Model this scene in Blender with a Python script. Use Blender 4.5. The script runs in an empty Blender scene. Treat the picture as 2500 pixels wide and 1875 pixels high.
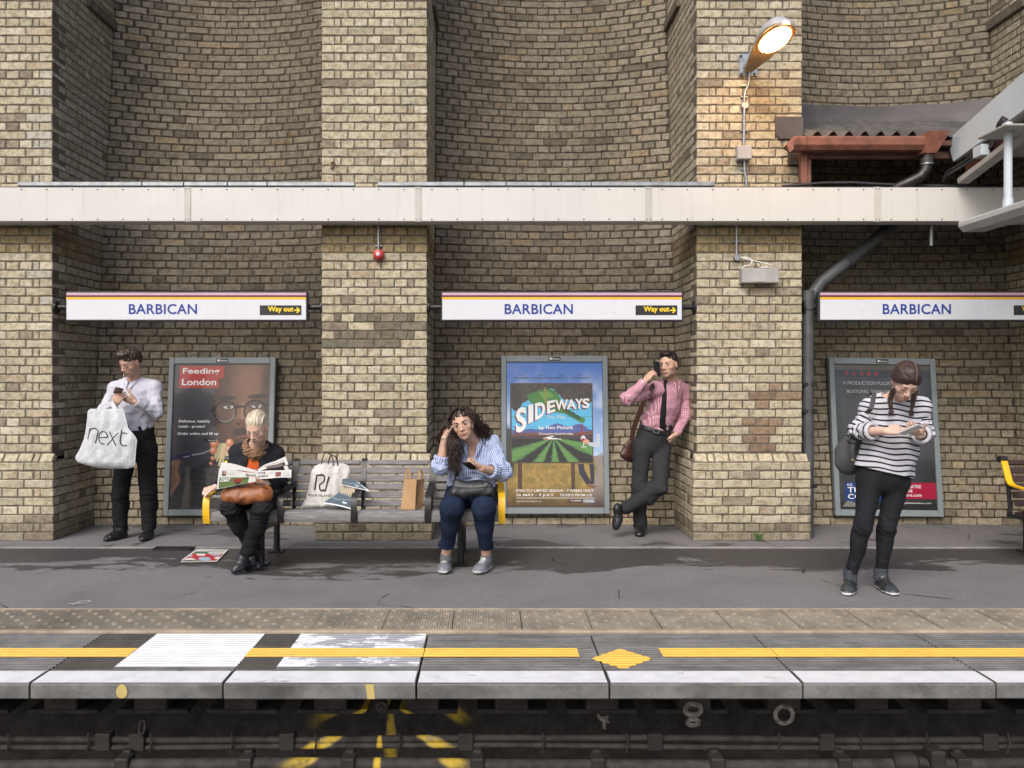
import bpy, bmesh, math, random
import numpy as np
from mathutils import Vector, Matrix, Quaternion
from mathutils.bvhtree import BVHTree
R = math.radians
sc = bpy.context.scene
col = sc.collection
rng = random.Random(11)
nr = np.random.default_rng(11)

# ------------------------------------------------------------------ camera, sky, sun, exposure
F, CH, VX, VY = 2000.0, 1.445, 1195.0, 920.0       # focal length in photo pixels, eye height, vanishing point
cam_d = bpy.data.cameras.new('camera')
cam = bpy.data.objects.new('camera', cam_d); col.objects.link(cam)
cam.location = (0, 0, CH); cam.rotation_euler = (R(90), 0, 0)
cam_d.sensor_width = 36; cam_d.lens = F / 2500 * 36
cam_d.shift_x = (1250 - VX) / 2500; cam_d.shift_y = -(937.5 - VY) / 2500
cam_d.clip_start = 0.05; cam_d.clip_end = 500
sc.camera = cam
SUN_EL, SUN_AZ = 44.0, 203.0                         # degrees; azimuth is the compass bearing of the sun, +Y is 0, +X is 90
world = bpy.data.worlds.new('World'); sc.world = world; world.use_nodes = True
wn = world.node_tree.nodes; wl = world.node_tree.links
sky = wn.new('ShaderNodeTexSky'); sky.sky_type = 'NISHITA'; sky.sun_disc = False
sky.sun_elevation = R(SUN_EL); sky.sun_rotation = R(SUN_AZ)
sky.air_density = 1.0; sky.dust_density = 4.0; sky.ozone_density = 1.0
bg = wn['Background']; bg.inputs[1].default_value = 0.15
wl.new(sky.outputs[0], bg.inputs[0])
sun_d = bpy.data.lights.new('sun', 'SUN'); sun_d.energy = 1.35; sun_d.angle = R(28); sun_d.color = (1.0, 0.975, 0.945)
sun = bpy.data.objects.new('sun', sun_d); col.objects.link(sun)
_sd = Vector((math.sin(R(SUN_AZ)) * math.cos(R(SUN_EL)), math.cos(R(SUN_AZ)) * math.cos(R(SUN_EL)), math.sin(R(SUN_EL))))
sun.rotation_euler = _sd.to_track_quat('Z', 'Y').to_euler()
sun.location = _sd * 30
sc.view_settings.view_transform = 'Standard'; sc.view_settings.look = 'None'
sc.view_settings.exposure = 0.46; sc.view_settings.gamma = 1.0
sc.view_settings.use_curve_mapping = False
try:
    sc.cycles.max_bounces = 5; sc.cycles.diffuse_bounces = 3; sc.cycles.glossy_bounces = 2
except Exception:
    pass

def P(px, py, Y):
    """photo pixel at depth Y -> world point"""
    return Vector(((px - VX) * Y / F, Y, CH - (py - VY) * Y / F))

# ------------------------------------------------------------------ object helpers
def tag(o, label=None, cat=None, group=None, kind=None):
    if label: o['label'] = label
    if cat: o['category'] = cat
    if group: o['group'] = group
    if kind: o['kind'] = kind
    return o

def empty(name, loc=(0, 0, 0), label=None, cat=None, group=None):
    o = bpy.data.objects.new(name, None); col.objects.link(o)
    o.location = loc; o.empty_display_size = 0.1
    return tag(o, label, cat, group)

def link(name, me, parent=None, mats=None):
    """mesh given in world coordinates; the parent's location is undone"""
    o = bpy.data.objects.new(name, me); col.objects.link(o)
    if mats is not None:
        for m in (mats if isinstance(mats, (list, tuple)) else [mats]): me.materials.append(m)
    if parent is not None:
        o.parent = parent
        o.matrix_parent_inverse = parent_world(parent).inverted()
    return o

def parent_world(p):
    m = Matrix.LocRotScale(p.location, p.rotation_euler, p.scale)
    if p.parent is not None:
        m = parent_world(p.parent) @ p.matrix_parent_inverse @ m
    return m

def smooth(me, angle=None):
    me.polygons.foreach_set('use_smooth', [True] * len(me.polygons))
    if angle is not None:
        try: me.set_sharp_from_angle(angle=R(angle))
        except Exception: pass
    me.update()

def frame(d, up=(0, 0, 1)):
    d = Vector(d).normalized(); up = Vector(up)
    if abs(d.dot(up.normalized())) > 0.98: up = Vector((1, 0, 0)) if abs(d.x) < 0.9 else Vector((0, 1, 0))
    a = up.cross(d).normalized(); b = d.cross(a).normalized()
    return a, b, d

class MB:
    def __init__(s): s.v = []; s.f = []; s.m = []; s.col = None
    def add(s, vs, fs, mi=0):
        o = len(s.v); s.v += [tuple(v) for v in vs]
        for f in fs: s.f.append(tuple(i + o for i in f)); s.m.append(mi)
        return s
    def box(s, lo, hi, bev=0.0, mat=None, mi=0):
        """axis box lo..hi, chamfered by bev, optionally moved by mat"""
        lo = Vector(lo); hi = Vector(hi); c = (lo + hi) / 2; h = (hi - lo) / 2
        if bev <= 0:
            vs = [Vector((x * h.x, y * h.y, z * h.z)) + c for x in (-1, 1) for y in (-1, 1) for z in (-1, 1)]
            fs = [(0, 1, 3, 2), (4, 6, 7, 5), (0, 4, 5, 1), (2, 3, 7, 6), (0, 2, 6, 4), (1, 5, 7, 3)]
        else:
            b = min(bev, h.x * .98, h.y * .98, h.z * .98); vs = []; idx = {}
            for x in (-1, 1):
                for y in (-1, 1):
                    for z in (-1, 1):
                        for k in range(3):
                            q = [h.x, h.y, h.z]
                            for j in range(3):
                                if j != k: q[j] -= b
                            idx[(x, y, z, k)] = len(vs)
                            vs.append(Vector((x * q[0], y * q[1], z * q[2])) + c)
            fs = []
            def orient(f):
                a, b_, c_ = vs[f[0]], vs[f[1]], vs[f[2]]
                n = (b_ - a).cross(c_ - a)
                ctr = sum((vs[i] for i in f), Vector()) / len(f) - c
                return f if n.dot(ctr) >= 0 else tuple(reversed(f))
            for k in range(3):
                o = [j for j in range(3) if j != k]
                for sgn in (-1, 1):
                    f = []
                    for (p, q) in ((-1, -1), (1, -1), (1, 1), (-1, 1)):
                        t = [0, 0, 0]; t[k] = sgn; t[o[0]] = p; t[o[1]] = q
                        f.append(idx[(t[0], t[1], t[2], k)])
                    fs.append(orient(tuple(f)))
                for p in (-1, 1):
                    for q in (-1, 1):
                        t0 = [0, 0, 0]; t0[o[0]] = p; t0[o[1]] = q; t1 = list(t0); t0[k] = -1; t1[k] = 1
                        f = (idx[tuple(t0) + (o[0],)], idx[tuple(t1) + (o[0],)], idx[tuple(t1) + (o[1],)], idx[tuple(t0) + (o[1],)])
                        fs.append(orient(f))
            for x in (-1, 1):
                for y in (-1, 1):
                    for z in (-1, 1):
                        fs.append(orient(tuple(idx[(x, y, z, k)] for k in range(3))))
        if mat is not None: vs = [mat @ v for v in vs]
        return s.add(vs, fs, mi)
    def bar(s, a, b, w, t, up=(0, 0, 1), bev=0.0, mi=0):
        """box from a to b, w wide (sideways) and t thick (along up)"""
        a = Vector(a); b = Vector(b); x, y, z = frame(b - a, up); L = (b - a).length
        m = Matrix((x, y, z)).transposed().to_4x4(); m.translation = (a + b) / 2
        return s.box((-w / 2, -t / 2, -L / 2), (w / 2, t / 2, L / 2), bev, m, mi)
    def tube(s, pts, r, n=10, caps=True, mi=0, flat=1.0, up=(0, 0, 1), close=False):
        """tube along pts; r a number or one per point; flat squashes along up"""
        pts = [Vector(p) for p in pts]; k = len(pts)
        rs = r if isinstance(r, (list, tuple)) else [r] * k
        vs = []; pa = None
        for i, p in enumerate(pts):
            if close: d = pts[(i + 1) % k] - pts[i - 1]
            else: d = pts[min(i + 1, k - 1)] - pts[max(i - 1, 0)]
            if d.length < 1e-9: d = Vector((0, 0, 1))
            d.normalize()
            if pa is None: a, b, _ = frame(d, up)
            else:
                a = (pa - d * pa.dot(d))
                a = a.normalized() if a.length > 1e-6 else frame(d, up)[0]
                b = d.cross(a)
            pa = a
            for j in range(n):
                t = 2 * math.pi * j / n
                vs.append(p + (a * math.cos(t) + b * math.sin(t) * flat) * rs[i])
        fs = []
        for i in range(k if close else k - 1):
            i2 = (i + 1) % k
            for j in range(n):
                fs.append((i * n + j, i * n + (j + 1) % n, i2 * n + (j + 1) % n, i2 * n + j))
        if caps and not close:
            fs.append(tuple(reversed(range(n)))); fs.append(tuple((k - 1) * n + j for j in range(n)))
        return s.add(vs, fs, mi)
    def lathe(s, prof, n=20, mat=None, mi=0):
        """prof: (radius, z) pairs about local z"""
        vs = []; k = len(prof)
        for (r, z) in prof:
            for j in range(n):
                t = 2 * math.pi * j / n; vs.append(Vector((r * math.cos(t), r * math.sin(t), z)))
        fs = [(i * n + j, i * n + (j + 1) % n, (i + 1) * n + (j + 1) % n, (i + 1) * n + j) for i in range(k - 1) for j in range(n)]
        fs.append(tuple(reversed(range(n)))); fs.append(tuple((k - 1) * n + j for j in range(n)))
        if mat is not None: vs = [mat @ v for v in vs]
        return s.add(vs, fs, mi)
    def prism(s, poly, lo, hi, mat=None, mi=0):
        """polygon (list of 2D) in local xy, from z=lo to z=hi"""
        n = len(poly)
        vs = [Vector((x, y, lo)) for x, y in poly] + [Vector((x, y, hi)) for x, y in poly]
        fs = [tuple(reversed(range(n))), tuple(range(n, 2 * n))] + [(i, (i + 1) % n, n + (i + 1) % n, n + i) for i in range(n)]
        if mat is not None: vs = [mat @ v for v in vs]
        return s.add(vs, fs, mi)
    def mesh(s, name):
        me = bpy.data.meshes.new(name); me.from_pydata(s.v, [], s.f)
        me.polygons.foreach_set('material_index', s.m); me.update()
        return me
    def build(s, name, mats, parent=None, sm=None):
        me = s.mesh(name)
        if sm is not None: smooth(me, sm)
        return link(name, me, parent, mats)

def grid_mesh(name, pts, nu, nv, colors=None):
    """pts (nu*nv,3) laid out [v][u] -> quads"""
    me = bpy.data.meshes.new(name)
    i = np.arange((nv - 1) * (nu - 1)); r = i // (nu - 1); c = i % (nu - 1); a = r * nu + c
    q = np.stack([a, a + 1, a + nu + 1, a + nu], 1).astype(np.int32)
    np_mesh(me, np.asarray(pts, np.float32), q)
    if colors is not None: set_col(me, 'tone', colors)
    return me

def np_mesh(me, v, q):
    """q: (n,3) or (n,4) index array"""
    k = q.shape[1]
    me.vertices.add(len(v)); me.vertices.foreach_set('co', np.asarray(v, np.float32).ravel())
    me.loops.add(q.size); me.loops.foreach_set('vertex_index', q.astype(np.int32).ravel())
    me.polygons.add(len(q)); me.polygons.foreach_set('loop_start', np.arange(0, q.size, k, dtype=np.int32))
    try: me.polygons.foreach_set('loop_total', np.full(len(q), k, np.int32))
    except Exception: pass
    me.update(calc_edges=True)

def set_col(me, name, c):
    """per-vertex colour attribute (n,3) linear"""
    a = me.attributes.new(name, 'FLOAT_COLOR', 'POINT')
    c = np.asarray(c, np.float32); c = np.concatenate([c[:, :3], np.ones((len(c), 1), np.float32)], 1)
    a.data.foreach_set('color', c.ravel())

def srgb(r, g, b):
    f = lambda c: (c / 255 / 12.92) if c / 255 <= 0.04045 else ((c / 255 + 0.055) / 1.055) ** 2.4
    return (f(r), f(g), f(b))

# ------------------------------------------------------------------ material helpers
class NT:
    def __init__(s, name):
        s.m = bpy.data.materials.new(name); s.m.use_nodes = True
        s.t = s.m.node_tree; s.n = s.t.nodes; s.l = s.t.links
        s.b = s.n['Principled BSDF']
    def put(s, sock, v):
        if v is None: return
        if hasattr(v, 'is_linked') or isinstance(v, bpy.types.NodeSocket): s.l.new(v, sock)
        else:
            if isinstance(v, (tuple, list)) and len(v) == 3 and len(getattr(sock, 'default_value', (0, 0, 0))) == 4: v = (*v, 1)
            sock.default_value = v
    def node(s, t, **k):
        n = s.n.new(t)
        for a, b in k.items(): setattr(n, a, b)
        return n
    def pos(s, scale=(1, 1, 1), loc=(0, 0, 0), kind='pos', rot=(0, 0, 0)):
        if kind == 'pos': o = s.node('ShaderNodeNewGeometry').outputs['Position']
        else: o = s.node('ShaderNodeTexCoord').outputs['Object']
        mp = s.node('ShaderNodeMapping'); s.l.new(o, mp.inputs[0])
        mp.inputs['Scale'].default_value = scale; mp.inputs['Location'].default_value = loc; mp.inputs['Rotation'].default_value = rot
        return mp.outputs[0]
    def noise(s, scale, detail=3, vec=None, rough=0.55, dist=0.0):
        n = s.node('ShaderNodeTexNoise'); n.inputs['Scale'].default_value = scale
        n.inputs['Detail'].default_value = detail; n.inputs['Roughness'].default_value = rough; n.inputs['Distortion'].default_value = dist
        s.l.new(vec if vec is not None else s.pos(), n.inputs['Vector'])
        return n.outputs['Fac']
    def vor(s, scale, vec=None, feature='F1'):
        n = s.node('ShaderNodeTexVoronoi'); n.inputs['Scale'].default_value = scale; n.feature = feature
        s.l.new(vec if vec is not None else s.pos(), n.inputs['Vector'])
        return n.outputs['Distance']
    def ramp(s, fac, a, b, lo=0.0, hi=1.0):
        n = s.node('ShaderNodeMapRange'); n.interpolation_type = 'SMOOTHSTEP'
        s.put(n.inputs[0], fac); n.inputs[1].default_value = a; n.inputs[2].default_value = b
        n.inputs[3].default_value = lo; n.inputs[4].default_value = hi
        return n.outputs[0]
    def mix(s, fac, a, b, mode='MIX'):
        n = s.node('ShaderNodeMix', data_type='RGBA', blend_type=mode)
        s.put(n.inputs[0], fac); s.put(n.inputs[6], a); s.put(n.inputs[7], b)
        return n.outputs[2]
    def math(s, op, a, b=None):
        n = s.node('ShaderNodeMath', operation=op); s.put(n.inputs[0], a)
        if b is not None: s.put(n.inputs[1], b)
        return n.outputs[0]
    def xyz(s, vec=None):
        n = s.node('ShaderNodeSeparateXYZ'); s.l.new(vec if vec is not None else s.pos(), n.inputs[0]); return n.outputs
    def attr(s, name):
        n = s.node('ShaderNodeAttribute'); n.attribute_name = name; return n.outputs
    def bump(s, h, strength=0.3, dist=0.01):
        n = s.node('ShaderNodeBump'); s.put(n.inputs['Height'], h)
        n.inputs['Strength'].default_value = strength; n.inputs['Distance'].default_value = dist
        s.l.new(n.outputs[0], s.b.inputs['Normal'])
    def out(s, c=None, rough=0.6, metal=0.0, spec=None, **k):
        s.put(s.b.inputs['Base Color'], c); s.put(s.b.inputs['Roughness'], rough); s.put(s.b.inputs['Metallic'], metal)
        if spec is not None: s.b.inputs['Specular IOR Level'].default_value = spec
        for a, b in k.items(): s.put(s.b.inputs[a], b)
        return s.m

def simple(name, c, rough=0.6, metal=0.0, var=0.12, vscale=6, bump=0.0, bscale=80, spec=None, dirt=0.0, kind='pos', **k):
    """plain surface with mottling, fine relief and some dirt"""
    t = NT(name); p = t.pos(kind=kind)
    c2 = tuple(x * (1 - 2 * var) for x in c)
    cc = t.mix(t.ramp(t.noise(vscale, 4, p), .3, .7), c, c2)
    if dirt: cc = t.mix(t.math('MULTIPLY', t.ramp(t.noise(vscale * 2.3, 6, p, .7), .5, .75), dirt), cc, (.05, .045, .04))
    if bump: t.bump(t.noise(bscale, 3, p), bump, .004)
    rr = t.ramp(t.noise(vscale * 1.7, 3, p), 0.2, 0.8, max(0, rough - .08), min(1, rough + .08))
    return t.out(cc, rr, metal, spec, **k)

# ================================================================== SETTING: brick walls
def brick_material(name):
    t = NT(name); p = t.pos()
    tone = t.mix(1.0, t.attr('tone')[0], t.node('ShaderNodeObjectInfo').outputs['Color'], 'MULTIPLY')
    mot = t.noise(22, 3, p, .65)
    c = t.mix(t.ramp(mot, .38, .70), tone, t.mix(1.0, tone, (.63, .59, .545), 'MULTIPLY'))
    fine = t.noise(150, 2, p, .7)
    c = t.mix(t.ramp(fine, .5, .78, 0, .55), c, t.mix(1.0, tone, (1.3, 1.27, 1.2), 'MULTIPLY'))
    pits = t.ramp(t.noise(95, 1, p), .3, .36, 1, 0)
    c = t.mix(t.math('MULTIPLY', pits, .6), c, (.05, .042, .034))
    soot = t.math('MAXIMUM', t.ramp(t.noise(3.1, 4, p, .75), .54, .78, 0, .6), t.ramp(t.noise(1.0, 4, t.pos((7, 7, .55)), .7), .56, .76, 0, .55))
    c = t.mix(soot, c, t.mix(1.0, tone, (.33, .31, .3), 'MULTIPLY'))
    lime = t.ramp(t.noise(7, 4, p, .85), .68, .76)
    c = t.mix(t.math('MULTIPLY', lime, .6), c, (.62, .6, .56))
    t.bump(t.noise(48, 4, p, .8), .8, .008)
    return t.out(c, .88, spec=.25)
MAT_BRICK = brick_material('stock_brick')
def mortar_material(name, c, soot):
    t = NT(name); p = t.pos()
    cc = t.mix(t.ramp(t.noise(14, 6, p, .7), .3, .7), c, tuple(x * .62 for x in c))
    cc = t.mix(t.ramp(t.noise(2.2, 5, p, .7), .45, .75, 0, soot), cc, (.045, .038, .032))
    t.bump(t.noise(70, 3, p, .75), .9, .008)
    return t.out(cc, .95, spec=.15)
MAT_MORTAR_PIER = mortar_material('pier_mortar', (.185, .16, .125), .5)
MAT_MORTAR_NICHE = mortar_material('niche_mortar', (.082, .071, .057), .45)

CO = 0.0772                                            # course height
BH = 0.0655                                            # brick face height
def brick_mesh(L, H, depth, seed):
    """rough-edged brick face in local x (length), z (height), y = outward normal, with its sides"""
    q = random.Random(seed); j = lambda a: q.uniform(-a, a)
    xs = [-L / 2, -L / 6, L / 6, L / 2]
    e = .0034
    bot = [(x + j(e), -H / 2 + j(e)) for x in xs]; top = [(x + j(e), H / 2 + j(e)) for x in xs]
    ring = bot + top[::-1]
    bev = .0055
    inn = []
    for k, (x, z) in enumerate(ring):
        ix = x * (1 - 2 * bev / L) if abs(x) > L * .4 else x
        inn.append((ix, z * (1 - 2 * (bev + j(.0015)) / H)))
    v = [(x, -.005 + j(.0015), z) for x, z in ring] + [(x, .0 + j(.0022), z) for x, z in inn] + [(x, -depth, z) for x, z in ring]
    n = 8; f = []
    for k in range(n):
        k2 = (k + 1) % n
        f.append((k, k2, n + k2, n + k)); f.append((2 * n + k, 2 * n + k2, k2, k))
    f += [(8, 9, 14, 15), (9, 10, 13, 14), (10, 11, 12, 13)]
    return np.array(v, np.float32), f
def mesh_from(v, f, name):
    me = bpy.data.meshes.new(name); me.from_pydata([tuple(map(float, a)) for a in v], [], f)
    set_col(me, 'tone', np.ones((len(v), 3))); me.materials.append(MAT_BRICK); me.update(); return me
_bank = {}
def bank(kind, L, depth):
    k = (kind, round(L, 4), round(depth, 3))
    if k not in _bank:
        items = []
        for s in range(7):
            v, f = brick_mesh(L, BH, depth, hash(k[1:]) % 1000 + s * 17)
            items.append([v, f, None])
        _bank[k] = items
    return _bank[k]

class Wall:
    """a brick thing: collects bricks, links the largest 300 in view as parts, joins the rest"""
    def __init__(s, name, loc, label, mortar):
        s.root = empty(name, loc, label, 'brick wall', 'brick piers of the retaining wall' if name == 'brick_pier' else 'niche walls between the piers'); s.items = []; s.mortar = mortar; s.bed = MB()
    def brick(s, pos, t, n, L, depth, tone, hide=False, zs=1.0):
        t = Vector(t).normalized(); n = Vector(n).normalized(); u = t.cross(n); u = -u if u.z < 0 else u
        m = Matrix((t, n, u)).transposed().to_4x4(); m.translation = pos
        if zs != 1.0: m = m @ Matrix.Diagonal((1, 1, zs, 1))
        s.items.append((m, L, depth, tone, hide))
    def finish(s, most=300):
        sc_ = []
        for i, (m, L, d, tone, hide) in enumerate(s.items):
            p = m.translation; px = VX + p.x * F / p.y; py = VY - (p.z - CH) * F / p.y
            vis = -10 < px < 2510 and 0 < py < 1400 and not hide and not covered(px, py)
            n = m.col[1].xyz.normalized(); vd = (Vector((0, 0, CH)) - p).normalized()
            sc_.append((L * max(0, n.dot(vd)) / p.y if vis else 0, i))
        sc_.sort(reverse=True)
        keep = {i for (a, i) in sc_[:most] if a > 0}
        V = []; Fs = []; C = []; o = 0
        for i, (m, L, d, tone, hide) in enumerate(s.items):
            b = bank('b', L, d)[rng.randrange(7)]
            if i in keep:
                if b[2] is None: b[2] = mesh_from(b[0], b[1], 'brick')
                ob = bpy.data.objects.new('brick', b[2]); col.objects.link(ob)
                ob.parent = s.root; ob.matrix_parent_inverse = parent_world(s.root).inverted()
                ob.matrix_world = m; ob.matrix_basis = m; ob.color = (*tone, 1)
            else:
                a = np.array(m); v = b[0] @ a[:3, :3].T + a[:3, 3]
                V.append(v); Fs += [tuple(x + o for x in f) for f in b[1]]; C.append(np.tile(tone, (len(v), 1))); o += len(v)
        if V:
            me = bpy.data.meshes.new('brickwork'); me.from_pydata(np.concatenate(V).tolist(), [], Fs)
            set_col(me, 'tone', np.concatenate(C)); me.update()
            tag(link('brickwork', me, s.root, MAT_BRICK), kind='stuff')
        if s.bed.v: s.bed.build('mortar_bed', s.mortar, s.root)

def covered(px, py):
    if 455 < py < 545: return True
    for (a, b, c, d) in ((154, 712, 747, 788), (1076, 711, 1668, 785), (1995, 711, 2600, 788), (400, 873, 675, 1258), (1222, 859, 1487, 1248), (2030, 870, 2290, 1252)):
        if a < px < c and b < py < d: return True
    return False

PIER_X = [-4.356, -1.023, 2.310, 5.643]; PW = 0.94; PY = 7.28
PLY, PLW, PLZ = 7.205, 1.04, 0.70
def pier_tone(x, z, side=False):
    r = rng.random()
    c = np.array((.465, .415, .305)) * rng.uniform(.88, 1.12)
    if r < .10: c = np.array((.44, .375, .27)) * rng.uniform(.85, 1.1)
    elif r < .16: c = np.array((.33, .28, .21)) * rng.uniform(.7, 1.0)
    elif r < .26: c = np.array((.53, .485, .375)) * rng.uniform(.9, 1.08)
    elif r < .34: c = np.array((.42, .39, .28)) * rng.uniform(.9, 1.05)
    if abs(x + 1.02) < .36 and 1.72 < z < 1.98 and rng.random() < .62: c *= .4                 # blackened patch on the middle pier
    if abs(x - 2.45) < .25 and .75 < z < 1.5 and rng.random() < .3: c = np.array((.34, .25, .17)) * rng.uniform(.6, 1)
    if abs(x + 3.95) < .12 and (2.1 < z < 4.2) and rng.random() < .5: c = np.array((.50, .475, .40)) * rng.uniform(.85, 1.1)
    if 2.55 < z < 2.80: c *= np.array((.72, .64, .5))                                            # shadow under the fascia put into the brick tone
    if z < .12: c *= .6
    return c
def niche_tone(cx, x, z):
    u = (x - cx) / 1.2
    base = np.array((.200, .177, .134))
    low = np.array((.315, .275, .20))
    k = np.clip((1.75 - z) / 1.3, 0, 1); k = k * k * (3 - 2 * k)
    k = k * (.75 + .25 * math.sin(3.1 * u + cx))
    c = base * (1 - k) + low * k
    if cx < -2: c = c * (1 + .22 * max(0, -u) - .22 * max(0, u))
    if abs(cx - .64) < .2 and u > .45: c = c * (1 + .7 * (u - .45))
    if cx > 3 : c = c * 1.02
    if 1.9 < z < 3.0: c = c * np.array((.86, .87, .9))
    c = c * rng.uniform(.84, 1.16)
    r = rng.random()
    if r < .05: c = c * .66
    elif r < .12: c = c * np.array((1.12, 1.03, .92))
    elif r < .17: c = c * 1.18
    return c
def niche_y(cx, x, z):
    u = (x - cx) / 1.1965
    return 7.93 + .105 * z + (.055 + .046 * z) * (1 - min(1.0, u * u))
NCX = [(PIER_X[i] + PIER_X[i + 1]) / 2 for i in range(3)]
ZT_P, ZT_N = 5.25, 5.75

PIER_LABEL = ['pale brick pier at the left edge beside the man with the white carrier bag',
              'pale brick pier with a red alarm sounder, behind the middle of the bench',
              'pale brick pier carrying the lit street lamp, beside the leaning man',
              'brick pier at the right edge, half hidden by the sloping canopy']
for pi, cx in enumerate(PIER_X):
    W = Wall('brick_pier', (cx, PLY, 0), PIER_LABEL[pi], MAT_MORTAR_PIER)
    x0, x1 = cx - PW / 2, cx + PW / 2
    W.bed.box((x0 + .0025, PY + .008, PLZ + .03), (x1 - .0025, 9.4, 7.0))
    W.bed.box((cx - PLW / 2 + .008, PLY + .008, -.02), (cx + PLW / 2 - .008, 9.0, PLZ))
    n = int(ZT_P / CO) + 1
    for r in range(n):
        z = (r + .5) * CO
        pl = z < PLZ - .01
        ch = PLZ - .01 <= z < PLZ + .06
        hw = PLW / 2 if pl else PW / 2; fy = PLY if pl else PY
        if ch: hw, fy = PLW / 2 - .02, PLY + .03
        stretch = r % 2 == 0
        L0 = .2375 if stretch else .11875
        k = round(2 * hw / L0); L = 2 * hw / k - .0105
        depth = .108 if stretch else .222
        # front face
        closers = not stretch
        xs = []
        if stretch: xs = [(-hw + (i + .5) * 2 * hw / k, L) for i in range(k)]
        else:
            hL = .108; qL = .05
            xs = [(-hw + hL / 2 + .002, hL), (-hw + hL + .0105 + qL / 2, qL)]
            a = -hw + hL + qL + .0175; b = -a; m = 5; w = (b - a) / m
            xs += [(a + (i + .5) * w, w - .0105) for i in range(m)]
            xs += [(-q, l) for q, l in xs[:2]]
        for (xx, l) in xs:
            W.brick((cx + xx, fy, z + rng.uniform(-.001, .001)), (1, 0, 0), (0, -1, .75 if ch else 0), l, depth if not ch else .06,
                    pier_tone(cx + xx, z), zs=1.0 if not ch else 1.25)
        # side faces, from the front corner back to the niche
        for sx in ((1,) if pi == 0 else (-1,) if pi == 3 else (-1, 1)):
            ncx = NCX[pi] if sx > 0 else NCX[pi - 1]
            yend = niche_y(ncx, cx + sx * hw, z) + .02
            y = fy + depth + .011
            vis_side = not (pi == 1 and sx < 0) and not (pi == 2 and sx > 0)
            first = True
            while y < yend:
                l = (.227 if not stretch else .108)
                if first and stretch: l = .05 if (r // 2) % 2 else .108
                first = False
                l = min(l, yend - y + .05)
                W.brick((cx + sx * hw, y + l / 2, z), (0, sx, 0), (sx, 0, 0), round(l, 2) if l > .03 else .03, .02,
                        pier_tone(cx + sx * hw, z) * (.9 if pi else .78), hide=not vis_side)  # side bricks toned down, left pier most: shaded sides put into the colour
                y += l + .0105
    # string course low-projecting along the side near the top
    for sx in (-1, 1):
        W.bed.box((cx + sx * (PW / 2 + .001) - .035, PY + .62, 5.02), (cx + sx * (PW / 2 + .001) + .035, 9.2, 5.12), .006)
    W.finish()

NICHE_LABEL = ['curved brick niche wall behind the man with the white carrier bag',
               'curved brick niche wall behind the leaning man on the phone',
               'dark curved brick niche wall behind the woman in the striped top']
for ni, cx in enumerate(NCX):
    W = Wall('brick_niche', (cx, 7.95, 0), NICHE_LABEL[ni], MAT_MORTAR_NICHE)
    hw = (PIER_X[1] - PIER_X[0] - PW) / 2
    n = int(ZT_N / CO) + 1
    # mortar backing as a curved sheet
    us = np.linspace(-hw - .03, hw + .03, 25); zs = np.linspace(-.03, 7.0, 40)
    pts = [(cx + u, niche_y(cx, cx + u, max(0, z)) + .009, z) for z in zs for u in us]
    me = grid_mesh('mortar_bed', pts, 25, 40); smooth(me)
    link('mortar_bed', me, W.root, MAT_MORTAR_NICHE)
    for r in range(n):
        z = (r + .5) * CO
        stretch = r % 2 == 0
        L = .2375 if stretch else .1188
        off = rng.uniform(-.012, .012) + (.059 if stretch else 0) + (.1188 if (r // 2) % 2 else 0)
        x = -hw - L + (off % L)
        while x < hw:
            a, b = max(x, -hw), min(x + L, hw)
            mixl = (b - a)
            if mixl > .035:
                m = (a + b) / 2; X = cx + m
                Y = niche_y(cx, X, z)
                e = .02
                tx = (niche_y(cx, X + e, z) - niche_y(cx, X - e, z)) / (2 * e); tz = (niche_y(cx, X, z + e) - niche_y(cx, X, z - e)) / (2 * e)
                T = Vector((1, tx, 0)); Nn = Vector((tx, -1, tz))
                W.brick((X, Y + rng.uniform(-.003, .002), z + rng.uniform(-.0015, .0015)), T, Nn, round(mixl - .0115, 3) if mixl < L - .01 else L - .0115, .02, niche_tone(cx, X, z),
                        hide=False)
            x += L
    W.finish()

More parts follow.
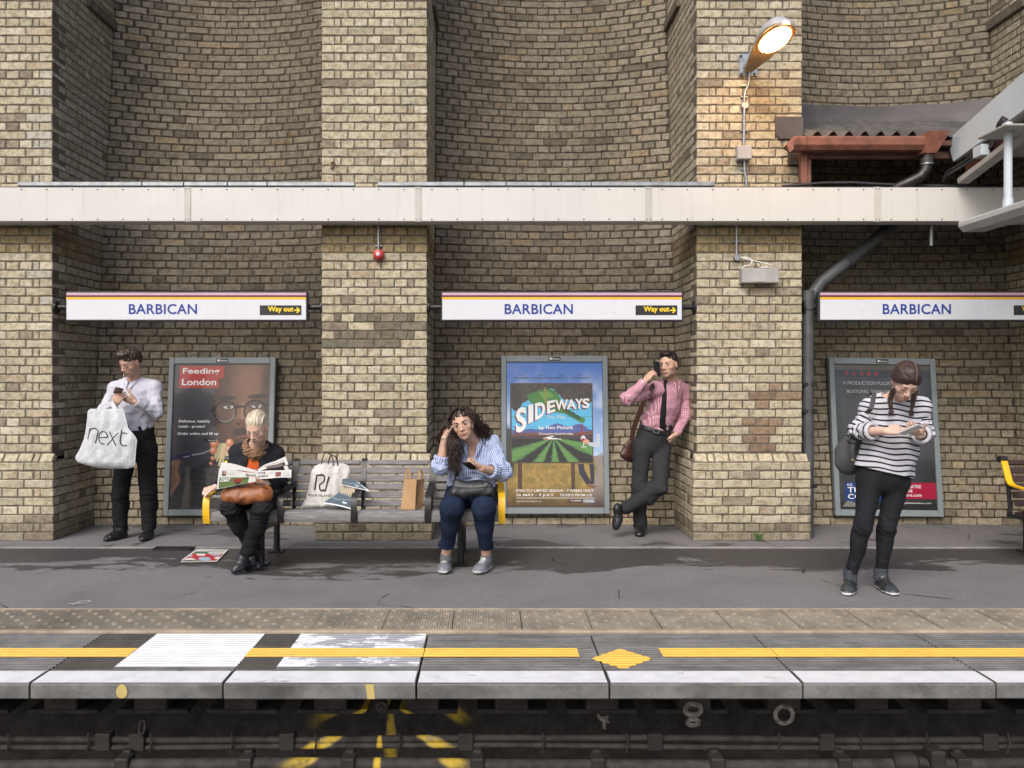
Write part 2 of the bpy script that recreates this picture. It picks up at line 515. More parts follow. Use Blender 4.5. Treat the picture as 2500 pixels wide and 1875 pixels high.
# ================================================================== SETTING: platform, trackbed
def asphalt():
    t = NT('asphalt'); p = t.pos(); X, Y, Z = t.xyz(p)
    sp = t.noise(150, 3, p, .8); sp2 = t.vor(95, p)
    c = t.mix(t.ramp(sp, .35, .7), (.118, .115, .120), (.238, .232, .238))
    c = t.mix(t.ramp(sp2, .05, .22, .6, 0), c, (.36, .35, .36))
    c = t.mix(t.ramp(t.noise(1.6, 5, p, .6), .4, .75, 0, .4), c, (.09, .085, .088))
    # damp, grimy tide mark along the wall side
    st = t.noise(1.5, 7, t.pos((.6, 1.5, 1)), .72, .35)
    edge = t.math('ADD', Y, t.math('MULTIPLY', st, 2.4))
    wet = t.ramp(edge, 7.36, 7.44)
    back = t.ramp(Y, 6.88, 6.9, 1, 0)
    wet = t.math('MULTIPLY', wet, back)
    st3 = t.ramp(t.noise(1.1, 5, t.pos((1, 1.4, 1), (3.1, 0, 0)), .6, .4), .55, .6)
    wet2 = t.math('MULTIPLY', st3, t.ramp(Y, 6.9, 6.95))
    wet = t.math('MAXIMUM', wet, t.math('MULTIPLY', wet2, .8))
    c = t.mix(t.math('MULTIPLY', wet, .80), c, (.028, .026, .025))
    crack = t.vor(.75, t.pos((1, 1, 1), (.3, .2, 0)), 'DISTANCE_TO_EDGE')
    wob = t.math('ADD', crack, t.math('MULTIPLY', t.noise(9, 4, p), .02))
    ck = t.math('MULTIPLY', t.ramp(wob, .0125, .0145, 1, 0), t.ramp(t.noise(1.3, 2, p), .5, .56))
    c = t.mix(t.math('MULTIPLY', ck, .85), c, (.02, .02, .02))
    gum = t.vor(2.6, t.pos((1, 1, 0)))
    c = t.mix(t.ramp(gum, .026, .034, .55, 0), c, (.055, .053, .052))
    gum2 = t.vor(3.7, t.pos((1, 1, 0), (5, 2, 0)))
    c = t.mix(t.ramp(gum2, .022, .03, .4, 0), c, (.33, .32, .31))
    sc_ = t.ramp(t.noise(26, 3, p), .72, .76)
    c = t.mix(t.math('MULTIPLY', sc_, .35), c, (.3, .29, .28))
    h = t.math('ADD', t.noise(300, 2, p), t.math('MULTIPLY', ck, -2))
    t.bump(h, .5, .004)
    return t.out(c, t.ramp(wet, 0, 1, .85, .55), spec=.35)
MAT_ASPHALT = asphalt()
def concrete(name, c, streak=0.0, rough=.85):
    t = NT(name); p = t.pos()
    a = t.mix(t.ramp(t.noise(5, 6, p, .7), .3, .75), c, tuple(x * .55 for x in c))
    a = t.mix(t.ramp(t.noise(120, 3, p), .55, .75, 0, .5), a, tuple(x * 1.5 for x in c))
    if streak: a = t.mix(t.ramp(t.noise(1, 4, t.pos((1.4, 95, 1.5)), .7), .45, .7, 0, streak), a, (.045, .04, .036))
    a = t.mix(t.ramp(t.noise(1.7, 6, p, .75), .5, .7, 0, .5), a, tuple(x * .4 for x in c))
    t.bump(t.noise(90, 5, p, .7), .5, .004)
    return t.out(a, rough, spec=.3)
MAT_SLAB = concrete('coping_concrete', (.195, .192, .186), .75)
MAT_FLOOR2 = concrete('niche_floor_concrete', (.27, .265, .255), 0)
def paint(name, c, wear, under=(.2, .2, .195), wlo=.52):
    t = NT(name); p = t.pos()
    w = t.noise(3.4, 8, t.pos((1, 2.6, 1)), .72, .3)
    f = t.ramp(w, wlo, wlo + .05, 0, wear)
    a = t.mix(t.ramp(t.noise(9, 5, p), .3, .7), c, tuple(x * .86 for x in c))
    a = t.mix(t.ramp(t.noise(1, 5, t.pos((3, 110, 1)), .75), .58, .70, 0, .45), a, tuple(x * .7 for x in under))
    a = t.mix(t.ramp(t.noise(45, 5, p, .8), .60, .72, 0, .6), a, tuple(x * .45 for x in under))
    a = t.mix(f, a, under)
    t.bump(t.noise(120, 4, p), .3, .003)
    return t.out(a, .62, spec=.35)
MAT_WHITE_P = paint('white_road_paint', (.68, .69, .705), .6, wlo=.60)
MAT_WHITE_WORN = paint('worn_white_paint', (.70, .72, .75), .92, (.24, .255, .275), wlo=.46)
MAT_YELLOW_P = paint('yellow_road_paint', (.80, .47, .085), .6, wlo=.64)
MAT_TACTILE = concrete('tactile_buff', (.31, .275, .215), 0)
MAT_BUFF = concrete('buff_edge', (.42, .345, .255), 0)
MAT_SOOT = simple('sooty_shaded_masonry', (.028, .024, .021), .95, var=.3, vscale=5, bump=.8, bscale=40)  # soot, with the unbuilt train's shade also put into its dark tone
MAT_BALLAST = simple('ballast', (.05, .045, .04), .95, var=.4, vscale=30, bump=1, bscale=60)

platform = bpy.data.objects.new('platform', None); col.objects.link(platform); tag(platform, kind='structure')
XL, XR = -9.0, 10.0
Y_SL0, Y_SL1, Y_T0, Y_T1 = 3.862, 4.615, 4.662, 5.06
nx, ny = 80, 30
def asph_z(x, y): return .0055 * math.sin(1.3 * x + y) + .004 * math.sin(2.9 * y - .7 * x)
xs = np.linspace(XL, XR, nx); ys = np.linspace(Y_T1 + .028, 6.9, ny)
me = grid_mesh('asphalt', [(x, y, .0 + asph_z(x, y) * min(1, (y - 5.05) * 3) * min(1, (6.95 - y) * 3)) for y in ys for x in xs], nx, ny); smooth(me)
link('asphalt', me, platform, MAT_ASPHALT)
ys = np.linspace(6.935, 9.3, 16)
me = grid_mesh('niche_floor', [(x, y, .004 + .25 * asph_z(x, y)) for y in ys for x in xs], nx, 16); smooth(me)
link('niche_floor', me, platform, MAT_ASPHALT)
MB().box((XL, 6.9, -.03), (XR, 6.935, .009), .003).build('concrete_channel', MAT_FLOOR2, platform)
# edging strips of the tactile band
MB().box((XL, Y_T1, -.04), (XR, Y_T1 + .028, .010), .003).build('buff_edging', MAT_BUFF, platform)
MB().box((XL, Y_SL1 + .004, -.04), (XR, Y_T0 - .004, .010), .003).build('buff_edging', MAT_BUFF, platform)
MB().box((XL, Y_SL0 + .25, -.06), (XR, 9.4, -.03)).build('platform_bed', MAT_SOOT, platform)

# tactile tiles: 400 mm, five rows of studs and fine ribs
def tactile_tile():
    m = MB(); w = .3955; ribs = 26; vs = []; fs = []
    prof = []
    for i in range(ribs):
        a = -w / 2 + w * i / ribs; d = w / ribs
        prof += [(a + d * .12, .0105), (a + d * .5, .0105), (a + d * .62, .0072), (a + d * .98, .0072)]
    prof = [(-w / 2, -.02)] + prof + [(w / 2, -.02)]
    for (x, z) in prof: vs += [(x, 0, z), (x, Y_T1 - Y_T0 - .004, z)]
    fs = [(2 * i, 2 * i + 2, 2 * i + 3, 2 * i + 1) for i in range(len(prof) - 1)]
    fs.append(tuple(2 * i for i in reversed(range(len(prof))))); m.add(vs, fs)
    for i in range(6):
        for j in range(6):
            x = -w / 2 + w * (i + .5) / 6; y = (Y_T1 - Y_T0) * (j + .5) / 6
            if (i + j) % 2: m.lathe([(.017, .007), (.0145, .0135), (.009, .0155), (.003, .016)], 8, Matrix.Translation((x, y, 0)))
    me = m.mesh('tactile_tile'); me.materials.append(MAT_TACTILE); return me
tt = tactile_tile()
k0 = P(1103.0, 1540, 4.662).x
for i in range(-17, 19):
    x = k0 + .4 * i + .2
    if x < XL + .2 or x > XR - .2: continue
    o = bpy.data.objects.new('tactile_tile', tt); col.objects.link(o); o.parent = platform
    o.location = (x, Y_T0 + .001, rng.uniform(-.0012, .0012)); o.rotation_euler = (0, 0, rng.uniform(-.002, .002))

# coping slabs, 3 ft long, ribbed across the top
SLD = Y_SL1 - Y_SL0; NRIB = 17
def rib_profile(y0, y1, off=0.0, step=None):
    """(y, z) along the slab depth, between y0 and y1 measured from the front lip"""
    ev = [(0, .0), (.075, .0)]
    a = .165; d = (SLD - a) / NRIB
    pts = [(0.0, 0.0), (a - .004, 0.0)]
    for i in range(NRIB):
        b = a + d * i
        pts += [(b, -.0055), (b + d * .22, -.0055), (b + d * .36, .0), (b + d * .93, .0)]
    pts.append((SLD, 0))
    zi = lambda y: np.interp(y, [p[0] for p in pts], [p[1] for p in pts])
    ys = [y0] + [p[0] for p in pts if y0 < p[0] < y1] + [y1]
    return [(y, float(zi(y)) + off) for y in ys]
SL_X = [P(x, 1668, Y_SL0).x for x in (72, 545, 1016, 1482.6, 1953, 2416)]
SL = .9115
edges = [SL_X[0] + SL * i for i in range(-5, 13)]
def slab_mesh(L):
    m = MB(); pr = rib_profile(0.012, SLD - .004); H = -.075
    poly = [(0.004, H), (0.0, H + .006), (0.0, -.012), (.004, -.003)] + pr + [(SLD - .004, H)]
    vs = [(sx * (L / 2 - .005), y, z) for sx in (-1, 1) for (y, z) in poly]; n = len(poly)
    fs = [(i, (i + 1) % n, n + (i + 1) % n, n + i) for i in range(n)] + [tuple(reversed(range(n))), tuple(range(n, 2 * n))]
    fs = [tuple(reversed(f)) for f in fs]
    m.add(vs, fs); me = m.mesh('coping_slab'); me.materials.append(MAT_SLAB)
    bm = bmesh.new(); bm.from_mesh(me); bmesh.ops.recalc_face_normals(bm, faces=bm.faces); bm.to_mesh(me); bm.free()
    return me
sm_ = slab_mesh(SL)
for i in range(len(edges) - 1):
    o = bpy.data.objects.new('coping_slab', sm_); col.objects.link(o); o.parent = platform
    o.location = ((edges[i] + edges[i + 1]) / 2, Y_SL0 + rng.uniform(-.002, .002), rng.uniform(-.0015, .0015))
def rib_sheet(name, mat, quads, off=.0016):
    """paint film following the ribs; quads: (x0,x1,y0,y1) or a polygon function"""
    m = MB()
    for (x0, x1, y0, y1) in quads:
        pr = rib_profile(y0, y1, off); n = len(pr)
        vs = [(x, Y_SL0 + y, z) for (y, z) in pr for x in (x0, x1)]
        m.add(vs, [(2 * i, 2 * i + 1, 2 * i + 3, 2 * i + 2) for i in range(n - 1)])
    return m.build(name, mat, platform)
def pxX(px, py, Y): return (px - VX) * Y / F
# white edge stripe per slab
for i in range(len(edges) - 1):
    rib_sheet('white_edge_stripe', MAT_WHITE_P, [(edges[i] + .009, edges[i + 1] - .009, .006, .158)])
def rowY(py): return CH * F / (py - VY)
yl0, yl1 = rowY(1605) - Y_SL0, rowY(1583.5) - Y_SL0
ym = (yl0 + yl1) / 2 + Y_SL0
sx = lambda px: (px - VX) * ym / F
for a, b in ((-6.0, sx(322)), (sx(605), sx(1034)), (sx(1036), sx(1412)), (sx(1614), sx(1890)), (sx(1892), 7.0)):
    rib_sheet('yellow_line', MAT_YELLOW_P, [(a, b, yl0, yl1)], .0030)
wy0, wy1 = rowY(1629) - Y_SL0, rowY(1546) - Y_SL0
xa, xb = pxX(386, 1546, rowY(1546)), pxX(648, 1546, rowY(1546))
rib_sheet('white_panel', MAT_WHITE_P, [(xa, xb, wy0, SLD - .012)], .0022)
xa2, xb2 = pxX(736, 1546, rowY(1546)), pxX(1041, 1546, rowY(1546))
rib_sheet('worn_white_panel', MAT_WHITE_WORN, [(xa2, xb2, wy0, SLD - .012)], .0018)
MAT_DARKP = concrete('dark_patch_concrete', (.085, .08, .07), .5)
rib_sheet('dark_patch', MAT_DARKP, [(pxX(258, 1546, rowY(1546)), xa - .002, wy0 - .03, SLD - .012)], .0014)
rib_sheet('dark_patch', MAT_DARKP, [(xb + .004, xa2 - .002, wy0 - .03, SLD - .012)], .0014)
# yellow diamond: strips per rib slice
dq = []
cxd, dy0, dy1 = pxX(1518, 1609, rowY(1609)), rowY(1634) - Y_SL0, rowY(1584.5) - Y_SL0
hwd = .158; nsl = 26
for i in range(nsl):
    a = dy0 + (dy1 - dy0) * i / nsl; b = dy0 + (dy1 - dy0) * (i + 1) / nsl; m_ = ((a + b) / 2 - dy0) / (dy1 - dy0)
    w = hwd * (1 - abs(2 * m_ - 1)); sh = (m_ - .5) * .03
    dq.append((cxd + sh - w, cxd + sh + w, a, b))
rib_sheet('yellow_diamond', MAT_YELLOW_P, dq, .0030)

# below the platform
bpy_tr = MB().box((-60, -30, -1.4), (60, 4.75, -1.2)).build('trackbed', MAT_BALLAST); tag(bpy_tr, kind='structure')
gr = MB().box((-300, -300, -1.7), (300, 300, -1.45)).build('ground', MAT_BALLAST); tag(gr, kind='structure')
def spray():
    t = NT('sooty_shaded_steel_with_spray'); p = t.pos(); X, Y, Z = t.xyz(p)
    base = t.mix(t.ramp(t.noise(12, 5, p, .7), .3, .7), (.020, .018, .0175), (.050, .045, .043))  # real soot, kept dark also to paint in the missing train's shade
    cx, cz = P(930, 1700, 4.2).x, P(930, 1725, 4.2).z
    dx = t.math('SUBTRACT', X, cx); dz = t.math('SUBTRACT', Z, cz)
    r = t.math('SQRT', t.math('ADD', t.math('MULTIPLY', dx, dx), t.math('MULTIPLY', dz, dz)))
    ang = t.math('ARCTAN2', dx, t.math('MULTIPLY', dz, -1))
    rays = t.math('ABSOLUTE', t.math('SINE', t.math('MULTIPLY', ang, 3.0)))
    wob = t.math('ADD', rays, t.math('MULTIPLY', t.noise(14, 3, p), .26))
    ray = t.ramp(wob, .24, .46, 1, 0)
    ray = t.math('MULTIPLY', ray, t.ramp(t.math('ADD', r, t.math('MULTIPLY', t.noise(7, 2, p), .16)), .44, .66, 1, 0)); ray = t.math('MULTIPLY', ray, t.ramp(r, .03, .06))
    ray = t.math('MULTIPLY', ray, t.ramp(t.noise(22, 5, p, .75), .28, .55, .25, 1))
    c = t.mix(t.math('MULTIPLY', ray, .8), base, (.62, .43, .035))
    wh = t.math('MULTIPLY', t.ramp(wob, .3, .42, 1, 0), t.ramp(r, .2, .3)); wh = t.math('MULTIPLY', wh, t.ramp(r, .32, .44, 1, 0))
    wh = t.math('MULTIPLY', wh, t.math('SUBTRACT', 1.0, ray))
    c = t.mix(t.math('MULTIPLY', wh, .35), c, (.55, .53, .48))
    t.bump(t.noise(80, 4, p), .4, .004)
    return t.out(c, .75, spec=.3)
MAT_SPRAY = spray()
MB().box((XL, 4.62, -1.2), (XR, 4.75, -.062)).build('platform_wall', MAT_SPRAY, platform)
# corbel blocks with bearing plates
CB_L = 'sooty concrete corbel under the platform edge'
cb_px = [148, 359, 586, 815, 1033, 1247, 1470, 1685, 1912, 2128, 2352]
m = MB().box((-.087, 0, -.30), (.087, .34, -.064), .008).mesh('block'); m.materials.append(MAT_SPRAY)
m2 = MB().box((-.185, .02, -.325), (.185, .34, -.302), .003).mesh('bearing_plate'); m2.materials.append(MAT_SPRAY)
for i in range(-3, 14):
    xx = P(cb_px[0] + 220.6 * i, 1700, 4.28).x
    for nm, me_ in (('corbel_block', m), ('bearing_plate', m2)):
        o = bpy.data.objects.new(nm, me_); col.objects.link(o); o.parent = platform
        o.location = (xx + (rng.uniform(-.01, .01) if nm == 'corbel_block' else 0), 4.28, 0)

# ================================================================== OBJECTS: lettering helper
def text2d(s, bold=0.0, spacing=1.0):
    """-> (verts n x 2, faces) for a string, baseline at y=0"""
    cu = bpy.data.curves.new('txt', 'FONT'); cu.body = s; cu.size = 1.0; cu.offset = bold; cu.space_character = spacing
    cu.resolution_u = 3
    o = bpy.data.objects.new('txt', cu)
    me = bpy.data.meshes.new_from_object(o)
    v = np.array([tuple(x.co[:2]) for x in me.vertices], float).reshape(-1, 2); f = [tuple(p.vertices) for p in me.polygons]
    bpy.data.objects.remove(o); bpy.data.curves.remove(cu); bpy.data.meshes.remove(me)
    return v, f
def fit_text(s, x0, y0, w=None, h=None, bold=0.0, spacing=1.0, align='L'):
    """scale so the text fills width w and/or height h; lower left at (x0,y0)"""
    v, f = text2d(s, bold, spacing)
    if len(v) == 0: return v, f
    lo = v.min(0); hi = v.max(0); d = np.maximum(hi - lo, 1e-6)
    sx = w / d[0] if w else None; sy = h / d[1] if h else None
    sx = sx or sy; sy = sy or sx
    v = (v - lo) * (sx, sy)
    if align == 'C': v[:, 0] -= v[:, 0].max() / 2
    if align == 'R': v[:, 0] -= v[:, 0].max()
    return v + (x0, y0), f
class Sheet:
    """flat print laid on a plane: origin, x and y directions, normal"""
    def __init__(s, o, x, y):
        s.o = Vector(o); s.x = Vector(x).normalized(); s.y = Vector(y).normalized(); s.n = s.x.cross(s.y).normalized(); s.mb = {}
    def pt(s, u, v, h=0): return s.o + s.x * u + s.y * v + s.n * h
    def poly(s, key, pts, h=.001):
        s.mb.setdefault(key, MB()).add([s.pt(u, v, h) for u, v in pts], [tuple(range(len(pts)))])
    def rect(s, key, u0, v0, u1, v1, h=.001): s.poly(key, [(u0, v0), (u1, v0), (u1, v1), (u0, v1)], h)
    def tri(s, key, vf, h=.002):
        v, f = vf; s.mb.setdefault(key, MB()).add([s.pt(a, b, h) for a, b in v], f)
    def line(s, key, pts, w, h=.002):
        """ribbon along a polyline"""
        pts = [Vector((a, b)) for a, b in pts]; L = []; Rr = []
        for i, p in enumerate(pts):
            d = (pts[min(i + 1, len(pts) - 1)] - pts[max(i - 1, 0)]); d.normalize(); n = Vector((-d.y, d.x)) * w / 2
            L.append(p + n); Rr.append(p - n)
        k = len(pts); vs = L + Rr
        s.mb.setdefault(key, MB()).add([s.pt(a.x, a.y, h) for a in vs], [(i, k + i, k + i + 1, i + 1) for i in range(k - 1)])
    def build(s, parent, names, mats):
        out = {}
        for k, m in s.mb.items():
            out[k] = m.build(names[k], mats[k], parent)
        return out

# ------------------------------------------------------------------ common materials
def fascia_mat():
    t = NT('cream_panel_paint'); p = t.pos()
    c = t.mix(t.ramp(t.noise(1.6, 4, p), .3, .7), (.575, .57, .545), (.535, .53, .505))
    c = t.mix(t.ramp(t.noise(1, 5, t.pos((22, 1, 1.1)), .7), .52, .8, 0, .38), c, (.30, .27, .22))
    c = t.mix(t.ramp(t.noise(30, 4, p, .8), .66, .74, 0, .35), c, (.26, .23, .19))
    t.bump(t.noise(5, 3, p), .06, .01)
    return t.out(c, .4)
M_CREAM = fascia_mat()
M_BLACK = simple('black_metal_paint', (.018, .018, .02), .42, var=.2, vscale=20)
M_DKGREY = simple('dark_grey_metal', (.045, .047, .052), .45, var=.2)
M_STEEL = simple('galvanised_steel', (.36, .38, .40), .42, .75, var=.15, vscale=15)
M_GREYF = simple('grey_blue_frame', (.215, .25, .265), .4, var=.06, vscale=5, dirt=.08)
M_WHITE = simple('white_enamel', (.60, .62, .67), .28, var=.012, vscale=2, spec=.5)
M_BLUE = simple('sign_blue', (.012, .035, .25), .35, var=.05)
M_YELLOW = simple('signal_yellow', (.78, .46, .012), .38, var=.08, vscale=14, dirt=.12)
M_MAROON = simple('sign_maroon', (.085, .018, .04), .35, var=.05)
M_PINK = simple('sign_pink', (.56, .34, .44), .35, var=.04)
M_SYEL = simple('sign_yellow', (.74, .42, .015), .35, var=.04)
M_TXTYEL = simple('sign_text_yellow', (.85, .62, .02), .35, var=.02)
M_NAVYBLK = simple('badge_black', (.022, .024, .03), .35, var=.05)
M_PRINTW = simple('print_white', (.78, .78, .78), .4, var=.02)
M_RUST = simple('red_oxide_paint', (.27, .105, .068), .6, var=.2, vscale=9, dirt=.3, bump=.3)
M_LEAD = simple('lead_flashing', (.085, .078, .08), .6, var=.16, vscale=4, bump=.25, bscale=25)
M_PIPE = simple('dark_pipe_paint', (.085, .09, .095), .45, var=.2, vscale=6, dirt=.2)
M_WOODD = simple('brown_timber', (.15, .072, .05), .6, var=.2, vscale=7, bump=.3)
M_PALE = simple('pale_blue_paint', (.50, .57, .62), .4, var=.05, vscale=2, dirt=.12)
M_RED = simple('alarm_red', (.42, .03, .028), .35, var=.08)
M_BADGE = M_NAVYBLK

# ------------------------------------------------------------------ fascia beam
fb = empty('fascia_beam', (0, 7.1, 2.93), 'long cream metal fascia beam crossing the brick piers', 'beam')
FY = 7.085; z0f, z1f = 2.79, 3.083
seams = [P(x, 500, FY).x for x in (-105, 458, 1020.5, 1583, 2142, 2704)]
for i in range(len(seams) - 1):
    MB().box((seams[i] + .003, FY, z0f), (seams[i + 1] - .003, FY + .17, z1f), .004).build('panel', M_CREAM, fb)
for x in seams[1:-1]:
    MB().box((x - .028, FY - .006, z0f - .003), (x + .028, FY - .0005, z1f + .003), .001).build('cover_strip', simple('cover_strip_paint', (.50, .49, .455), .4, var=.06, dirt=.2), fb)
mb = MB()
for i in range(len(seams) - 1):
    for k in range(9):
        x = seams[i] + .12 + (seams[i + 1] - seams[i] - .24) * k / 8
        for z in (z0f + .018, z1f - .018):
            mb.lathe([(.0062, 0), (.0062, .002), (.003, .0045)], 8, Matrix.Translation((x, FY - .0005, z)) @ Matrix.Rotation(R(90), 4, 'X'))
for x in seams[1:-1]:
    for dx in (-.014, .014):
        for z in (z0f + .012, z1f - .012):
            mb.lathe([(.005, 0), (.005, .002), (.002, .004)], 8, Matrix.Translation((x + dx, FY - .006, z)) @ Matrix.Rotation(R(90), 4, 'X'))
tag(mb.build('screws', M_DKGREY, fb), kind='stuff')
MB().box((seams[0], FY + .02, z1f + .0005), (seams[-1], FY + .30, z1f + .012)).build('top_plate', M_DKGREY, fb)

# grey trunking runs on top of the fascia
for lab, xa, xb, cuts in (('left run of grey cable trunking on top of the fascia', 41, 866, (346, 448, 555, 652)),
                          ('right run of grey cable trunking on top of the fascia', 921, 1746, (1133, 1236, 1345, 1444))):
    tr = empty('cable_trunking', P((xa + xb) / 2, 450, 7.12), lab, 'trunking', 'cable trunking on the fascia')
    xs_ = [xa] + list(cuts) + [xb]; Yt = 7.12
    for a, b in zip(xs_[:-1], xs_[1:]):
        A = P(a, 450, Yt); B = P(b, 450, Yt)
        MB().box((A.x + .002, Yt, 3.104), (B.x - .002, Yt + .06, 3.142), .005).build('trunking_length', M_STEEL, tr)
    for c in xs_[:-1]:
        A = P(c, 450, Yt)
        MB().box((A.x + .05, Yt + .01, 3.092), (A.x + .09, Yt + .05, 3.108)).build('clip', M_DKGREY, tr)

# ------------------------------------------------------------------ station name signs
SY = 7.27
def station_sign(cx, label, who):
    s = empty('station_sign', (cx, SY, 2.07), label, 'sign', 'station name signs')
    hw, z0, z1 = 1.076, 1.936, 2.205
    MB().box((cx - hw, SY, z0), (cx + hw, SY + .05, z1), .008).build('frame', M_DKGREY, s)
    MB().box((cx - hw + .014, SY - .004, z0 + .016), (cx + hw - .014, SY - .001, z1 - .014), .001).build('panel', M_WHITE, s)
    sh = Sheet((cx - hw, SY - .0046, z0), (1, 0, 0), (0, 0, 1)); H = z1 - z0; Wd = 2 * hw
    sh.rect('p', .014, H - .036, Wd - .014, H - .015, .0006)
    sh.rect('m', .012, H - .053, Wd - .012, H - .036, .0006)
    sh.rect('y', .012, H - .073, Wd - .012, H - .053, .0006)
    sh.tri('t', fit_text('BARBICAN', .567, .064, .605, .092, .018, 1.05), .001)
    sh.rect('b', 1.728, .056, 2.098, .143, .0006)
    sh.tri('w', fit_text('Way out', 1.80, .074, .228, .060, .03), .0012)
    ax, ay = 2.035, .1
    sh.rect('w', ax, ay - .006, ax + .045, ay + .006, .0012)
    sh.poly('w', [(ax + .052, ay), (ax + .028, ay + .027), (ax + .017, ay + .022), (ax + .034, ay), (ax + .017, ay - .022), (ax + .028, ay - .027)], .0014)
    o = sh.build(s, dict(p='pink_stripe', m='maroon_stripe', y='yellow_stripe', t='station_name', b='way_out_plate', w='way_out_lettering'),
                 dict(p=M_PINK, m=M_MAROON, y=M_SYEL, t=M_BLUE, b=M_BLACK, w=M_TXTYEL))
    for sx in (-1, 1):
        xa = cx + sx * hw; xb = cx + sx * 1.193
        b = MB().tube([(xa - sx * .02, SY + .075, 2.07), (xb, SY + .075, 2.07)], .024, 14).build('bracket_arm', M_BLACK, s, 40)
        MB().lathe([(.055, 0), (.055, .012), (.03, .02)], 18, Matrix.Translation((xb, SY + .075, 2.07)) @ Matrix.Rotation(R(-90 * sx), 4, 'Y')).build('flange', M_BLACK, b, 40)
    return s
station_sign(NCX[0], 'station name sign above the man with the white carrier bag', 0)
station_sign(NCX[1], 'station name sign above the leaning man, between the two middle piers', 1)
station_sign(NCX[2] + .02, 'station name sign cut off by the right edge of the picture', 2)

# ------------------------------------------------------------------ posters: painters on a vertex-colour grid
class Pic:
    def __init__(s, W, H, d):
        s.W, s.H = W, H; s.nu, s.nv = int(W / d) + 1, int(H / d) + 1
        u = np.linspace(0, 1, s.nu); v = np.linspace(0, 1, s.nv)
        s.u, s.v = np.meshgrid(u, v); s.c = np.zeros((s.nv, s.nu, 3)); s.asp = H / W
        s.nz = {}
    def noise(s, sc_, seed=0):
        g = np.random.default_rng(seed); n = int(sc_) + 2; m = int(sc_ * s.asp) + 2
        a = g.random((m + 1, n + 1)); x = s.u * (n - 1); y = s.v * (m - 1)
        i = x.astype(int); j = y.astype(int); fx = x - i; fy = y - j; fx = fx * fx * (3 - 2 * fx); fy = fy * fy * (3 - 2 * fy)
        return (a[j, i] * (1 - fx) + a[j, i + 1] * fx) * (1 - fy) + (a[j + 1, i] * (1 - fx) + a[j + 1, i + 1] * fx) * fy
    def put(s, mask, c, a=1.0):
        if not hasattr(c, 'shape'): c = np.array(srgb(*c))
        m = (mask.astype(float) * a)[..., None]; s.c = s.c * (1 - m) + c * m
    def ell(s, cx, cy, rx, ry, soft=.0, ang=0):
        x = (s.u - cx); y = (s.v - cy) * s.asp; ca, sa = math.cos(ang), math.sin(ang)
        x, y = x * ca + y * sa, -x * sa + y * ca
        d = np.sqrt((x / rx) ** 2 + (y / (ry * s.asp)) ** 2)
        return (d < 1) if not soft else np.clip((1 - d) / soft + .5, 0, 1)
    def poly(s, pts):
        r = np.zeros(s.u.shape, bool); n = len(pts)
        for i in range(n):
            (x1, y1), (x2, y2) = pts[i], pts[(i + 1) % n]
            if y1 == y2: continue
            r ^= ((y1 > s.v) != (y2 > s.v)) & (s.u < (x2 - x1) * (s.v - y1) / (y2 - y1) + x1)
        return r
    def seg(s, x1, y1, x2, y2, w):
        px, py = s.u - x1, (s.v - y1) * s.asp; dx, dy = x2 - x1, (y2 - y1) * s.asp
        t = np.clip((px * dx + py * dy) / (dx * dx + dy * dy), 0, 1)
        return np.hypot(px - t * dx, py - t * dy) < w
    def rect(s, a, b, c, d): return (s.u > a) & (s.u < c) & (s.v > b) & (s.v < d)

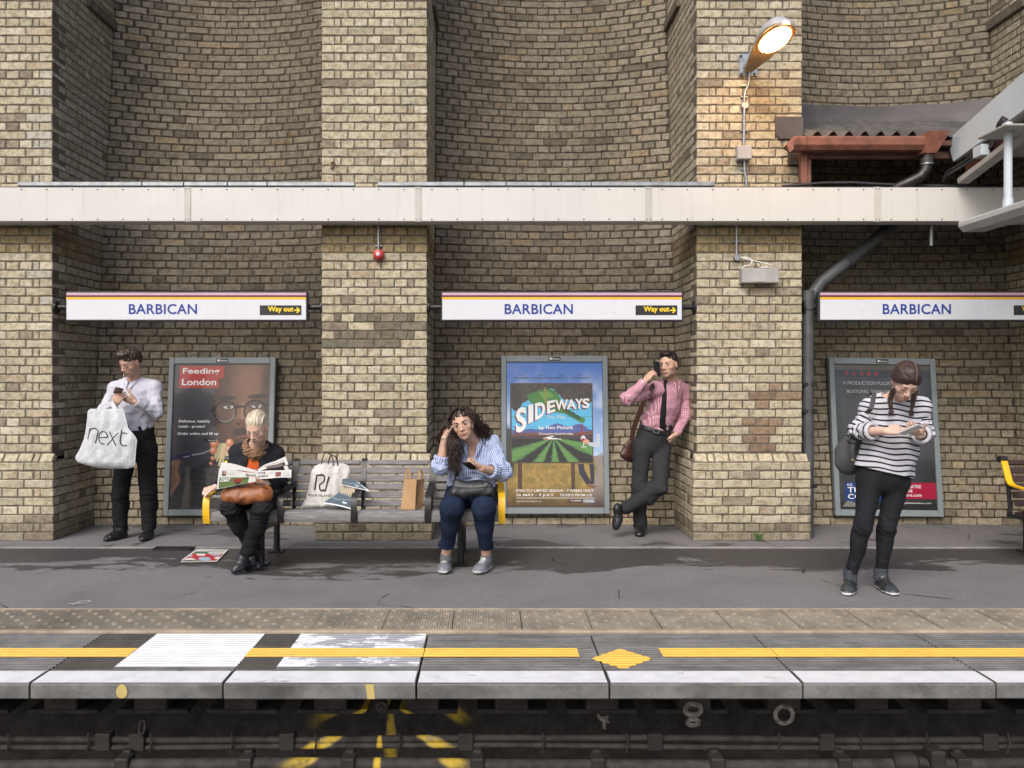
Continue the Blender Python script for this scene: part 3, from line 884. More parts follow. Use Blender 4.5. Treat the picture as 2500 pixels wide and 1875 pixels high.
def art_feeding(p):
    n = p.noise(7, 1)
    g = 52 + 14 * (1 - p.v) + 8 * n
    p.c[:] = np.stack([(g / 255) ** 2.2, ((g + 1) / 255) ** 2.2, ((g + 8) / 255) ** 2.2], -1)
    # head
    hd = p.ell(.78, .26, .365, .40, .06)
    sk = np.array(srgb(92, 60, 48)); lt = np.array(srgb(146, 104, 84)); dk = np.array(srgb(42, 27, 24))
    k = np.clip(.55 + .5 * np.exp(-((p.u - .78) ** 2 / .03 + (p.v - .12) ** 2 / .03)) - 1.2 * np.clip(.62 - p.u, 0, 1) - .5 * np.clip(p.v - .33, 0, 1) + .12 * (p.noise(20, 3) - .5), 0, 1)[..., None]
    f = np.where(k < .5, dk + (sk - dk) * k * 2, sk + (lt - sk) * (k * 2 - 1))
    p.put(hd, f)
    p.put(p.ell(1.02, .2, .1, .3, .4), (58, 38, 32), .7)
    for ex, ey in ((.555, .238), (.875, .226)):
        p.put(p.ell(ex, ey, .10, .016, .3, -.05), (32, 22, 20), .9)
    for ex, ey in ((.575, .298), (.868, .292)):
        p.put(p.ell(ex, ey - .005, .085, .035, .5), (60, 38, 32), .8)
        p.put(p.ell(ex, ey, .052, .0155), (206, 200, 196)); p.put(p.ell(ex + .004, ey - .001, .020, .0165), (28, 18, 16)); p.put(p.ell(ex + .010, ey - .005, .004, .003), (240, 240, 240))
        p.put(p.seg(ex - .06, ey - .006, ex + .05, ey - .014, .006), (36, 22, 20))
    # nose
    p.put(p.ell(.72, .37, .085, .07, .8), (150, 108, 88), .65); p.put(p.ell(.725, .408, .10, .03, .5), (98, 62, 50), .8)
    p.put(p.ell(.685, .417, .022, .009), (26, 15, 14)); p.put(p.ell(.765, .417, .022, .009), (26, 15, 14)); p.put(p.seg(.725, .27, .722, .38, .012), (186, 146, 122), .5)
    # beard and mouth
    p.put(p.ell(.76, .475, .13, .035, .5), (24, 17, 17), .9); p.put(p.ell(.76, .515, .085, .022, .3), (128, 70, 66)); p.put(p.ell(.76, .515, .07, .006), (40, 18, 18)); p.put(p.ell(.78, .575, .24, .055, .5), (28, 20, 20), .8)
    # glasses
    for ex, ey in ((.545, .335), (.855, .325)):
        o = p.ell(ex, ey, .122, .078) & ~p.ell(ex, ey, .104, .0665); p.put(o, (16, 16, 18)); p.put(p.ell(ex, ey, .104, .0665), (120, 110, 108), .16)
        p.put((p.ell(ex + .004, ey + .003, .104, .067) & ~p.ell(ex, ey, .098, .063)) & (p.v > ey + .02), (150, 150, 152), .8)
    p.put(p.seg(.655, .298, .75, .296, .012), (16, 16, 18)); p.put(p.seg(.43, .302, .40, .33, .012), (16, 16, 18)); p.put(p.seg(.95, .29, 1.0, .28, .01), (16, 16, 18))
    # jacket with faint check
    j = p.poly([(.0, .86), (.12, .76), (.30, .70), (.46, .63), (1, .60), (1, 1), (0, 1)])
    p.put(j, (27, 29, 38))
    gx = (np.abs(((p.u + .3 * p.v) * 15) % 1 - .5) < .03) | (np.abs(((p.v * 1.5 - .18 * p.u) * 15) % 1 - .5) < .035)
    p.put(j & gx, (78, 82, 96), .6)
    # food on the fork
    for i in range(16):
        a = rng.uniform(.50, .58); p.put(p.seg(a, .555, a + rng.uniform(-.07, .05), rng.uniform(.64, .71), .010), (206 + rng.randint(-20, 25), 186 + rng.randint(-20, 20), 150), .8)
    for cx, cy, r in ((.44, .55, .045), (.435, .60, .04), (.60, .545, .04), (.60, .59, .038), (.43, .655, .022), (.415, .69, .018)):
        p.put(p.ell(cx, cy, r, r / p.asp, .3), (206, 122, 84)); p.put(p.ell(cx - .01, cy - .006, r * .5, r * .35, .6), (240, 200, 176), .8)
    p.put(p.seg(.21, .632, .33, .618, .005), (176, 180, 188)); p.put(p.seg(.33, .618, .42, .592, .005), (176, 180, 188))
    p.put(p.poly([(0, .638), (.19, .617), (.21, .622), (.21, .645), (.19, .65), (0, .668)]), (34, 36, 72)); p.put(p.seg(.13, .646, .19, .638, .004), (180, 184, 200))
    # hand
    p.put(p.poly([(.0, .675), (.07, .66), (.10, .672), (.085, .70), (.075, .75), (.10, .78), (.10, .82), (.05, .87), (.02, .90), (0, .91)]), (130, 92, 76))
    p.put(p.poly([(0, .70), (.05, .70), (.045, .76), (.06, .80), (.03, .86), (0, .88)]), (96, 62, 50), .8)
    # red boxes
    p.put(p.rect(.055, .012, .515, .098), (186, 52, 46)); p.put(p.rect(.045, .098, .465, .168), (184, 48, 44))
    p.put(p.rect(.33, .517, .455, .541), (22, 24, 30)); p.c *= .78

def art_vineyard(p):
    sky = np.clip(p.v / .62, 0, 1)[..., None]
    p.c[:] = np.array(srgb(52, 104, 190)) * (1 - sky) + np.array(srgb(150, 178, 214)) * sky
    cl = np.clip((p.noise(5, 5) * .6 + p.noise(11, 6) * .4 - .5) * 3, 0, 1) * np.clip(p.v * 2.4, .15, 1); p.put(cl, (214, 224, 236), .75)
    gr = p.v > .66 + .02 * np.sin(p.u * 4)
    n = p.noise(60, 8) * .5 + p.noise(24, 9) * .5
    gc = np.array(srgb(150, 124, 66)) * (.55 + .75 * n)[..., None]; p.put(gr, gc)
    p.put(gr & (p.noise(14, 12) > .62), (112, 104, 48), .55)
    p.put(p.rect(0, .46, .07, .78), (38, 44, 36), .85); p.put(p.ell(.0, .62, .12, .16, .5), (40, 48, 34), .8)
    p.put(p.poly([(.90, .66), (1, .62), (1, 1), (.82, 1), (.93, .74)]), (132, 128, 134), .7)
    p.put(np.clip((p.v - .84) / .16, 0, 1), (44, 24, 24), .85)
    # billboard
    p.put(p.rect(.115, .70, .155, .885), (74, 48, 38)); p.put(p.rect(.665, .70, .705, .885), (74, 48, 38))
    a, b, c, d = .035, .145, .90, .70
    p.put(p.rect(a, b, c, d), (74, 50, 40))
    a += .016; b += .008; c -= .014; d -= .008
    U = (p.u - a) / (c - a); V = (p.v - b) / (d - b); I = p.rect(a, b, c, d)
    p.put(I, (84, 176, 218))
    # tree canopy
    edge = .20 + .05 * np.sin(9 * U) + .10 * (p.noise(16, 21) - .3) - .12 * np.exp(-((U - .42) / .2) ** 2)
    p.put(I & (V < edge), (56, 48, 40)); p.put(I & (V < edge) & (p.noise(34, 22) > .55), (78, 66, 52), .8)
    p.put(I & (U < .13) & (V < .30 + .05 * np.sin(30 * U)), (52, 44, 38))
    def T(pts): return p.poly([(a + x * (c - a), b + y * (d - b)) for x, y in pts])
    # bottle
    p.put(I & T([(.06, .02), (.22, .02), (.30, .2), (.26, .26)]), (70, 62, 52))
    p.put(I & T([(.19, .14), (.34, .08), (.50, .06), (.58, .12), (.64, .24), (.72, .33), (.86, .42), (.915, .435), (.92, .47), (.89, .505), (.85, .49), (.66, .38), (.50, .36), (.36, .30), (.24, .24)]), (62, 122, 50))
    p.put(I & T([(.62, .32), (.72, .33), (.86, .42), (.85, .47), (.70, .39)]), (36, 78, 52)); p.put(I & T([(.34, .10), (.47, .08), (.53, .16), (.40, .2)]), (112, 160, 66), .7)
    p.put(I & T([(.405, .04), (.43, .04), (.44, .33), (.42, .33)]), (146, 130, 62), .8)
    # hills, rows
    p.put(I & (V > .585 - .07 * np.exp(-((U - .58) / .16) ** 2) - .06 * np.exp(-((U - .84) / .1) ** 2) + .01 * np.sin(20 * U)), (72, 88, 148))
    p.put(I & (V > .645 - .04 * U - .012 * np.sin(7 * U)), (104, 66, 62)); p.put(I & (V > .665 - .015 * U), (66, 52, 52))
    fld = I & (V > .70); p.put(fld, (30, 30, 34))
    ang = np.arctan2(U - .52, np.maximum(V - .688, 1e-4)); st = np.sin(ang * 10.5 + .9)
    p.put(fld & (st > -.1 + .5 * (p.noise(50, 31) - .5)), (74, 116, 62)); p.put(fld & (st > .55), (88, 134, 70))
    p.put(I & T([(.39, .70), (.49, .665), (.53, .67), (.47, .70)]), (228, 228, 226)); p.put(I & T([(.45, .695), (.62, .70), (.62, .708), (.45, .71)]), (232, 230, 228)); p.put(I & T([(.39, .70), (.45, .695), (.45, .712), (.40, .712)]), (150, 92, 66))
    p.put(I & (np.abs((V * 15.5) % 1 - .5) < .025), (40, 52, 66), .55)
    # pour, glass, arm, legs
    p.put(p.seg(.785, .43, .775, .52, .006), (150, 20, 40)); p.put(p.ell(.795, .53, .024, .02), (214, 220, 226), .9); p.put(p.ell(.795, .54, .022, .012), (130, 24, 40)); p.put(p.seg(.795, .55, .797, .585, .004), (220, 224, 228)); p.put(p.seg(.775, .588, .82, .588, .004), (220, 224, 228))
    p.put(p.ell(.825, .552, .036, .016), (196, 146, 122)); p.put(p.poly([(.845, .556), (.93, .555), (.94, .49), (.97, .50), (.972, .585), (.93, .592), (.85, .578)]), (178, 188, 200))
    p.put(p.poly([(.735, .705), (.80, .705), (.80, .74), (.86, .82), (.85, .845), (.82, .845), (.75, .77)]), (34, 38, 60)); p.put(p.poly([(.85, .705), (.90, .705), (.905, .78), (.90, .845), (.86, .845), (.865, .78)]), (34, 38, 60))
    p.put(p.ell(.855, .855, .03, .009), (116, 76, 52)); p.put(p.ell(.89, .86, .03, .009), (116, 76, 52))
    p.put(p.rect(.78, .945, .905, .968), (128, 136, 156)); p.put(p.rect(.64, .945, .78, .968), (64, 18, 40)); p.put(p.rect(.095, .936, .905, .9385), (205, 200, 200))

def art_theatre(p):
    g = 40 + 22 * p.noise(4, 41) + 12 * np.clip(1 - p.v * 2, 0, 1)
    p.c[:] = np.stack([(g / 255) ** 2.2] * 2 + [((g + 3) / 255) ** 2.2], -1)
    for i, x in enumerate((.08, .3, .62, .85)): p.put(np.exp(-((p.u - x) / .05) ** 2) * np.clip(.7 - p.v, 0, 1), (92, 94, 96), .5)
    p.put(p.ell(.62, .55, .3, .22, .9), (64, 62, 62), .6)
    p.put(p.rect(0, .04, 1, .09), (46, 50, 56)); p.put(p.rect(.0, .0, 1, .038), (92, 84, 62), .6)
    p.put(p.rect(.06, .815, .47, .945), (22, 58, 112)); p.put(p.rect(.45, .815, 1, .925), (150, 24, 56)); p.put(p.rect(0, .95, 1, 1), (26, 26, 28))
    p.put(p.poly([(.02, .985), (.08, .94), (.14, .95), (.22, .985)]), (110, 112, 108))
    def star(cx, cy, r): return p.poly([(cx + r * (1 if k % 2 == 0 else .42) * math.sin(k * math.pi / 5), cy - r / p.asp * (1 if k % 2 == 0 else .42) * math.cos(k * math.pi / 5)) for k in range(10)])
    for i in range(5): p.put(star(.13 + .078 * i, .062, .03), (150, 36, 50))
    for i in range(4): p.put(star(.60 + .078 * i, .062, .03), (150, 36, 50))

def glossy_print(name):
    t = NT(name); t.bump(t.noise(3, 2, t.pos()), .04, .01)
    return t.out(t.attr('tone')[0], .32, spec=.5, **{'Coat Weight': .35, 'Coat Roughness': .06})
M_PRINT = glossy_print('poster_print')

def poster(cx, label, art, texts, zb=.10, ob=7.925, slope=.105, W=1.05, H=1.545, tilt=0.0):
    """frame leaning back with the battered wall; texts: (string, u, v_baseline, width, height, colour key, bold)"""
    o = Vector((cx - W / 2, ob, zb)); yd = Vector((0, slope, 1)).normalized(); xd = Vector((1, 0, tilt)).normalized()
    nd = xd.cross(yd)
    root = empty('poster_frame', (cx, ob, zb), label, 'poster', 'framed wall posters')
    B = Matrix((xd, yd, nd)).transposed().to_4x4(); B.translation = o
    fw, ft, fb_ = .052, .064, .062
    MB().box((-.005, -.005, -.075), (W + .005, H + .005, -.0445), .004, B).build('backing', M_DKGREY, root)
    for nm, lo, hi in (('frame_side', (0, 0, -.044), (fw, H, .006)), ('frame_side', (W - fw, 0, -.044), (W, H, .006)),
                       ('frame_top', (fw + .0005, H - ft, -.044), (W - fw - .0005, H, .0055)), ('frame_bottom', (fw + .0005, 0, -.044), (W - fw - .0005, fb_, .0055))):
        MB().box(lo, hi, .005, B).build(nm, M_GREYF, root)
    pw, ph = W - 2 * fw - .004, H - ft - fb_ - .004
    p = Pic(pw, ph, .0052); art(p)
    U, V = p.u.ravel(), p.v.ravel()
    pts = np.array(o) + np.outer(fw + .002 + U * pw, np.array(xd)) + np.outer(fb_ + .002 + (1 - V) * ph, np.array(yd)) + np.array(nd) * -.012
    me = grid_mesh('print', pts[:, :], p.nu, p.nv, p.c.reshape(-1, 3))
    me.flip_normals()
    pr = link('poster_print', me, root, M_PRINT)
    sh = Sheet(o + xd * (fw + .002) + yd * (fb_ + .002) + nd * -.012, xd, yd)
    for i_, (s_, u, v, w, h, k, b) in enumerate(texts):
        sh.tri((k, i_), fit_text(s_, u * pw, (1 - v) * ph, w * pw if w else None, h * ph if h else None, b), .0012)
    nm = {k: 'print_lettering' for k in sh.mb}
    sh.build(pr, nm, {k: TXT[k[0]] for k in sh.mb})
    # maker's badge
    bd = MB().box((W / 2 - .06, H - .052, .006), (W / 2 + .06, H - .012, .0085), .001, B).build('maker_badge', M_NAVYBLK, root)
    sb = Sheet(o + xd * (W / 2 - .06) + yd * (H - .052) + nd * .0086, xd, yd)
    sb.rect('w', .012, .011, .034, .031, .0006); sb.tri('w', fit_text('Exterion', .040, .011, .07, .018, .01), .0006)
    sb.build(bd, dict(w='badge_lettering'), dict(w=M_PRINTW))
    return root
TXT = dict(w=M_PRINTW, g=simple('print_grey', (.42, .42, .42), .4, var=.02), r=simple('print_red', (.24, .03, .035), .4, var=.02),
           n=simple('print_navy', (.03, .035, .07), .4, var=.02), m=simple('print_maroon', (.13, .03, .035), .4, var=.02), c=simple('print_pale_blue', (.5, .64, .72), .4, var=.02))
poster(-2.635, 'framed food poster showing a face in round glasses behind the reading woman', art_feeding, [
    ('Feeding', .085, .079, .385, .052, 'w', .02), ('London', .08, .148, .36, .046, 'w', .02),
    ('Delicious, healthy', .065, .412, .325, .024, 'w', .008), ('meals - pronto!', .063, .448, .275, .024, 'w', .008), ('Order online and fill up', .055, .498, .425, .024, 'w', .008),
    ('App Store', .375, .536, .075, .011, 'w', 0), ('LONDON', .40, .922, .22, .017, 'w', 0)], zb=.10)
SWH = []
poster(.640, 'framed theatre poster with a vineyard billboard, between bench and leaning man', art_vineyard, [
    ('WEYMAN', .07, .116, .17, .014, 'n', .006), ('HARRISON', .265, .116, .205, .014, 'n', .006), ('PIERCY', .495, .116, .14, .014, 'n', .006), ('CORDINGLY', .66, .116, .22, .014, 'n', .006),
    ('Daniel', .12, .094, .07, .010, 'n', 0), ('Simon', .335, .094, .07, .010, 'n', 0), ('Ellie', .545, .094, .05, .010, 'n', 0), ('Beth', .745, .094, .055, .010, 'n', 0),
    ('The Play', .405, .397, .21, .027, 'c', .012), ('by Rex Pickett', .335, .472, .355, .030, 'w', .012), ('Directed by David Grindley', .335, .508, .355, .018, 'w', .006),
    ('STRICTLY LIMITED SEASON - 7 WEEKS ONLY', .095, .896, .80, .018, 'w', .008), ('26 MAY - 9 JULY', .095, .930, .39, .022, 'w', .008), ('TICKETS FROM £15', .545, .926, .33, .017, 'w', .008),
    ('STJAMESTHEATRE.CO.UK', .095, .966, .26, .010, 'w', 0), ('ST.JAMES', .655, .963, .11, .012, 'w', .01), ('THEATRE', .80, .963, .09, .011, 'w', 0)], zb=.118)
# curved, growing title letters on the vineyard board
def sideways():
    root = [o for o in col.objects if o.name.startswith('poster_print')][1]
    pw, ph = 1.05 - .104 - .004, 1.545 - .126 - .004
    o = Vector((.640 - .525, 7.925, .118)); yd = Vector((0, .105, 1)).normalized(); xd = Vector((1, 0, 0)); nd = xd.cross(yd)
    sh = Sheet(o + xd * .054 + yd * .064 + nd * -.012, xd, yd)
    # letter: left, right, top-left v, top-right v, bottom-left v, bottom-right v
    L = [('S', .095, .205, .325, .305, .500, .470), ('I', .225, .275, .300, .292, .430, .412), ('D', .295, .400, .288, .270, .408, .372), ('E', .420, .505, .272, .262, .362, .342),
         ('W', .505, .640, .262, .258, .338, .326), ('A', .625, .725, .260, .256, .328, .324), ('Y', .715, .795, .255, .252, .325, .322), ('S', .790, .865, .252, .250, .322, .318)]
    for key, h, dx, dy in (('m', .0016, -.012, .014), ('w', .0026, 0, 0)):
        for ch, x0, x1, t0, t1, b0, b1 in L:
            v, f = text2d(ch, .035); lo = v.min(0); hi = v.max(0); q = (v - lo) / (hi - lo)
            X = x0 + (x1 - x0) * q[:, 0]; T = t0 + (t1 - t0) * q[:, 0]; Bm = b0 + (b1 - b0) * q[:, 0]
            Vv = Bm + (T - Bm) * q[:, 1]
            sh.tri(key, (np.stack([(X + dx) * pw, (1 - Vv - dy * .6) * ph], 1), f), h)
    sh.build(root, dict(m='title_shadow', w='title_lettering'), TXT)
sideways()
poster(3.875, 'dark framed theatre poster behind the woman in the striped top', art_theatre, [
    ("'A PRODUCTION PULSATING", .08, .142, .60, .026, 'g', .004), ("'BUSTLING, ENERGETIC'", .115, .202, .52, .026, 'g', .004),
    ('KE', .085, .842, .05, .016, 'w', 0), ('TH', .085, .884, .13, .034, 'w', .01), ('CO', .085, .93, .14, .034, 'w', .01),
    ('THEATRE', .66, .852, .185, .022, 'w', .004), ('ONLINE', .60, .881, .155, .020, 'w', .004), ('theatre.com', .60, .91, .245, .022, 'w', .004), ('branaghtheatrelive.com', .58, .962, .36, .014, 'w', 0)], zb=.10, ob=7.93, tilt=-.012)

# ------------------------------------------------------------------ benches
def wood_mat(name, c1, c2, rough=.8):
    t = NT(name); p = t.pos((3, 40, 40)); g = t.noise(2.2, 6, p, .65, 1.2)
    c = t.mix(t.ramp(g, .3, .7), c1, c2); c = t.mix(t.ramp(t.noise(1.0, 6, t.pos((6, 160, 160)), .7), .55, .7, 0, .6), c, tuple(x * .4 for x in c2))
    t.bump(t.noise(1.5, 5, t.pos((5, 120, 120)), .7), .5, .003)
    return t.out(c, rough, spec=.3)
M_OAK = wood_mat('weathered_grey_timber', (.255, .25, .25), (.135, .13, .13))
M_BROWN = wood_mat('brown_stained_timber', (.055, .032, .028), (.035, .02, .018), .55)
BARP = [(6.062, .362), (6.046, .40), (6.040, .46), (6.046, .525), (6.066, .557), (6.10, .570), (6.25, .580), (6.42, .590), (6.462, .598), (6.488, .622), (6.512, .68), (6.545, .755), (6.555, .777), (6.585, .785)]
def flat_bar(x, pts, w, t):
    """flat bar of width w along X swept through (y,z)"""
    m = MB(); n = len(pts); vs = []
    for i, (y, z) in enumerate(pts):
        a = pts[max(i - 1, 0)]; b = pts[min(i + 1, n - 1)]; d = Vector((b[0] - a[0], b[1] - a[1])).normalized(); nn = Vector((-d.y, d.x)) * t / 2
        for sx, sn in ((-1, 1), (1, 1), (1, -1), (-1, -1)): vs.append((x + sx * w / 2, y + sn * nn.x, z + sn * nn.y))
    fs = [(4 * i + k, 4 * i + (k + 1) % 4, 4 * i + 4 + (k + 1) % 4, 4 * i + 4 + k) for i in range(n - 1) for k in range(4)] + [(3, 2, 1, 0), tuple(4 * (n - 1) + k for k in range(4))]
    return m.add(vs, [tuple(reversed(f)) for f in fs])
def bench(x0, label, wood, nseat=4, dy=0.0, legs=True):
    SW = .545; x1 = x0 + SW * nseat
    b = empty('bench', ((x0 + x1) / 2, 6.3 + dy, 0), label, 'bench', 'platform benches')
    sh = lambda pts: [(y + dy, z) for y, z in pts]
    for i in range(nseat + 1):
        end = i in (0, nseat); x = x0 + SW * i
        flat_bar(x, sh(BARP), .046 if not end else .05, .011).build('armrest', M_YELLOW if end else M_BLACK, b, 50)
        if end: MB().tube([(x - .03, 6.572 + dy, .783), (x + .03, 6.572 + dy, .783)], .026, 14).build('end_cap', M_BLACK, b, 40)
        MB().bar((x, 6.09 + dy, .372), (x, 6.50 + dy, .345), .03, .03, bev=.003).build('seat_bearer', M_BLACK, b)
        MB().bar((x, 6.47 + dy, .36), (x, 6.50 + dy, .61), .03, .012, up=(0, 1, 0)).build('back_stay', M_BLACK, b)
    for i in range(nseat):
        a = x0 + SW * i + .026; c = x0 + SW * (i + 1) - .026
        # front nosing of the seat, rounded
        pr = [(6.058, .372), (6.052, .385), (6.050, .415), (6.056, .438), (6.072, .449), (6.095, .451), (6.118, .449), (6.122, .372)]
        m = MB(); vs = [(x, y + dy, z) for x in (a, c) for y, z in pr]; n = len(pr)
        m.add(vs, [(k, (k + 1) % n, n + (k + 1) % n, n + k) for k in range(n)] + [tuple(reversed(range(n))), tuple(range(n, 2 * n))])
        o = m.build('seat_slat', wood, b, 35)
        bm = bmesh.new(); bm.from_mesh(o.data); bmesh.ops.recalc_face_normals(bm, faces=bm.faces); bm.to_mesh(o.data); bm.free()
        for k in range(4):
            y = 6.130 + .085 * k; z = .447 - .010 * k - .004 * k * k
            MB().box((a, y + dy, z - .022), (c, y + .075 + dy, z), .004).build('seat_slat', wood, b)
        for k in range(6):
            z = .452 + .0615 * k; y = 6.44 + .115 * (k / 5)
            m = Matrix.Translation((0, y + dy, z)) @ Matrix.Rotation(R(-14), 4, 'X')
            if k < 5: MB().box((a - .012, -.010, -.024), (c + .012, .012, .025), .004, m).build('back_slat', wood, b)
            else: MB().box((a + .004, -.016, -.022), (c - .004, .022, .020), .009, m).build('back_slat', wood, b)
    MB().box((x0 + .02, 6.30 + dy, .335), (x1 - .02, 6.36 + dy, .375), .004).build('beam', M_BLACK, b)
    if legs:
        for x in (x0 + .33, x1 - .31):
            for y, (r_, n_) in ((6.32, (.026, 16)), (6.78, (.026, 16))):
                MB().tube([(x, y + dy, .0), (x, y + dy, .302 if y < 6.5 else .27)], r_, n_).build('leg', M_BLACK, b, 40)
                MB().box((x - .06, y - .05 + dy, .0), (x + .06, y + .05 + dy, .012), .003).build('foot_plate', M_BLACK, b)
            MB().bar((x, 6.28 + dy, .285), (x, 6.80 + dy, .255), .05, .05, bev=.004).build('leg_brace', M_BLACK, b)
    return b
bench(-2.09, 'weathered grey timber bench with black and yellow armrests, two women seated on it', M_OAK)
bench(4.115, 'brown slatted bench with a yellow armrest at the right edge', M_BROWN)

# ------------------------------------------------------------------ street lamp on the pier, with its conduit
def lamp():
    r = empty('street_lamp', P(1828, 140, 7.27), 'lit grey street lamp on a bracket plate high on the brick pier', 'lamp')
    A = P(1826, 170, 7.20); B = P(1919, 55, 6.56)
    d = (B - A).normalized(); side = Vector((1, .12, 0)).normalized(); side = (side - d * side.dot(d)).normalized(); dn = d.cross(side).normalized()
    if dn.z > 0: dn = -dn
    L = (B - A).length
    def sect(t):   # half width, dome height
        w = np.interp(t, [0, .08, .3, .55, .75, .9, .97, 1.0], [.03, .05, .085, .122, .138, .124, .086, .03])
        h = np.interp(t, [0, .1, .4, .75, .92, 1.0], [.03, .05, .085, .125, .10, .02]); return w, h
    m = MB(); n = 15; ts = [0, .04, .08, .16, .3, .45, .55, .65, .75, .84, .9, .94, .97, .99, 1.0]; vs = []
    for t in ts:
        w, h = sect(t); c = A + d * (L * t)
        for k in range(n):
            a = math.pi * k / (n - 1); vs.append(c + side * (w * math.cos(a)) - dn * (h * math.sin(a)))
    fs = [(i * n + k, i * n + k + 1, (i + 1) * n + k + 1, (i + 1) * n + k) for i in range(len(ts) - 1) for k in range(n - 1)]
    m.add(vs, fs); m.build('hood', simple('lamp_grey', (.42, .42, .44), .45, var=.1, vscale=12), r, 60)
    m = MB(); vs = []                                             # rim and flat underside tray
    for t in ts:
        w, h = sect(t); c = A + d * (L * t)
        vs += [c + side * (w + .002), c + side * (w + .002) + dn * .022, c - side * (w + .002) + dn * .022, c - side * (w + .002)]
    m.add(vs, [(4 * i + k, 4 * i + k + 1, 4 * i + 5 + k, 4 * i + 4 + k) for i in range(len(ts) - 1) for k in range(3)])
    m.build('tray', simple('lamp_tray', (.30, .22, .13), .4, var=.12), r)
    t = NT('lamp_glow'); t.out((1, .8, .5), .4, **{'Emission Color': (1.0, .52, .16), 'Emission Strength': 55.0}); glow = t.m
    c = A + d * (L * .72) + dn * .020
    M_ = Matrix((d, side, dn)).transposed().to_4x4(); M_.translation = c
    prof = [(1.0, 0), (.96, .3), (.82, .6), (.55, .85), (.2, .98)]
    bm = MB().lathe(prof, 28, M_ @ Matrix.Diagonal((.175, .112, .055, 1)))
    bm.build('lens', glow, r, 70)
    MB().lathe([(1.12, 0), (1.12, .12), (1.02, .18)], 28, M_ @ Matrix.Diagonal((.175, .112, .055, 1)) ).build('lens_rim', simple('lamp_amber_rim', (.40, .22, .08), .35, var=.1), r, 60)
    p0 = P(1804, 132, 7.272); p1 = P(1848, 186, 7.272)
    MB().box((p0.x, 7.262, p1.z), (p0.x + .09, 7.276, p0.z), .002).add([(p0.x + .09, 7.262, p1.z), (p1.x, 7.262, p1.z), (p1.x, 7.262, p1.z + .075), (p0.x + .09, 7.262, p1.z + .10)], [(0, 1, 2, 3)]).build('bracket_plate', M_STEEL, r)
    for x, y in ((1809, 137), (1810, 181), (1842, 181)):
        q = P(x, y, 7.262); MB().lathe([(.012, 0), (.012, .01), (.005, .013)], 6, Matrix.Translation(q) @ Matrix.Rotation(R(90), 4, 'X')).build('bolt', M_DKGREY, r)
    MB().bar(P(1822, 160, 7.26), A + d * .05, .05, .03).build('bracket_arm', M_STEEL, r)
lamp()
def wallpt(px, py, Y=7.25): return P(px, py, Y)
def clip_at(px, py, root, Y=7.262):
    q = P(px, py, Y); return MB().box((q.x - .032, Y, q.z - .008), (q.x + .032, Y + .012, q.z + .008), .003).build('saddle_clip', M_STEEL, root)
cd = empty('lamp_conduit', P(1818, 450, 7.25), 'galvanised conduit with round and square boxes below the street lamp', 'conduit')
path = [(1828, 172), (1829, 195), (1827, 208), (1820, 222), (1817, 236), (1817, 250)]
MB().tube([P(x, y, 7.245) for x, y in path], .011, 10).build('flexible_conduit', M_STEEL, cd, 50)
MB().tube([P(1817, 262, 7.25), P(1816, 360, 7.25)], .011, 10).build('conduit', M_STEEL, cd, 50)
MB().tube([P(x, y, 7.25) for x, y in ((1817, 385), (1818, 420), (1822, 436), (1822, 462))], .012, 10).build('conduit', M_STEEL, cd, 50)
q = P(1818, 258, 7.262); MB().lathe([(.036, 0), (.036, .03), (.030, .036)], 20, Matrix.Translation((q.x, 7.275, q.z)) @ Matrix.Rotation(R(90), 4, 'X')).build('round_box', M_STEEL, cd, 40)
q = P(1817, 373, 7.22); MB().box((q.x - .062, 7.2, q.z - .06), (q.x + .062, 7.275, q.z + .06), .006).build('square_box', simple('box_grey', (.38, .37, .37), .5, var=.06), cd)
for y in (208, 236, 318, 413): clip_at(1817.5, y, cd)

# ------------------------------------------------------------------ alarm sounder and hook on the middle pier
al = empty('alarm_sounder', P(925, 622, 7.24), 'red round alarm sounder hanging from a grey conduit on the middle pier', 'alarm')
MB().tube([P(924, 540, 7.25), P(924, 608, 7.25)], .011, 10).build('conduit', M_STEEL, al, 50)
clip_at(924, 600, al)
q = P(925, 623, 7.275); Mx = Matrix.Translation((q.x, 7.275, q.z)) @ Matrix.Rotation(R(90), 4, 'X')
MB().lathe([(.050, 0), (.050, .025), (.046, .034), (.038, .036), (.036, .05), (.028, .054)], 28, Mx).build('housing', M_RED, al, 40)
MB().lathe([(.017, .054), (.017, .06), (.008, .063)], 18, Mx).build('lens', simple('alarm_lens', (.55, .48, .5), .3), al, 40)
hk = empty('wall_hook', P(812, 403, 7.27), 'small rusty hook fixed near the left edge of the middle pier', 'hook')
MB().box(tuple(P(807, 411, 7.262)), tuple(P(814, 396, 7.275)), .002).build('plate', M_WOODD, hk)
MB().tube([P(x, y, Y) for x, y, Y in ((811, 398, 7.26), (815, 393, 7.22), (818, 398, 7.21), (816, 408, 7.22))], .007, 8).build('hook', M_WOODD, hk, 50)

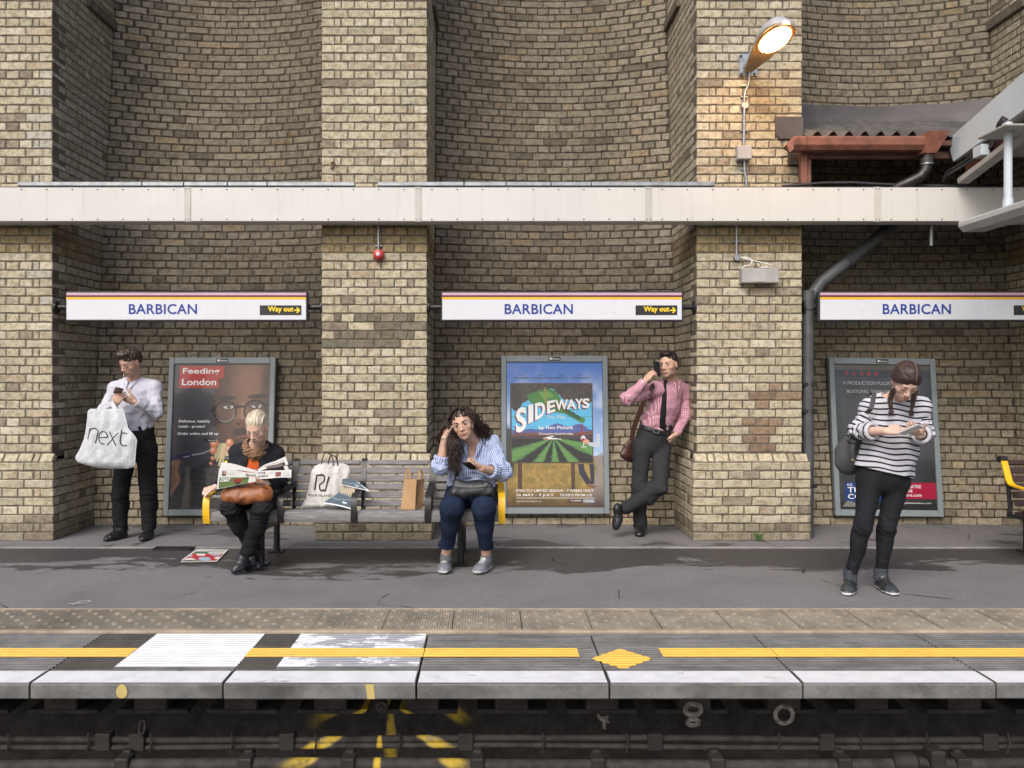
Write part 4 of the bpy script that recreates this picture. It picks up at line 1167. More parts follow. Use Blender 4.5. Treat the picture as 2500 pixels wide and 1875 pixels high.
# ------------------------------------------------------------------ cabinet and cable on the lamp pier, below the fascia
cb = empty('wall_cabinet', P(1857, 690, 7.2), 'small grey cabinet with white cable loops on the lamp pier below the fascia', 'cabinet')
MB().tube([P(1798, 540, 7.25), P(1798, 622, 7.25)], .011, 10).build('conduit', M_STEEL, cb, 50)
clip_at(1798, 589, cb)
q = P(1799, 629, 7.26); MB().lathe([(.03, 0), (.03, .028), (.026, .032)], 20, Matrix.Translation((q.x, 7.275, q.z)) @ Matrix.Rotation(R(90), 4, 'X')).build('round_box', M_STEEL, cb, 40)
a, b = P(1812, 690, 7.18), P(1902, 654, 7.18)
bx = MB().box((a.x, 7.18, a.z), (b.x, 7.275, b.z), .004).build('cabinet_body', simple('cabinet_grey', (.36, .36, .345), .5, var=.08, dirt=.2), cb)
MB().box((a.x + .09, 7.176, a.z + .008), (a.x + .20, 7.1795, b.z - .008), .001).build('door', simple('cabinet_door', (.40, .40, .385), .5, var=.08, dirt=.2), cb)
WC = simple('white_cable', (.68, .67, .64), .45, var=.03)
MB().tube([P(x, y, Y) for x, y, Y in ((1808, 629, 7.24), (1820, 628, 7.22), (1832, 631, 7.2), (1836, 639, 7.19), (1831, 648, 7.19), (1818, 649, 7.19), (1811, 654, 7.2))], .0055, 8).build('white_cable', WC, cb, 60)
MB().tube([P(x, y, Y) for x, y, Y in ((1815, 631, 7.23), (1836, 636, 7.2), (1860, 641, 7.19), (1878, 645, 7.18), (1882, 651, 7.18), (1872, 653, 7.18), (1855, 653, 7.18))], .0055, 8).build('white_cable', WC, cb, 60)
MB().tube([P(x, y, Y) for x, y, Y in ((1835, 638, 7.23), (1855, 642, 7.22), (1858, 652, 7.2), (1840, 652, 7.2))], .004, 6).build('black_cable', M_BLACK, cb, 60)

# ------------------------------------------------------------------ lean-to roof over the right niche
lr = empty('lean_to_roof', (3.9, 7.1, 3.45), 'corrugated lean-to roof with red oxide gutter and lead flashing over the right niche', 'roof')
def corr():
    m = MB(); x0, x1 = 2.79, 5.16; n = int((x1 - x0) / .0195); vs = []
    A = (7.10, 3.525); B = (8.50, 4.06)
    for i in range(n + 1):
        x = x0 + (x1 - x0) * i / n; k = i % 7; h = .042 if k in (2, 3) else .021 if k in (1, 4) else 0
        for (y, z) in (A, B): vs.append((x, y - h * .35, z + h))
    m.add(vs, [(2 * i, 2 * i + 2, 2 * i + 3, 2 * i + 1) for i in range(n)])
    return m
corr().build('corrugated_sheet', simple('grey_sheet', (.17, .165, .165), .5, .3, var=.2, vscale=4, dirt=.3), lr)
MB().box((2.79, 7.12, 3.455), (5.16, 7.16, 3.50), .004).build('eaves_board', M_WOODD, lr)
# flashing against the niche curve, in two lengths
def flash(xa, xb):
    pts = []; n = 14
    for z in (4.03, 4.10, 4.20, 4.285):
        for i in range(n):
            x = xa + (xb - xa) * i / (n - 1); pts.append((x, niche_y(NCX[2], x, z) - .035 - (.05 if z < 4.05 else 0), z + .006 * math.sin(9 * x)))
    me = grid_mesh('flash', pts, n, 4); smooth(me); return link('lead_flashing', me, lr, M_LEAD)
flash(2.79, 3.605); flash(3.60, 5.16)
a, b = P(1894, 338, 7.25), P(1960, 284, 7.25)
MB().prism([(a.x + .04, a.z), (b.x + .005, a.z), (b.x + .005, b.z), (a.x, b.z), (a.x, a.z + .04)], -7.272, -7.255, Matrix(((1, 0, 0, 0), (0, 0, -1, 0), (0, 1, 0, 0), (0, 0, 0, 1)))).build('lead_flashing', M_LEAD, lr)
# gutter: ogee box section with an end cap
gp = [(7.155, 3.50), (7.03, 3.512), (7.028, 3.495), (7.035, 3.44), (7.065, 3.402), (7.155, 3.402)]
def gutter(x0, x1, pr):
    m = MB(); n = len(pr); vs = [(x, y, z) for x in (x0, x1) for y, z in pr]
    return m.add(vs, [(k, (k + 1) % n, n + (k + 1) % n, n + k) for k in range(n)] + [tuple(reversed(range(n))), tuple(range(n, 2 * n))])
gx0 = P(1936, 350, 7.05).x; gx1 = P(2268, 350, 7.05).x
g = gutter(gx0, gx1, gp).build('gutter', M_RUST, lr)
for xx in (gx0 + .035, gx0 + .11): gutter(xx, xx + .006, [(y - .004 if y < 7.1 else y, z - .003 if z < 3.45 else z + .003) for y, z in gp]).build('joint_strap', M_WOODD, g)
m = MB(); m.add([(gx0 - .055, 7.05, 3.44), (gx0, 7.03, 3.512), (gx0, 7.035, 3.402), (gx0 - .055, 7.15, 3.44), (gx0, 7.155, 3.50), (gx0, 7.155, 3.402), (gx0 - .03, 7.05, 3.375)], [(0, 1, 2), (3, 5, 4), (0, 3, 4, 1), (0, 2, 6), (2, 5, 3, 0)]); m.build('end_cap', M_RUST, g)
# hopper at the right end
hx = gx1
m = MB(); top = [(hx - .03, 6.98), (hx + .15, 6.98), (hx + .15, 7.17), (hx - .03, 7.17)]; bot = [(hx - .05, 7.04), (hx + .06, 7.04), (hx + .06, 7.15), (hx - .05, 7.15)]
m.add([(x, y, 3.545) for x, y in top] + [(x, y, 3.37) for x, y in bot], [(0, 1, 2, 3), (7, 6, 5, 4)] + [(i, 4 + i, 4 + (i + 1) % 4, (i + 1) % 4) for i in range(4)])
m.build('hopper', M_RUST, lr)
q0 = Vector((hx + .005, 7.095, 3.37))
dp = [q0, q0 + Vector((0, 0, -.09)), q0 + Vector((-.01, .005, -.14)), q0 + Vector((-.05, .01, -.19)), q0 + Vector((-.12, .02, -.225)), q0 + Vector((-.2, .05, -.26)), q0 + Vector((-.26, .1, -.30))]
dpo = MB().tube(dp, .046, 16).build('outlet_pipe', M_BLACK, lr, 60)
MB().tube([q0 + Vector((0, 0, -.03)), q0 + Vector((0, 0, -.075))], .051, 16).build('collar', M_DKGREY, dpo, 40)
MB().tube([q0 + Vector((0, 0, -.078)), q0 + Vector((0, 0, -.09))], .0525, 16).build('clip_band', M_STEEL, dpo, 40)
# frame under the eaves
fx = P(1953, 400, 7.2).x
MB().box((fx, 7.17, 3.06), (fx + .055, 7.24, 3.452), .004).build('post', M_RUST, lr)
MB().box((fx + .058, 7.20, 3.06), (fx + .10, 7.25, 3.36), .003).build('jamb', M_RUST, lr)
MB().box((fx + .058, 7.19, 3.362), (5.1, 7.25, 3.425), .004).build('rail', M_WOODD, lr)
a, b = P(1926, 402, 7.24), P(1952, 368, 7.24)
MB().box((a.x, 7.24, a.z), (b.x, 7.277, b.z), .004).build('slate_packer', M_LEAD, lr)
hz = empty('black_hose', P(2100, 452, 7.15), 'black hose sagging along the top of the fascia below the lean-to', 'hose')
MB().tube([P(x, y, 7.16) for x, y in ((1911, 455), (1950, 452), (2010, 447), (2080, 446), (2150, 450), (2220, 453), (2300, 454), (2420, 457))], .014, 10).build('hose', simple('black_rubber', (.03, .03, .035), .5), hz, 60)

# ------------------------------------------------------------------ sloping canopy at the right edge
cn = empty('platform_canopy', (4.05, 6.6, 3.3), 'sloping platform canopy with pale blue bargeboard at the upper right', 'canopy')
CX = 4.02
BB = [(7.17, 3.527), (7.05, 3.43), (7.10, 3.31), (5.4, 3.575), (5.4, 3.90)]
sl_top = lambda y: 3.527 + (7.17 - y) * .21
sl_bot = lambda y: 3.31 + (7.10 - y) * .155
m = MB(); pr = [(7.17, sl_top(7.17)), (7.155, 3.43), (7.10, sl_bot(7.10)), (4.4, sl_bot(4.4)), (4.4, sl_top(4.4))]; n = len(pr)
vs = [(x, y, z) for x in (CX, CX + .03) for y, z in pr]
m.add(vs, [(k, (k + 1) % n, n + (k + 1) % n, n + k) for k in range(n)] + [tuple(reversed(range(n))), tuple(range(n, 2 * n))])
m.build('bargeboard', M_PALE, cn)
m = MB(); m.add([(CX + .031, 7.3, 3.46), (9, 7.3, 3.46), (9, 4.4, sl_top(4.4) - .05), (CX + .031, 4.4, sl_top(4.4) - .05), (CX + .031, 7.3, 3.42), (9, 7.3, 3.42), (9, 4.4, sl_top(4.4) - .1), (CX + .031, 4.4, sl_top(4.4) - .1)],
     [(0, 1, 2, 3), (7, 6, 5, 4), (0, 4, 5, 1), (2, 6, 7, 3), (1, 5, 6, 2), (0, 3, 7, 4)])
m.build('roof_sheet', M_LEAD, cn)
SOF = simple('soffit_grey', (.40, .40, .385), .6, var=.1, dirt=.25)
for k in range(9):
    y0 = 7.02 - .29 * k
    MB().bar((CX + .04, y0 - .135, sl_bot(y0) + .035), (9, y0 - .135, sl_bot(y0) + .035), .27, .02, up=(0, .155, 1), bev=.004).build('soffit_board', SOF, cn)
MB().bar((CX + .06, 7.06, 3.13), (CX + .06, 5.2, 3.13 + 1.86 * .20), .10, .05, up=(0, .2, 1), bev=.005).build('rafter', SOF, cn)
MB().bar((CX + .10, 7.06, 3.215), (CX + .10, 5.2, 3.215 + 1.86 * .20), .03, .10, up=(0, .2, 1)).build('rafter_web', M_WOODD, cn)
for off, rr in ((0, .012), (.03, .009)):
    MB().tube([P(x, y, Y) + Vector((0, 0, off)) for x, y, Y in ((2303, 443, 7.15), (2312, 428, 7.1), (2345, 408, 6.98), (2385, 383, 6.8), (2410, 368, 6.7), (2425, 352, 6.6), (2436, 312, 6.35), (2448, 295, 6.25), (2459, 302, 6.2))], rr, 8).build('cable', M_DKGREY, cn, 60)
q = P(2400, 368, 6.72); MB().box((q.x - .05, q.y - .06, q.z - .05), (q.x + .02, q.y + .06, q.z + .04), .004).build('junction_box', M_PALE, cn)
# hanging strip light
sl = empty('strip_light', P(2461, 560, 6.16), 'pale strip light hung on a tube below the canopy at the right edge', 'light fitting')
tb, tt_ = P(2461, 512, 6.16), P(2461, 316, 6.16)
MB().tube([tb, tt_], .029, 16).build('drop_tube', M_PALE, sl, 40)
MB().tube([tb - Vector((0, 0, .005)), tb + Vector((0, 0, .085))], [.040, .034], 16).build('sleeve', M_PALE, sl, 40)
MB().tube([tt_, tt_ + Vector((0, 0, .05))], [.040, .03], 16).build('gland', M_PALE, sl, 40)
MB().box((tt_.x - .12, 6.0, tt_.z - .02), (tt_.x + .25, 6.35, tt_.z - .004), .003).build('hanger_plate', SOF, sl)
X0 = tb.x; Z0 = tb.z
prf = [(-.11, -.012), (-.105, 0), (.105, 0), (.11, -.012), (.11, -.045), (.075, -.085), (-.075, -.085), (-.11, -.045)]
vs = [(X0 + x, y, Z0 + z - .002) for y in (4.9, 6.62) for x, z in prf]; n = 8
MB().add(vs, [(k, (k + 1) % n, n + (k + 1) % n, n + k) for k in range(n)] + [tuple(reversed(range(n))), tuple(range(n, 2 * n))]).build('body', simple('fitting_grey', (.42, .46, .47), .45, var=.06, dirt=.15), sl)
MB().box((X0 - .075, 4.95, Z0 - .093), (X0 + .075, 6.58, Z0 - .0875), .002).build('diffuser', simple('diffuser', (.45, .46, .46), .35), sl)

# ------------------------------------------------------------------ drain pipes beside the lamp pier
dpp = empty('drain_pipe', (2.865, 7.37, 0), 'dark drainpipe up the right side of the lamp pier, branching diagonally', 'pipe')
MB().tube([(2.865, 7.375, .0), (2.865, 7.375, 2.16)], .052, 18).build('downpipe', M_PIPE, dpp, 40)
MB().tube([(2.865, 7.375, 2.05), (2.865, 7.375, 2.22)], .062, 18).build('branch_collar', M_PIPE, dpp, 40)
MB().tube([(2.865, 7.375, 2.12), P(2005, 690, 7.40), P(2110, 606, 7.55), P(2195, 535, 7.62)], .055, 18).build('branch_pipe', M_PIPE, dpp, 50)
MB().tube([P(2066, 641, 7.485), P(2080, 630, 7.505)], .063, 18).build('pipe_collar', M_PIPE, dpp, 40)
for z in (.45, 1.12, 1.36): MB().box((2.80, 7.325, z), (2.935, 7.43, z + .035), .006).build('pipe_bracket', M_BLACK, dpp)
st = empty('conduit_stub', P(2273, 600, 7.3), 'short grey conduit stub hanging under the fascia at the right', 'conduit')
MB().tube([P(2273, 540, 7.3), P(2273, 600, 7.3)], .018, 12).build('tube', M_STEEL, st, 40)

# ------------------------------------------------------------------ floor items
gt = empty('drain_grate', P(425, 1342, 6.85), 'black drain grate in the platform near the standing man', 'grate')
gx0, gx1 = P(378, 1342, 6.85).x, P(468, 1342, 6.85).x
for k in range(11):
    x = gx0 + (gx1 - gx0) * k / 10; MB().box((x - .006, 6.80, .004), (x + .006, 6.915, .016)).build('bar', M_BLACK, gt)
for y in (6.80, 6.855, 6.91): MB().box((gx0, y - .006, .003), (gx1, y + .006, .0148)).build('cross_bar', M_BLACK, gt)
wd = bpy.data.objects.new('weed', None); col.objects.link(wd); wd.location = P(1852, 1322, 7.18); tag(wd, 'small tuft of green weed at the foot of the lamp pier', 'weed')
LEAF = simple('weed_green', (.06, .13, .025), .6, var=.2)
for k in range(9):
    b0 = Vector((P(1848 + 3 * (k % 3), 1322, 7.18).x, 7.17, .004)); an = rng.uniform(-1.2, 1.2); h = rng.uniform(.05, .11)
    tp = b0 + Vector((math.sin(an) * h, -.03 * rng.random(), h * math.cos(an * .7))); md = (b0 + tp) / 2 + Vector((0, -.01, .015))
    MB().add([b0 - Vector((.004, 0, 0)), b0 + Vector((.004, 0, 0)), md + Vector((.008, .003, 0)), tp, md - Vector((.008, -.003, 0))], [(0, 1, 2, 4), (4, 2, 3)]).build('leaf', LEAF, wd)
# chalk loop near the tactile strip
sh = Sheet((0, 0, .006), (1, 0, 0), (0, 1, 0))
def gpt(px, py): y = rowY(py); return ((px - VX) * y / F, y)
sh.line('c', [gpt(x, y) for x, y in ((168, 1476), (190, 1477), (212, 1474), (222, 1471), (214, 1469), (196, 1471), (186, 1475), (178, 1480))], .012)
sh.build(platform, dict(c='chalk_mark'), dict(c=simple('chalk', (.5, .5, .5), .9)))

# ------------------------------------------------------------------ services below the platform edge
def run(label, z, Y, r, name='service_pipe', sag=.006, seed=1):
    q = random.Random(seed); e = empty(name, (0, Y, z), label, 'pipe', 'pipes below the platform edge')
    pts = [(x, Y, z + sag * math.sin(1.7 * x + seed) + q.uniform(-.002, .002)) for x in np.arange(-6, 7.6, .4)]
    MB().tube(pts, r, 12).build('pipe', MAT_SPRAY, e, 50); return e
zz = lambda row, Y: CH - (row - VY) * Y / F
e1 = run('upper of the two thin dark pipes below the platform edge', zz(1804, 4.16), 4.16, .0175, seed=1)
e2 = run('lower of the two thin dark pipes below the platform edge', zz(1822.5, 4.15), 4.15, .0145, seed=2)
e3 = run('thick dark pipe along the bottom of the picture', zz(1868, 4.08), 4.08, .031, seed=3)
MAT_CL = simple('sooty_shaded_clamp', (.026, .023, .022), .7, var=.25)  # sooty tone that also carries painted shade below the edge
for px in (250, 333, 700, 1137, 1600, 2020, 2420):
    q = P(px, 1813, 4.13); MB().box((q.x - .038, 4.125, q.z - .042), (q.x + .038, 4.19, q.z + .044), .004).build('clamp', MAT_CL, e1)
for px in (20, 215, 368, 565, 770, 975, 1325, 1530, 1900, 2100, 2262, 2460):
    q = P(px, 1813, 4.13); MB().tube([(q.x, 4.13, q.z + .05), (q.x + .006, 4.122, q.z), (q.x - .004, 4.125, q.z - .05)], .005, 6).build('tie', MAT_CL, e2)
for px in (300, 600, 850, 1165, 1460, 1750, 2060, 2350):
    q = P(px, 1868, 4.06); MB().box((q.x - .034, 4.035, q.z - .05), (q.x + .034, 4.12, q.z + .04), .006).build('saddle', MAT_CL, e3)
    MB().box((q.x - .02, 4.10, q.z - .3), (q.x + .02, 4.16, zz(1822, 4.15)), .003).build('upright', MAT_CL, e3)
vl = empty('pipe_valve', P(2230, 1850, 4.06), 'chunky valve fitting on the thick dark pipe at lower right', 'valve')
q = P(2215, 1862, 4.07); MB().lathe([(.03, -.07), (.05, -.05), (.05, .03), (.03, .05), (.03, .08)], 14, Matrix.Translation(q) @ Matrix.Rotation(R(90), 4, 'Y')).build('body', MAT_CL, vl, 40)
MB().box((q.x + .10, 4.02, q.z - .03), (q.x + .17, 4.12, q.z + .075), .01).build('bonnet', MAT_CL, vl)
MB().tube([(q.x + .045, 4.0, q.z - .01), (q.x + .055, 3.97, q.z + .03)], [.012, .006], 8).build('lever', MAT_CL, vl, 40)
ds = empty('cable_disc', P(932, 1722, 4.25), 'round dark disc under the yellow spray mark below the platform', 'disc')
q = P(932, 1724, 4.22); MB().lathe([(.032, 0), (.032, .02), (.016, .022), (.012, .03), (.008, .03)], 20, Matrix.Translation(q) @ Matrix.Rotation(R(90), 4, 'X')).build('disc', MAT_CL, ds, 40)
rg = empty('hanging_ring', P(347, 1780, 4.14), 'dark iron ring hanging from the pipe clamp at lower left', 'ring')
q = P(347, 1776, 4.13); MB().tube([q + Vector((.014 * math.cos(t), .01 * math.sin(t), .032 * math.sin(t))) for t in np.linspace(0, 6.28, 15)[:-1]], .007, 8, close=True).build('ring', MAT_CL, rg, 60)
# painted numbers on two corbels
sh = Sheet((0, 4.276, 0), (1, 0, 0), (0, 0, 1)); PWH = simple('old_white_paint', (.26, .23, .21), .8, var=.35, vscale=30, dirt=.8)
def ring(cx, cz, rx, rz, w):
    sh.line('w', [(cx + rx * math.cos(t), cz + rz * math.sin(t)) for t in np.linspace(0, 6.29, 25)], w)
q = P(1692, 1733, 4.276); ring(q.x, q.z + .002, .040, .030, .026); ring(q.x, P(0, 1763, 4.276).z, .030, .016, .022)
q = P(1914, 1745, 4.276); ring(q.x, q.z, .046, .044, .022)
q = P(1474, 1760, 4.276); sh.poly('w', [(q.x - .035, q.z + .04), (q.x - .01, q.z + .02), (q.x + .025, q.z + .03), (q.x + .02, q.z + .005), (q.x + .035, q.z - .012), (q.x + .008, q.z - .008), (q.x + .012, q.z - .045), (q.x - .006, q.z - .04), (q.x - .004, q.z - .006), (q.x - .03, q.z + .01)], .002)
sh.build(platform, dict(w='painted_numbers'), dict(w=PWH))
# patches of paint on the slab edge
sh = Sheet((0, Y_SL0 - .0032, 0), (1, 0, 0), (0, 0, 1))
q = P(298, 1687, Y_SL0); sh.poly('y', [(q.x + .027 * math.cos(t) * (1 - .15 * math.sin(t)), q.z + .034 * math.sin(t)) for t in np.linspace(0, 6.28, 14)[:-1]], .0006)
q = P(903, 1682, Y_SL0); sh.poly('y', [(q.x - .02, -.003), (q.x + .018, -.003), (q.x + .024, -.072), (q.x - .012, -.072)], .0006)
sh.build(platform, dict(y='yellow_daub'), dict(y=simple('faded_yellow', (.52, .41, .15), .8, var=.1)))

# ================================================================== PEOPLE: distance-field modelling
A3 = lambda v: np.array(tuple(v), np.float32)
def unit(v): v = np.asarray(v, np.float32); return v / max(1e-9, float(np.linalg.norm(v)))
class SDF:
    """smooth union of tapered capsules, ellipsoids and elliptical limbs; meshed with surface nets"""
    def __init__(s, k=.02): s.p = []; s.k = k; s.cuts = []; s.disp = None; s.cut2 = []
    def cap(s, a, b, ra, rb, k=None, sub=False, tagv=0): s.p.append(('c', A3(a), A3(b), float(ra), float(rb), k or s.k, sub, tagv)); return s
    def ell(s, c, r, ax=None, k=None, sub=False, tagv=0):
        m = np.eye(3, dtype=np.float32) if ax is None else np.stack([unit(a) for a in ax]).astype(np.float32)
        s.p.append(('e', A3(c), np.array(r, np.float32), m, None, k or s.k, sub, tagv)); return s
    def lof(s, a, b, xa, ra, rb, k=None, sub=False, tagv=0):
        """limb with elliptical section: xa is the wide direction, ra=(wide,deep) at a, rb at b"""
        s.p.append(('l', A3(a), A3(b), (A3(xa), ra, rb), None, k or s.k, sub, tagv)); return s
    def dist(s, q, X):
        t = q[0]
        if t == 'c':
            a, b = q[1], q[2]; ab = b - a; L = float(ab @ ab) + 1e-12; h = np.clip(((X - a) @ ab) / L, 0, 1)
            d = X - a - h[..., None] * ab
            return np.sqrt((d * d).sum(-1)) - (q[3] + (q[4] - q[3]) * h)
        if t == 'e':
            y = (X - q[1]) @ q[3].T; r = q[2]
            k0 = np.sqrt(((y / r) ** 2).sum(-1)); k1 = np.sqrt(((y / (r * r)) ** 2).sum(-1)) + 1e-6
            return k0 * (k0 - 1) / k1
        a, b = q[1], q[2]; xa, ra, rb = q[3]; ab = b - a; L2 = float(ab @ ab) + 1e-12; L = L2 ** .5; z = ab / L
        x = xa - z * float(xa @ z); x = x / (np.linalg.norm(x) + 1e-9); y = np.cross(z, x)
        Y = X - a; hz = Y @ z; h = np.clip(hz / L, 0, 1)
        rx = ra[0] + (rb[0] - ra[0]) * h; ry = ra[1] + (rb[1] - ra[1]) * h; ov = hz - h * L
        px, py = (Y @ x) / rx, (Y @ y) / ry; m = np.minimum(rx, ry)
        return (np.sqrt(px * px + py * py + (ov / m) ** 2) - 1) * m
    def bbox(s, q):
        t = q[0]
        if t == 'c': r = max(q[3], q[4]); return np.minimum(q[1], q[2]) - r, np.maximum(q[1], q[2]) + r
        if t == 'e': r = float(q[2].max()); return q[1] - r, q[1] + r
        r = max(*q[3][1], *q[3][2]); return np.minimum(q[1], q[2]) - r, np.maximum(q[1], q[2]) + r
    def bounds(s):
        B = [s.bbox(q) for q in s.p if not q[6]]
        return np.min([b[0] for b in B], 0), np.max([b[1] for b in B], 0)
    def mesh(s, h, lo=None, hi=None, pad=None):
        b0, b1 = s.bounds(); pad = pad if pad is not None else 3 * h + .012
        lo = b0 - pad if lo is None else np.maximum(A3(lo), b0 - pad); hi = b1 + pad if hi is None else np.minimum(A3(hi), b1 + pad)
        n = np.maximum(((hi - lo) / h).astype(int) + 2, 4)
        ax = [lo[i] + h * np.arange(n[i], dtype=np.float32) for i in range(3)]
        D = np.full(tuple(n), .08, np.float32)
        for q in s.p:
            a, b = s.bbox(q); k = q[5]; i0 = np.maximum(((a - k - 2 * h - lo) / h).astype(int), 0); i1 = np.minimum(((b + k + 2 * h - lo) / h).astype(int) + 2, n)
            if (i1 <= i0).any(): continue
            sl = tuple(slice(i0[i], i1[i]) for i in range(3))
            X = np.stack(np.meshgrid(*[ax[i][sl[i]] for i in range(3)], indexing='ij'), -1)
            d = s.dist(q, X); o = D[sl]
            if q[6]:
                d = -d; t = np.clip(.5 - .5 * (o - d) / k, 0, 1); D[sl] = o * (1 - t) + d * t + k * t * (1 - t)
            else:
                t = np.clip(.5 + .5 * (o - d) / k, 0, 1); D[sl] = o * (1 - t) + d * t - k * t * (1 - t)
        if s.disp is not None:
            I = np.nonzero(np.abs(D) < .03); X = np.stack([ax[i][I[i]] for i in range(3)], -1); D[I] += s.disp(X).astype(np.float32)
        for (p, nn) in s.cuts:
            p = A3(p); nn = unit(nn)
            pl = (ax[0][:, None, None] - p[0]) * nn[0] + (ax[1][None, :, None] - p[1]) * nn[1] + (ax[2][None, None, :] - p[2]) * nn[2]
            D = np.maximum(D, pl)
        for (p, nn, wf) in s.cut2:
            I = np.nonzero(np.abs(D) < .04); X = np.stack([ax[i][I[i]] for i in range(3)], -1); D[I] = np.maximum(D[I], (X - A3(p)) @ unit(nn) + wf(X))
        return nets(D, ax)
    def tags(s, V):
        """per vertex: index of the nearest solid primitive's tag"""
        best = np.full(len(V), 9.0, np.float32); out = np.zeros(len(V), int)
        for q in s.p:
            if q[6]: continue
            d = s.dist(q, V); m = d < best; best[m] = d[m]; out[m] = q[7]
        return out
def nets(D, ax):
    S = D < 0; n = D.shape
    c = [S[i:n[0] - 1 + i, j:n[1] - 1 + j, k:n[2] - 1 + k] for i in (0, 1) for j in (0, 1) for k in (0, 1)]
    cnt = sum(x.astype(np.int8) for x in c); act = (cnt > 0) & (cnt < 8)
    I = np.stack(np.nonzero(act), -1); idm = np.full(act.shape, -1, np.int32); idm[act] = np.arange(len(I))
    acc = np.zeros((len(I), 3), np.float32); w = np.zeros(len(I), np.float32)
    cr = [(i, j, k) for i in (0, 1) for j in (0, 1) for k in (0, 1)]
    val = [D[I[:, 0] + a, I[:, 1] + b, I[:, 2] + d] for a, b, d in cr]
    for x in range(8):
        for y in range(x + 1, 8):
            df = [abs(cr[x][t] - cr[y][t]) for t in range(3)]
            if sum(df) != 1: continue
            va, vb = val[x], val[y]; m = (va < 0) != (vb < 0)
            if not m.any(): continue
            t = va[m] / (va[m] - vb[m]); p = np.array(cr[x], np.float32) + t[:, None] * (np.array(cr[y], np.float32) - np.array(cr[x], np.float32))
            acc[m] += p; w[m] += 1
    loc = acc / np.maximum(w, 1)[:, None]
    h = np.array([ax[i][1] - ax[i][0] for i in range(3)], np.float32); o = np.array([ax[i][0] for i in range(3)], np.float32)
    V = o + (I + loc) * h
    Q = []
    for a in range(3):
        b, d = (a + 1) % 3, (a + 2) % 3
        s0 = [slice(0, n[t] - (1 if t == a else 0)) for t in range(3)]; s1 = list(s0); s1[a] = slice(1, n[a])
        A, B = S[tuple(s0)], S[tuple(s1)]; E = np.stack(np.nonzero(A != B), -1)
        E = E[(E[:, b] > 0) & (E[:, b] < n[b] - 1) & (E[:, d] > 0) & (E[:, d] < n[d] - 1)]
        if len(E) == 0: continue
        f = A[tuple(E.T)]
        def g(ob, od):
            e = E.copy(); e[:, b] += ob; e[:, d] += od; return idm[tuple(e.T)]
        q = np.stack([g(-1, -1), g(0, -1), g(0, 0), g(-1, 0)], 1); q[~f] = q[~f][:, ::-1]
        Q.append(q)
    Q = np.concatenate(Q) if Q else np.zeros((0, 4), int)
    return V, Q[(Q >= 0).all(1)]
def join(parts):
    V = []; Q = []; o = 0
    for v, q in parts: V.append(v); Q.append(q + o); o += len(v)
    return np.concatenate(V), np.concatenate(Q)
def vq_obj(name, V, Q, mats, parent, colors=None, cloth=None, sm=True):
    me = bpy.data.meshes.new(name); np_mesh(me, V, Q)
    if colors is not None: set_col(me, 'tone', colors)
    if cloth is not None:
        a = me.attributes.new('cloth', 'FLOAT_VECTOR', 'POINT'); a.data.foreach_set('vector', np.asarray(cloth, np.float32).ravel())
    if sm: smooth(me)
    return link(name, me, parent, mats)
def waves(seed, amp, wl, dirs=6, warp=1.0, axis=None, aniso=1.0):
    """smooth pseudo-random folds"""
    g = np.random.default_rng(seed); K = []
    for i in range(dirs):
        d = unit(g.normal(size=3))
        if axis is not None:
            a = unit(axis); d = unit(d - a * float(d @ a) * aniso)
        K.append((d * 2 * math.pi / (wl * g.uniform(.6, 1.6)), g.uniform(0, 6.28), unit(g.normal(size=3)) * 2 * math.pi / (wl * 2.2), g.uniform(0, 6.28), g.uniform(.5, 1)))
    nrm = amp / math.sqrt(dirs / 2)
    def f(X):
        r = np.zeros(len(X), np.float32)
        for k, ph, k2, p2, a in K: r += a * np.sin(X @ k.astype(np.float32) + ph + warp * np.sin(X @ k2.astype(np.float32) + p2))
        return r * nrm
    return f
def near(X, p, r): d = X - A3(p); return np.exp(-(d * d).sum(-1) / (r * r))

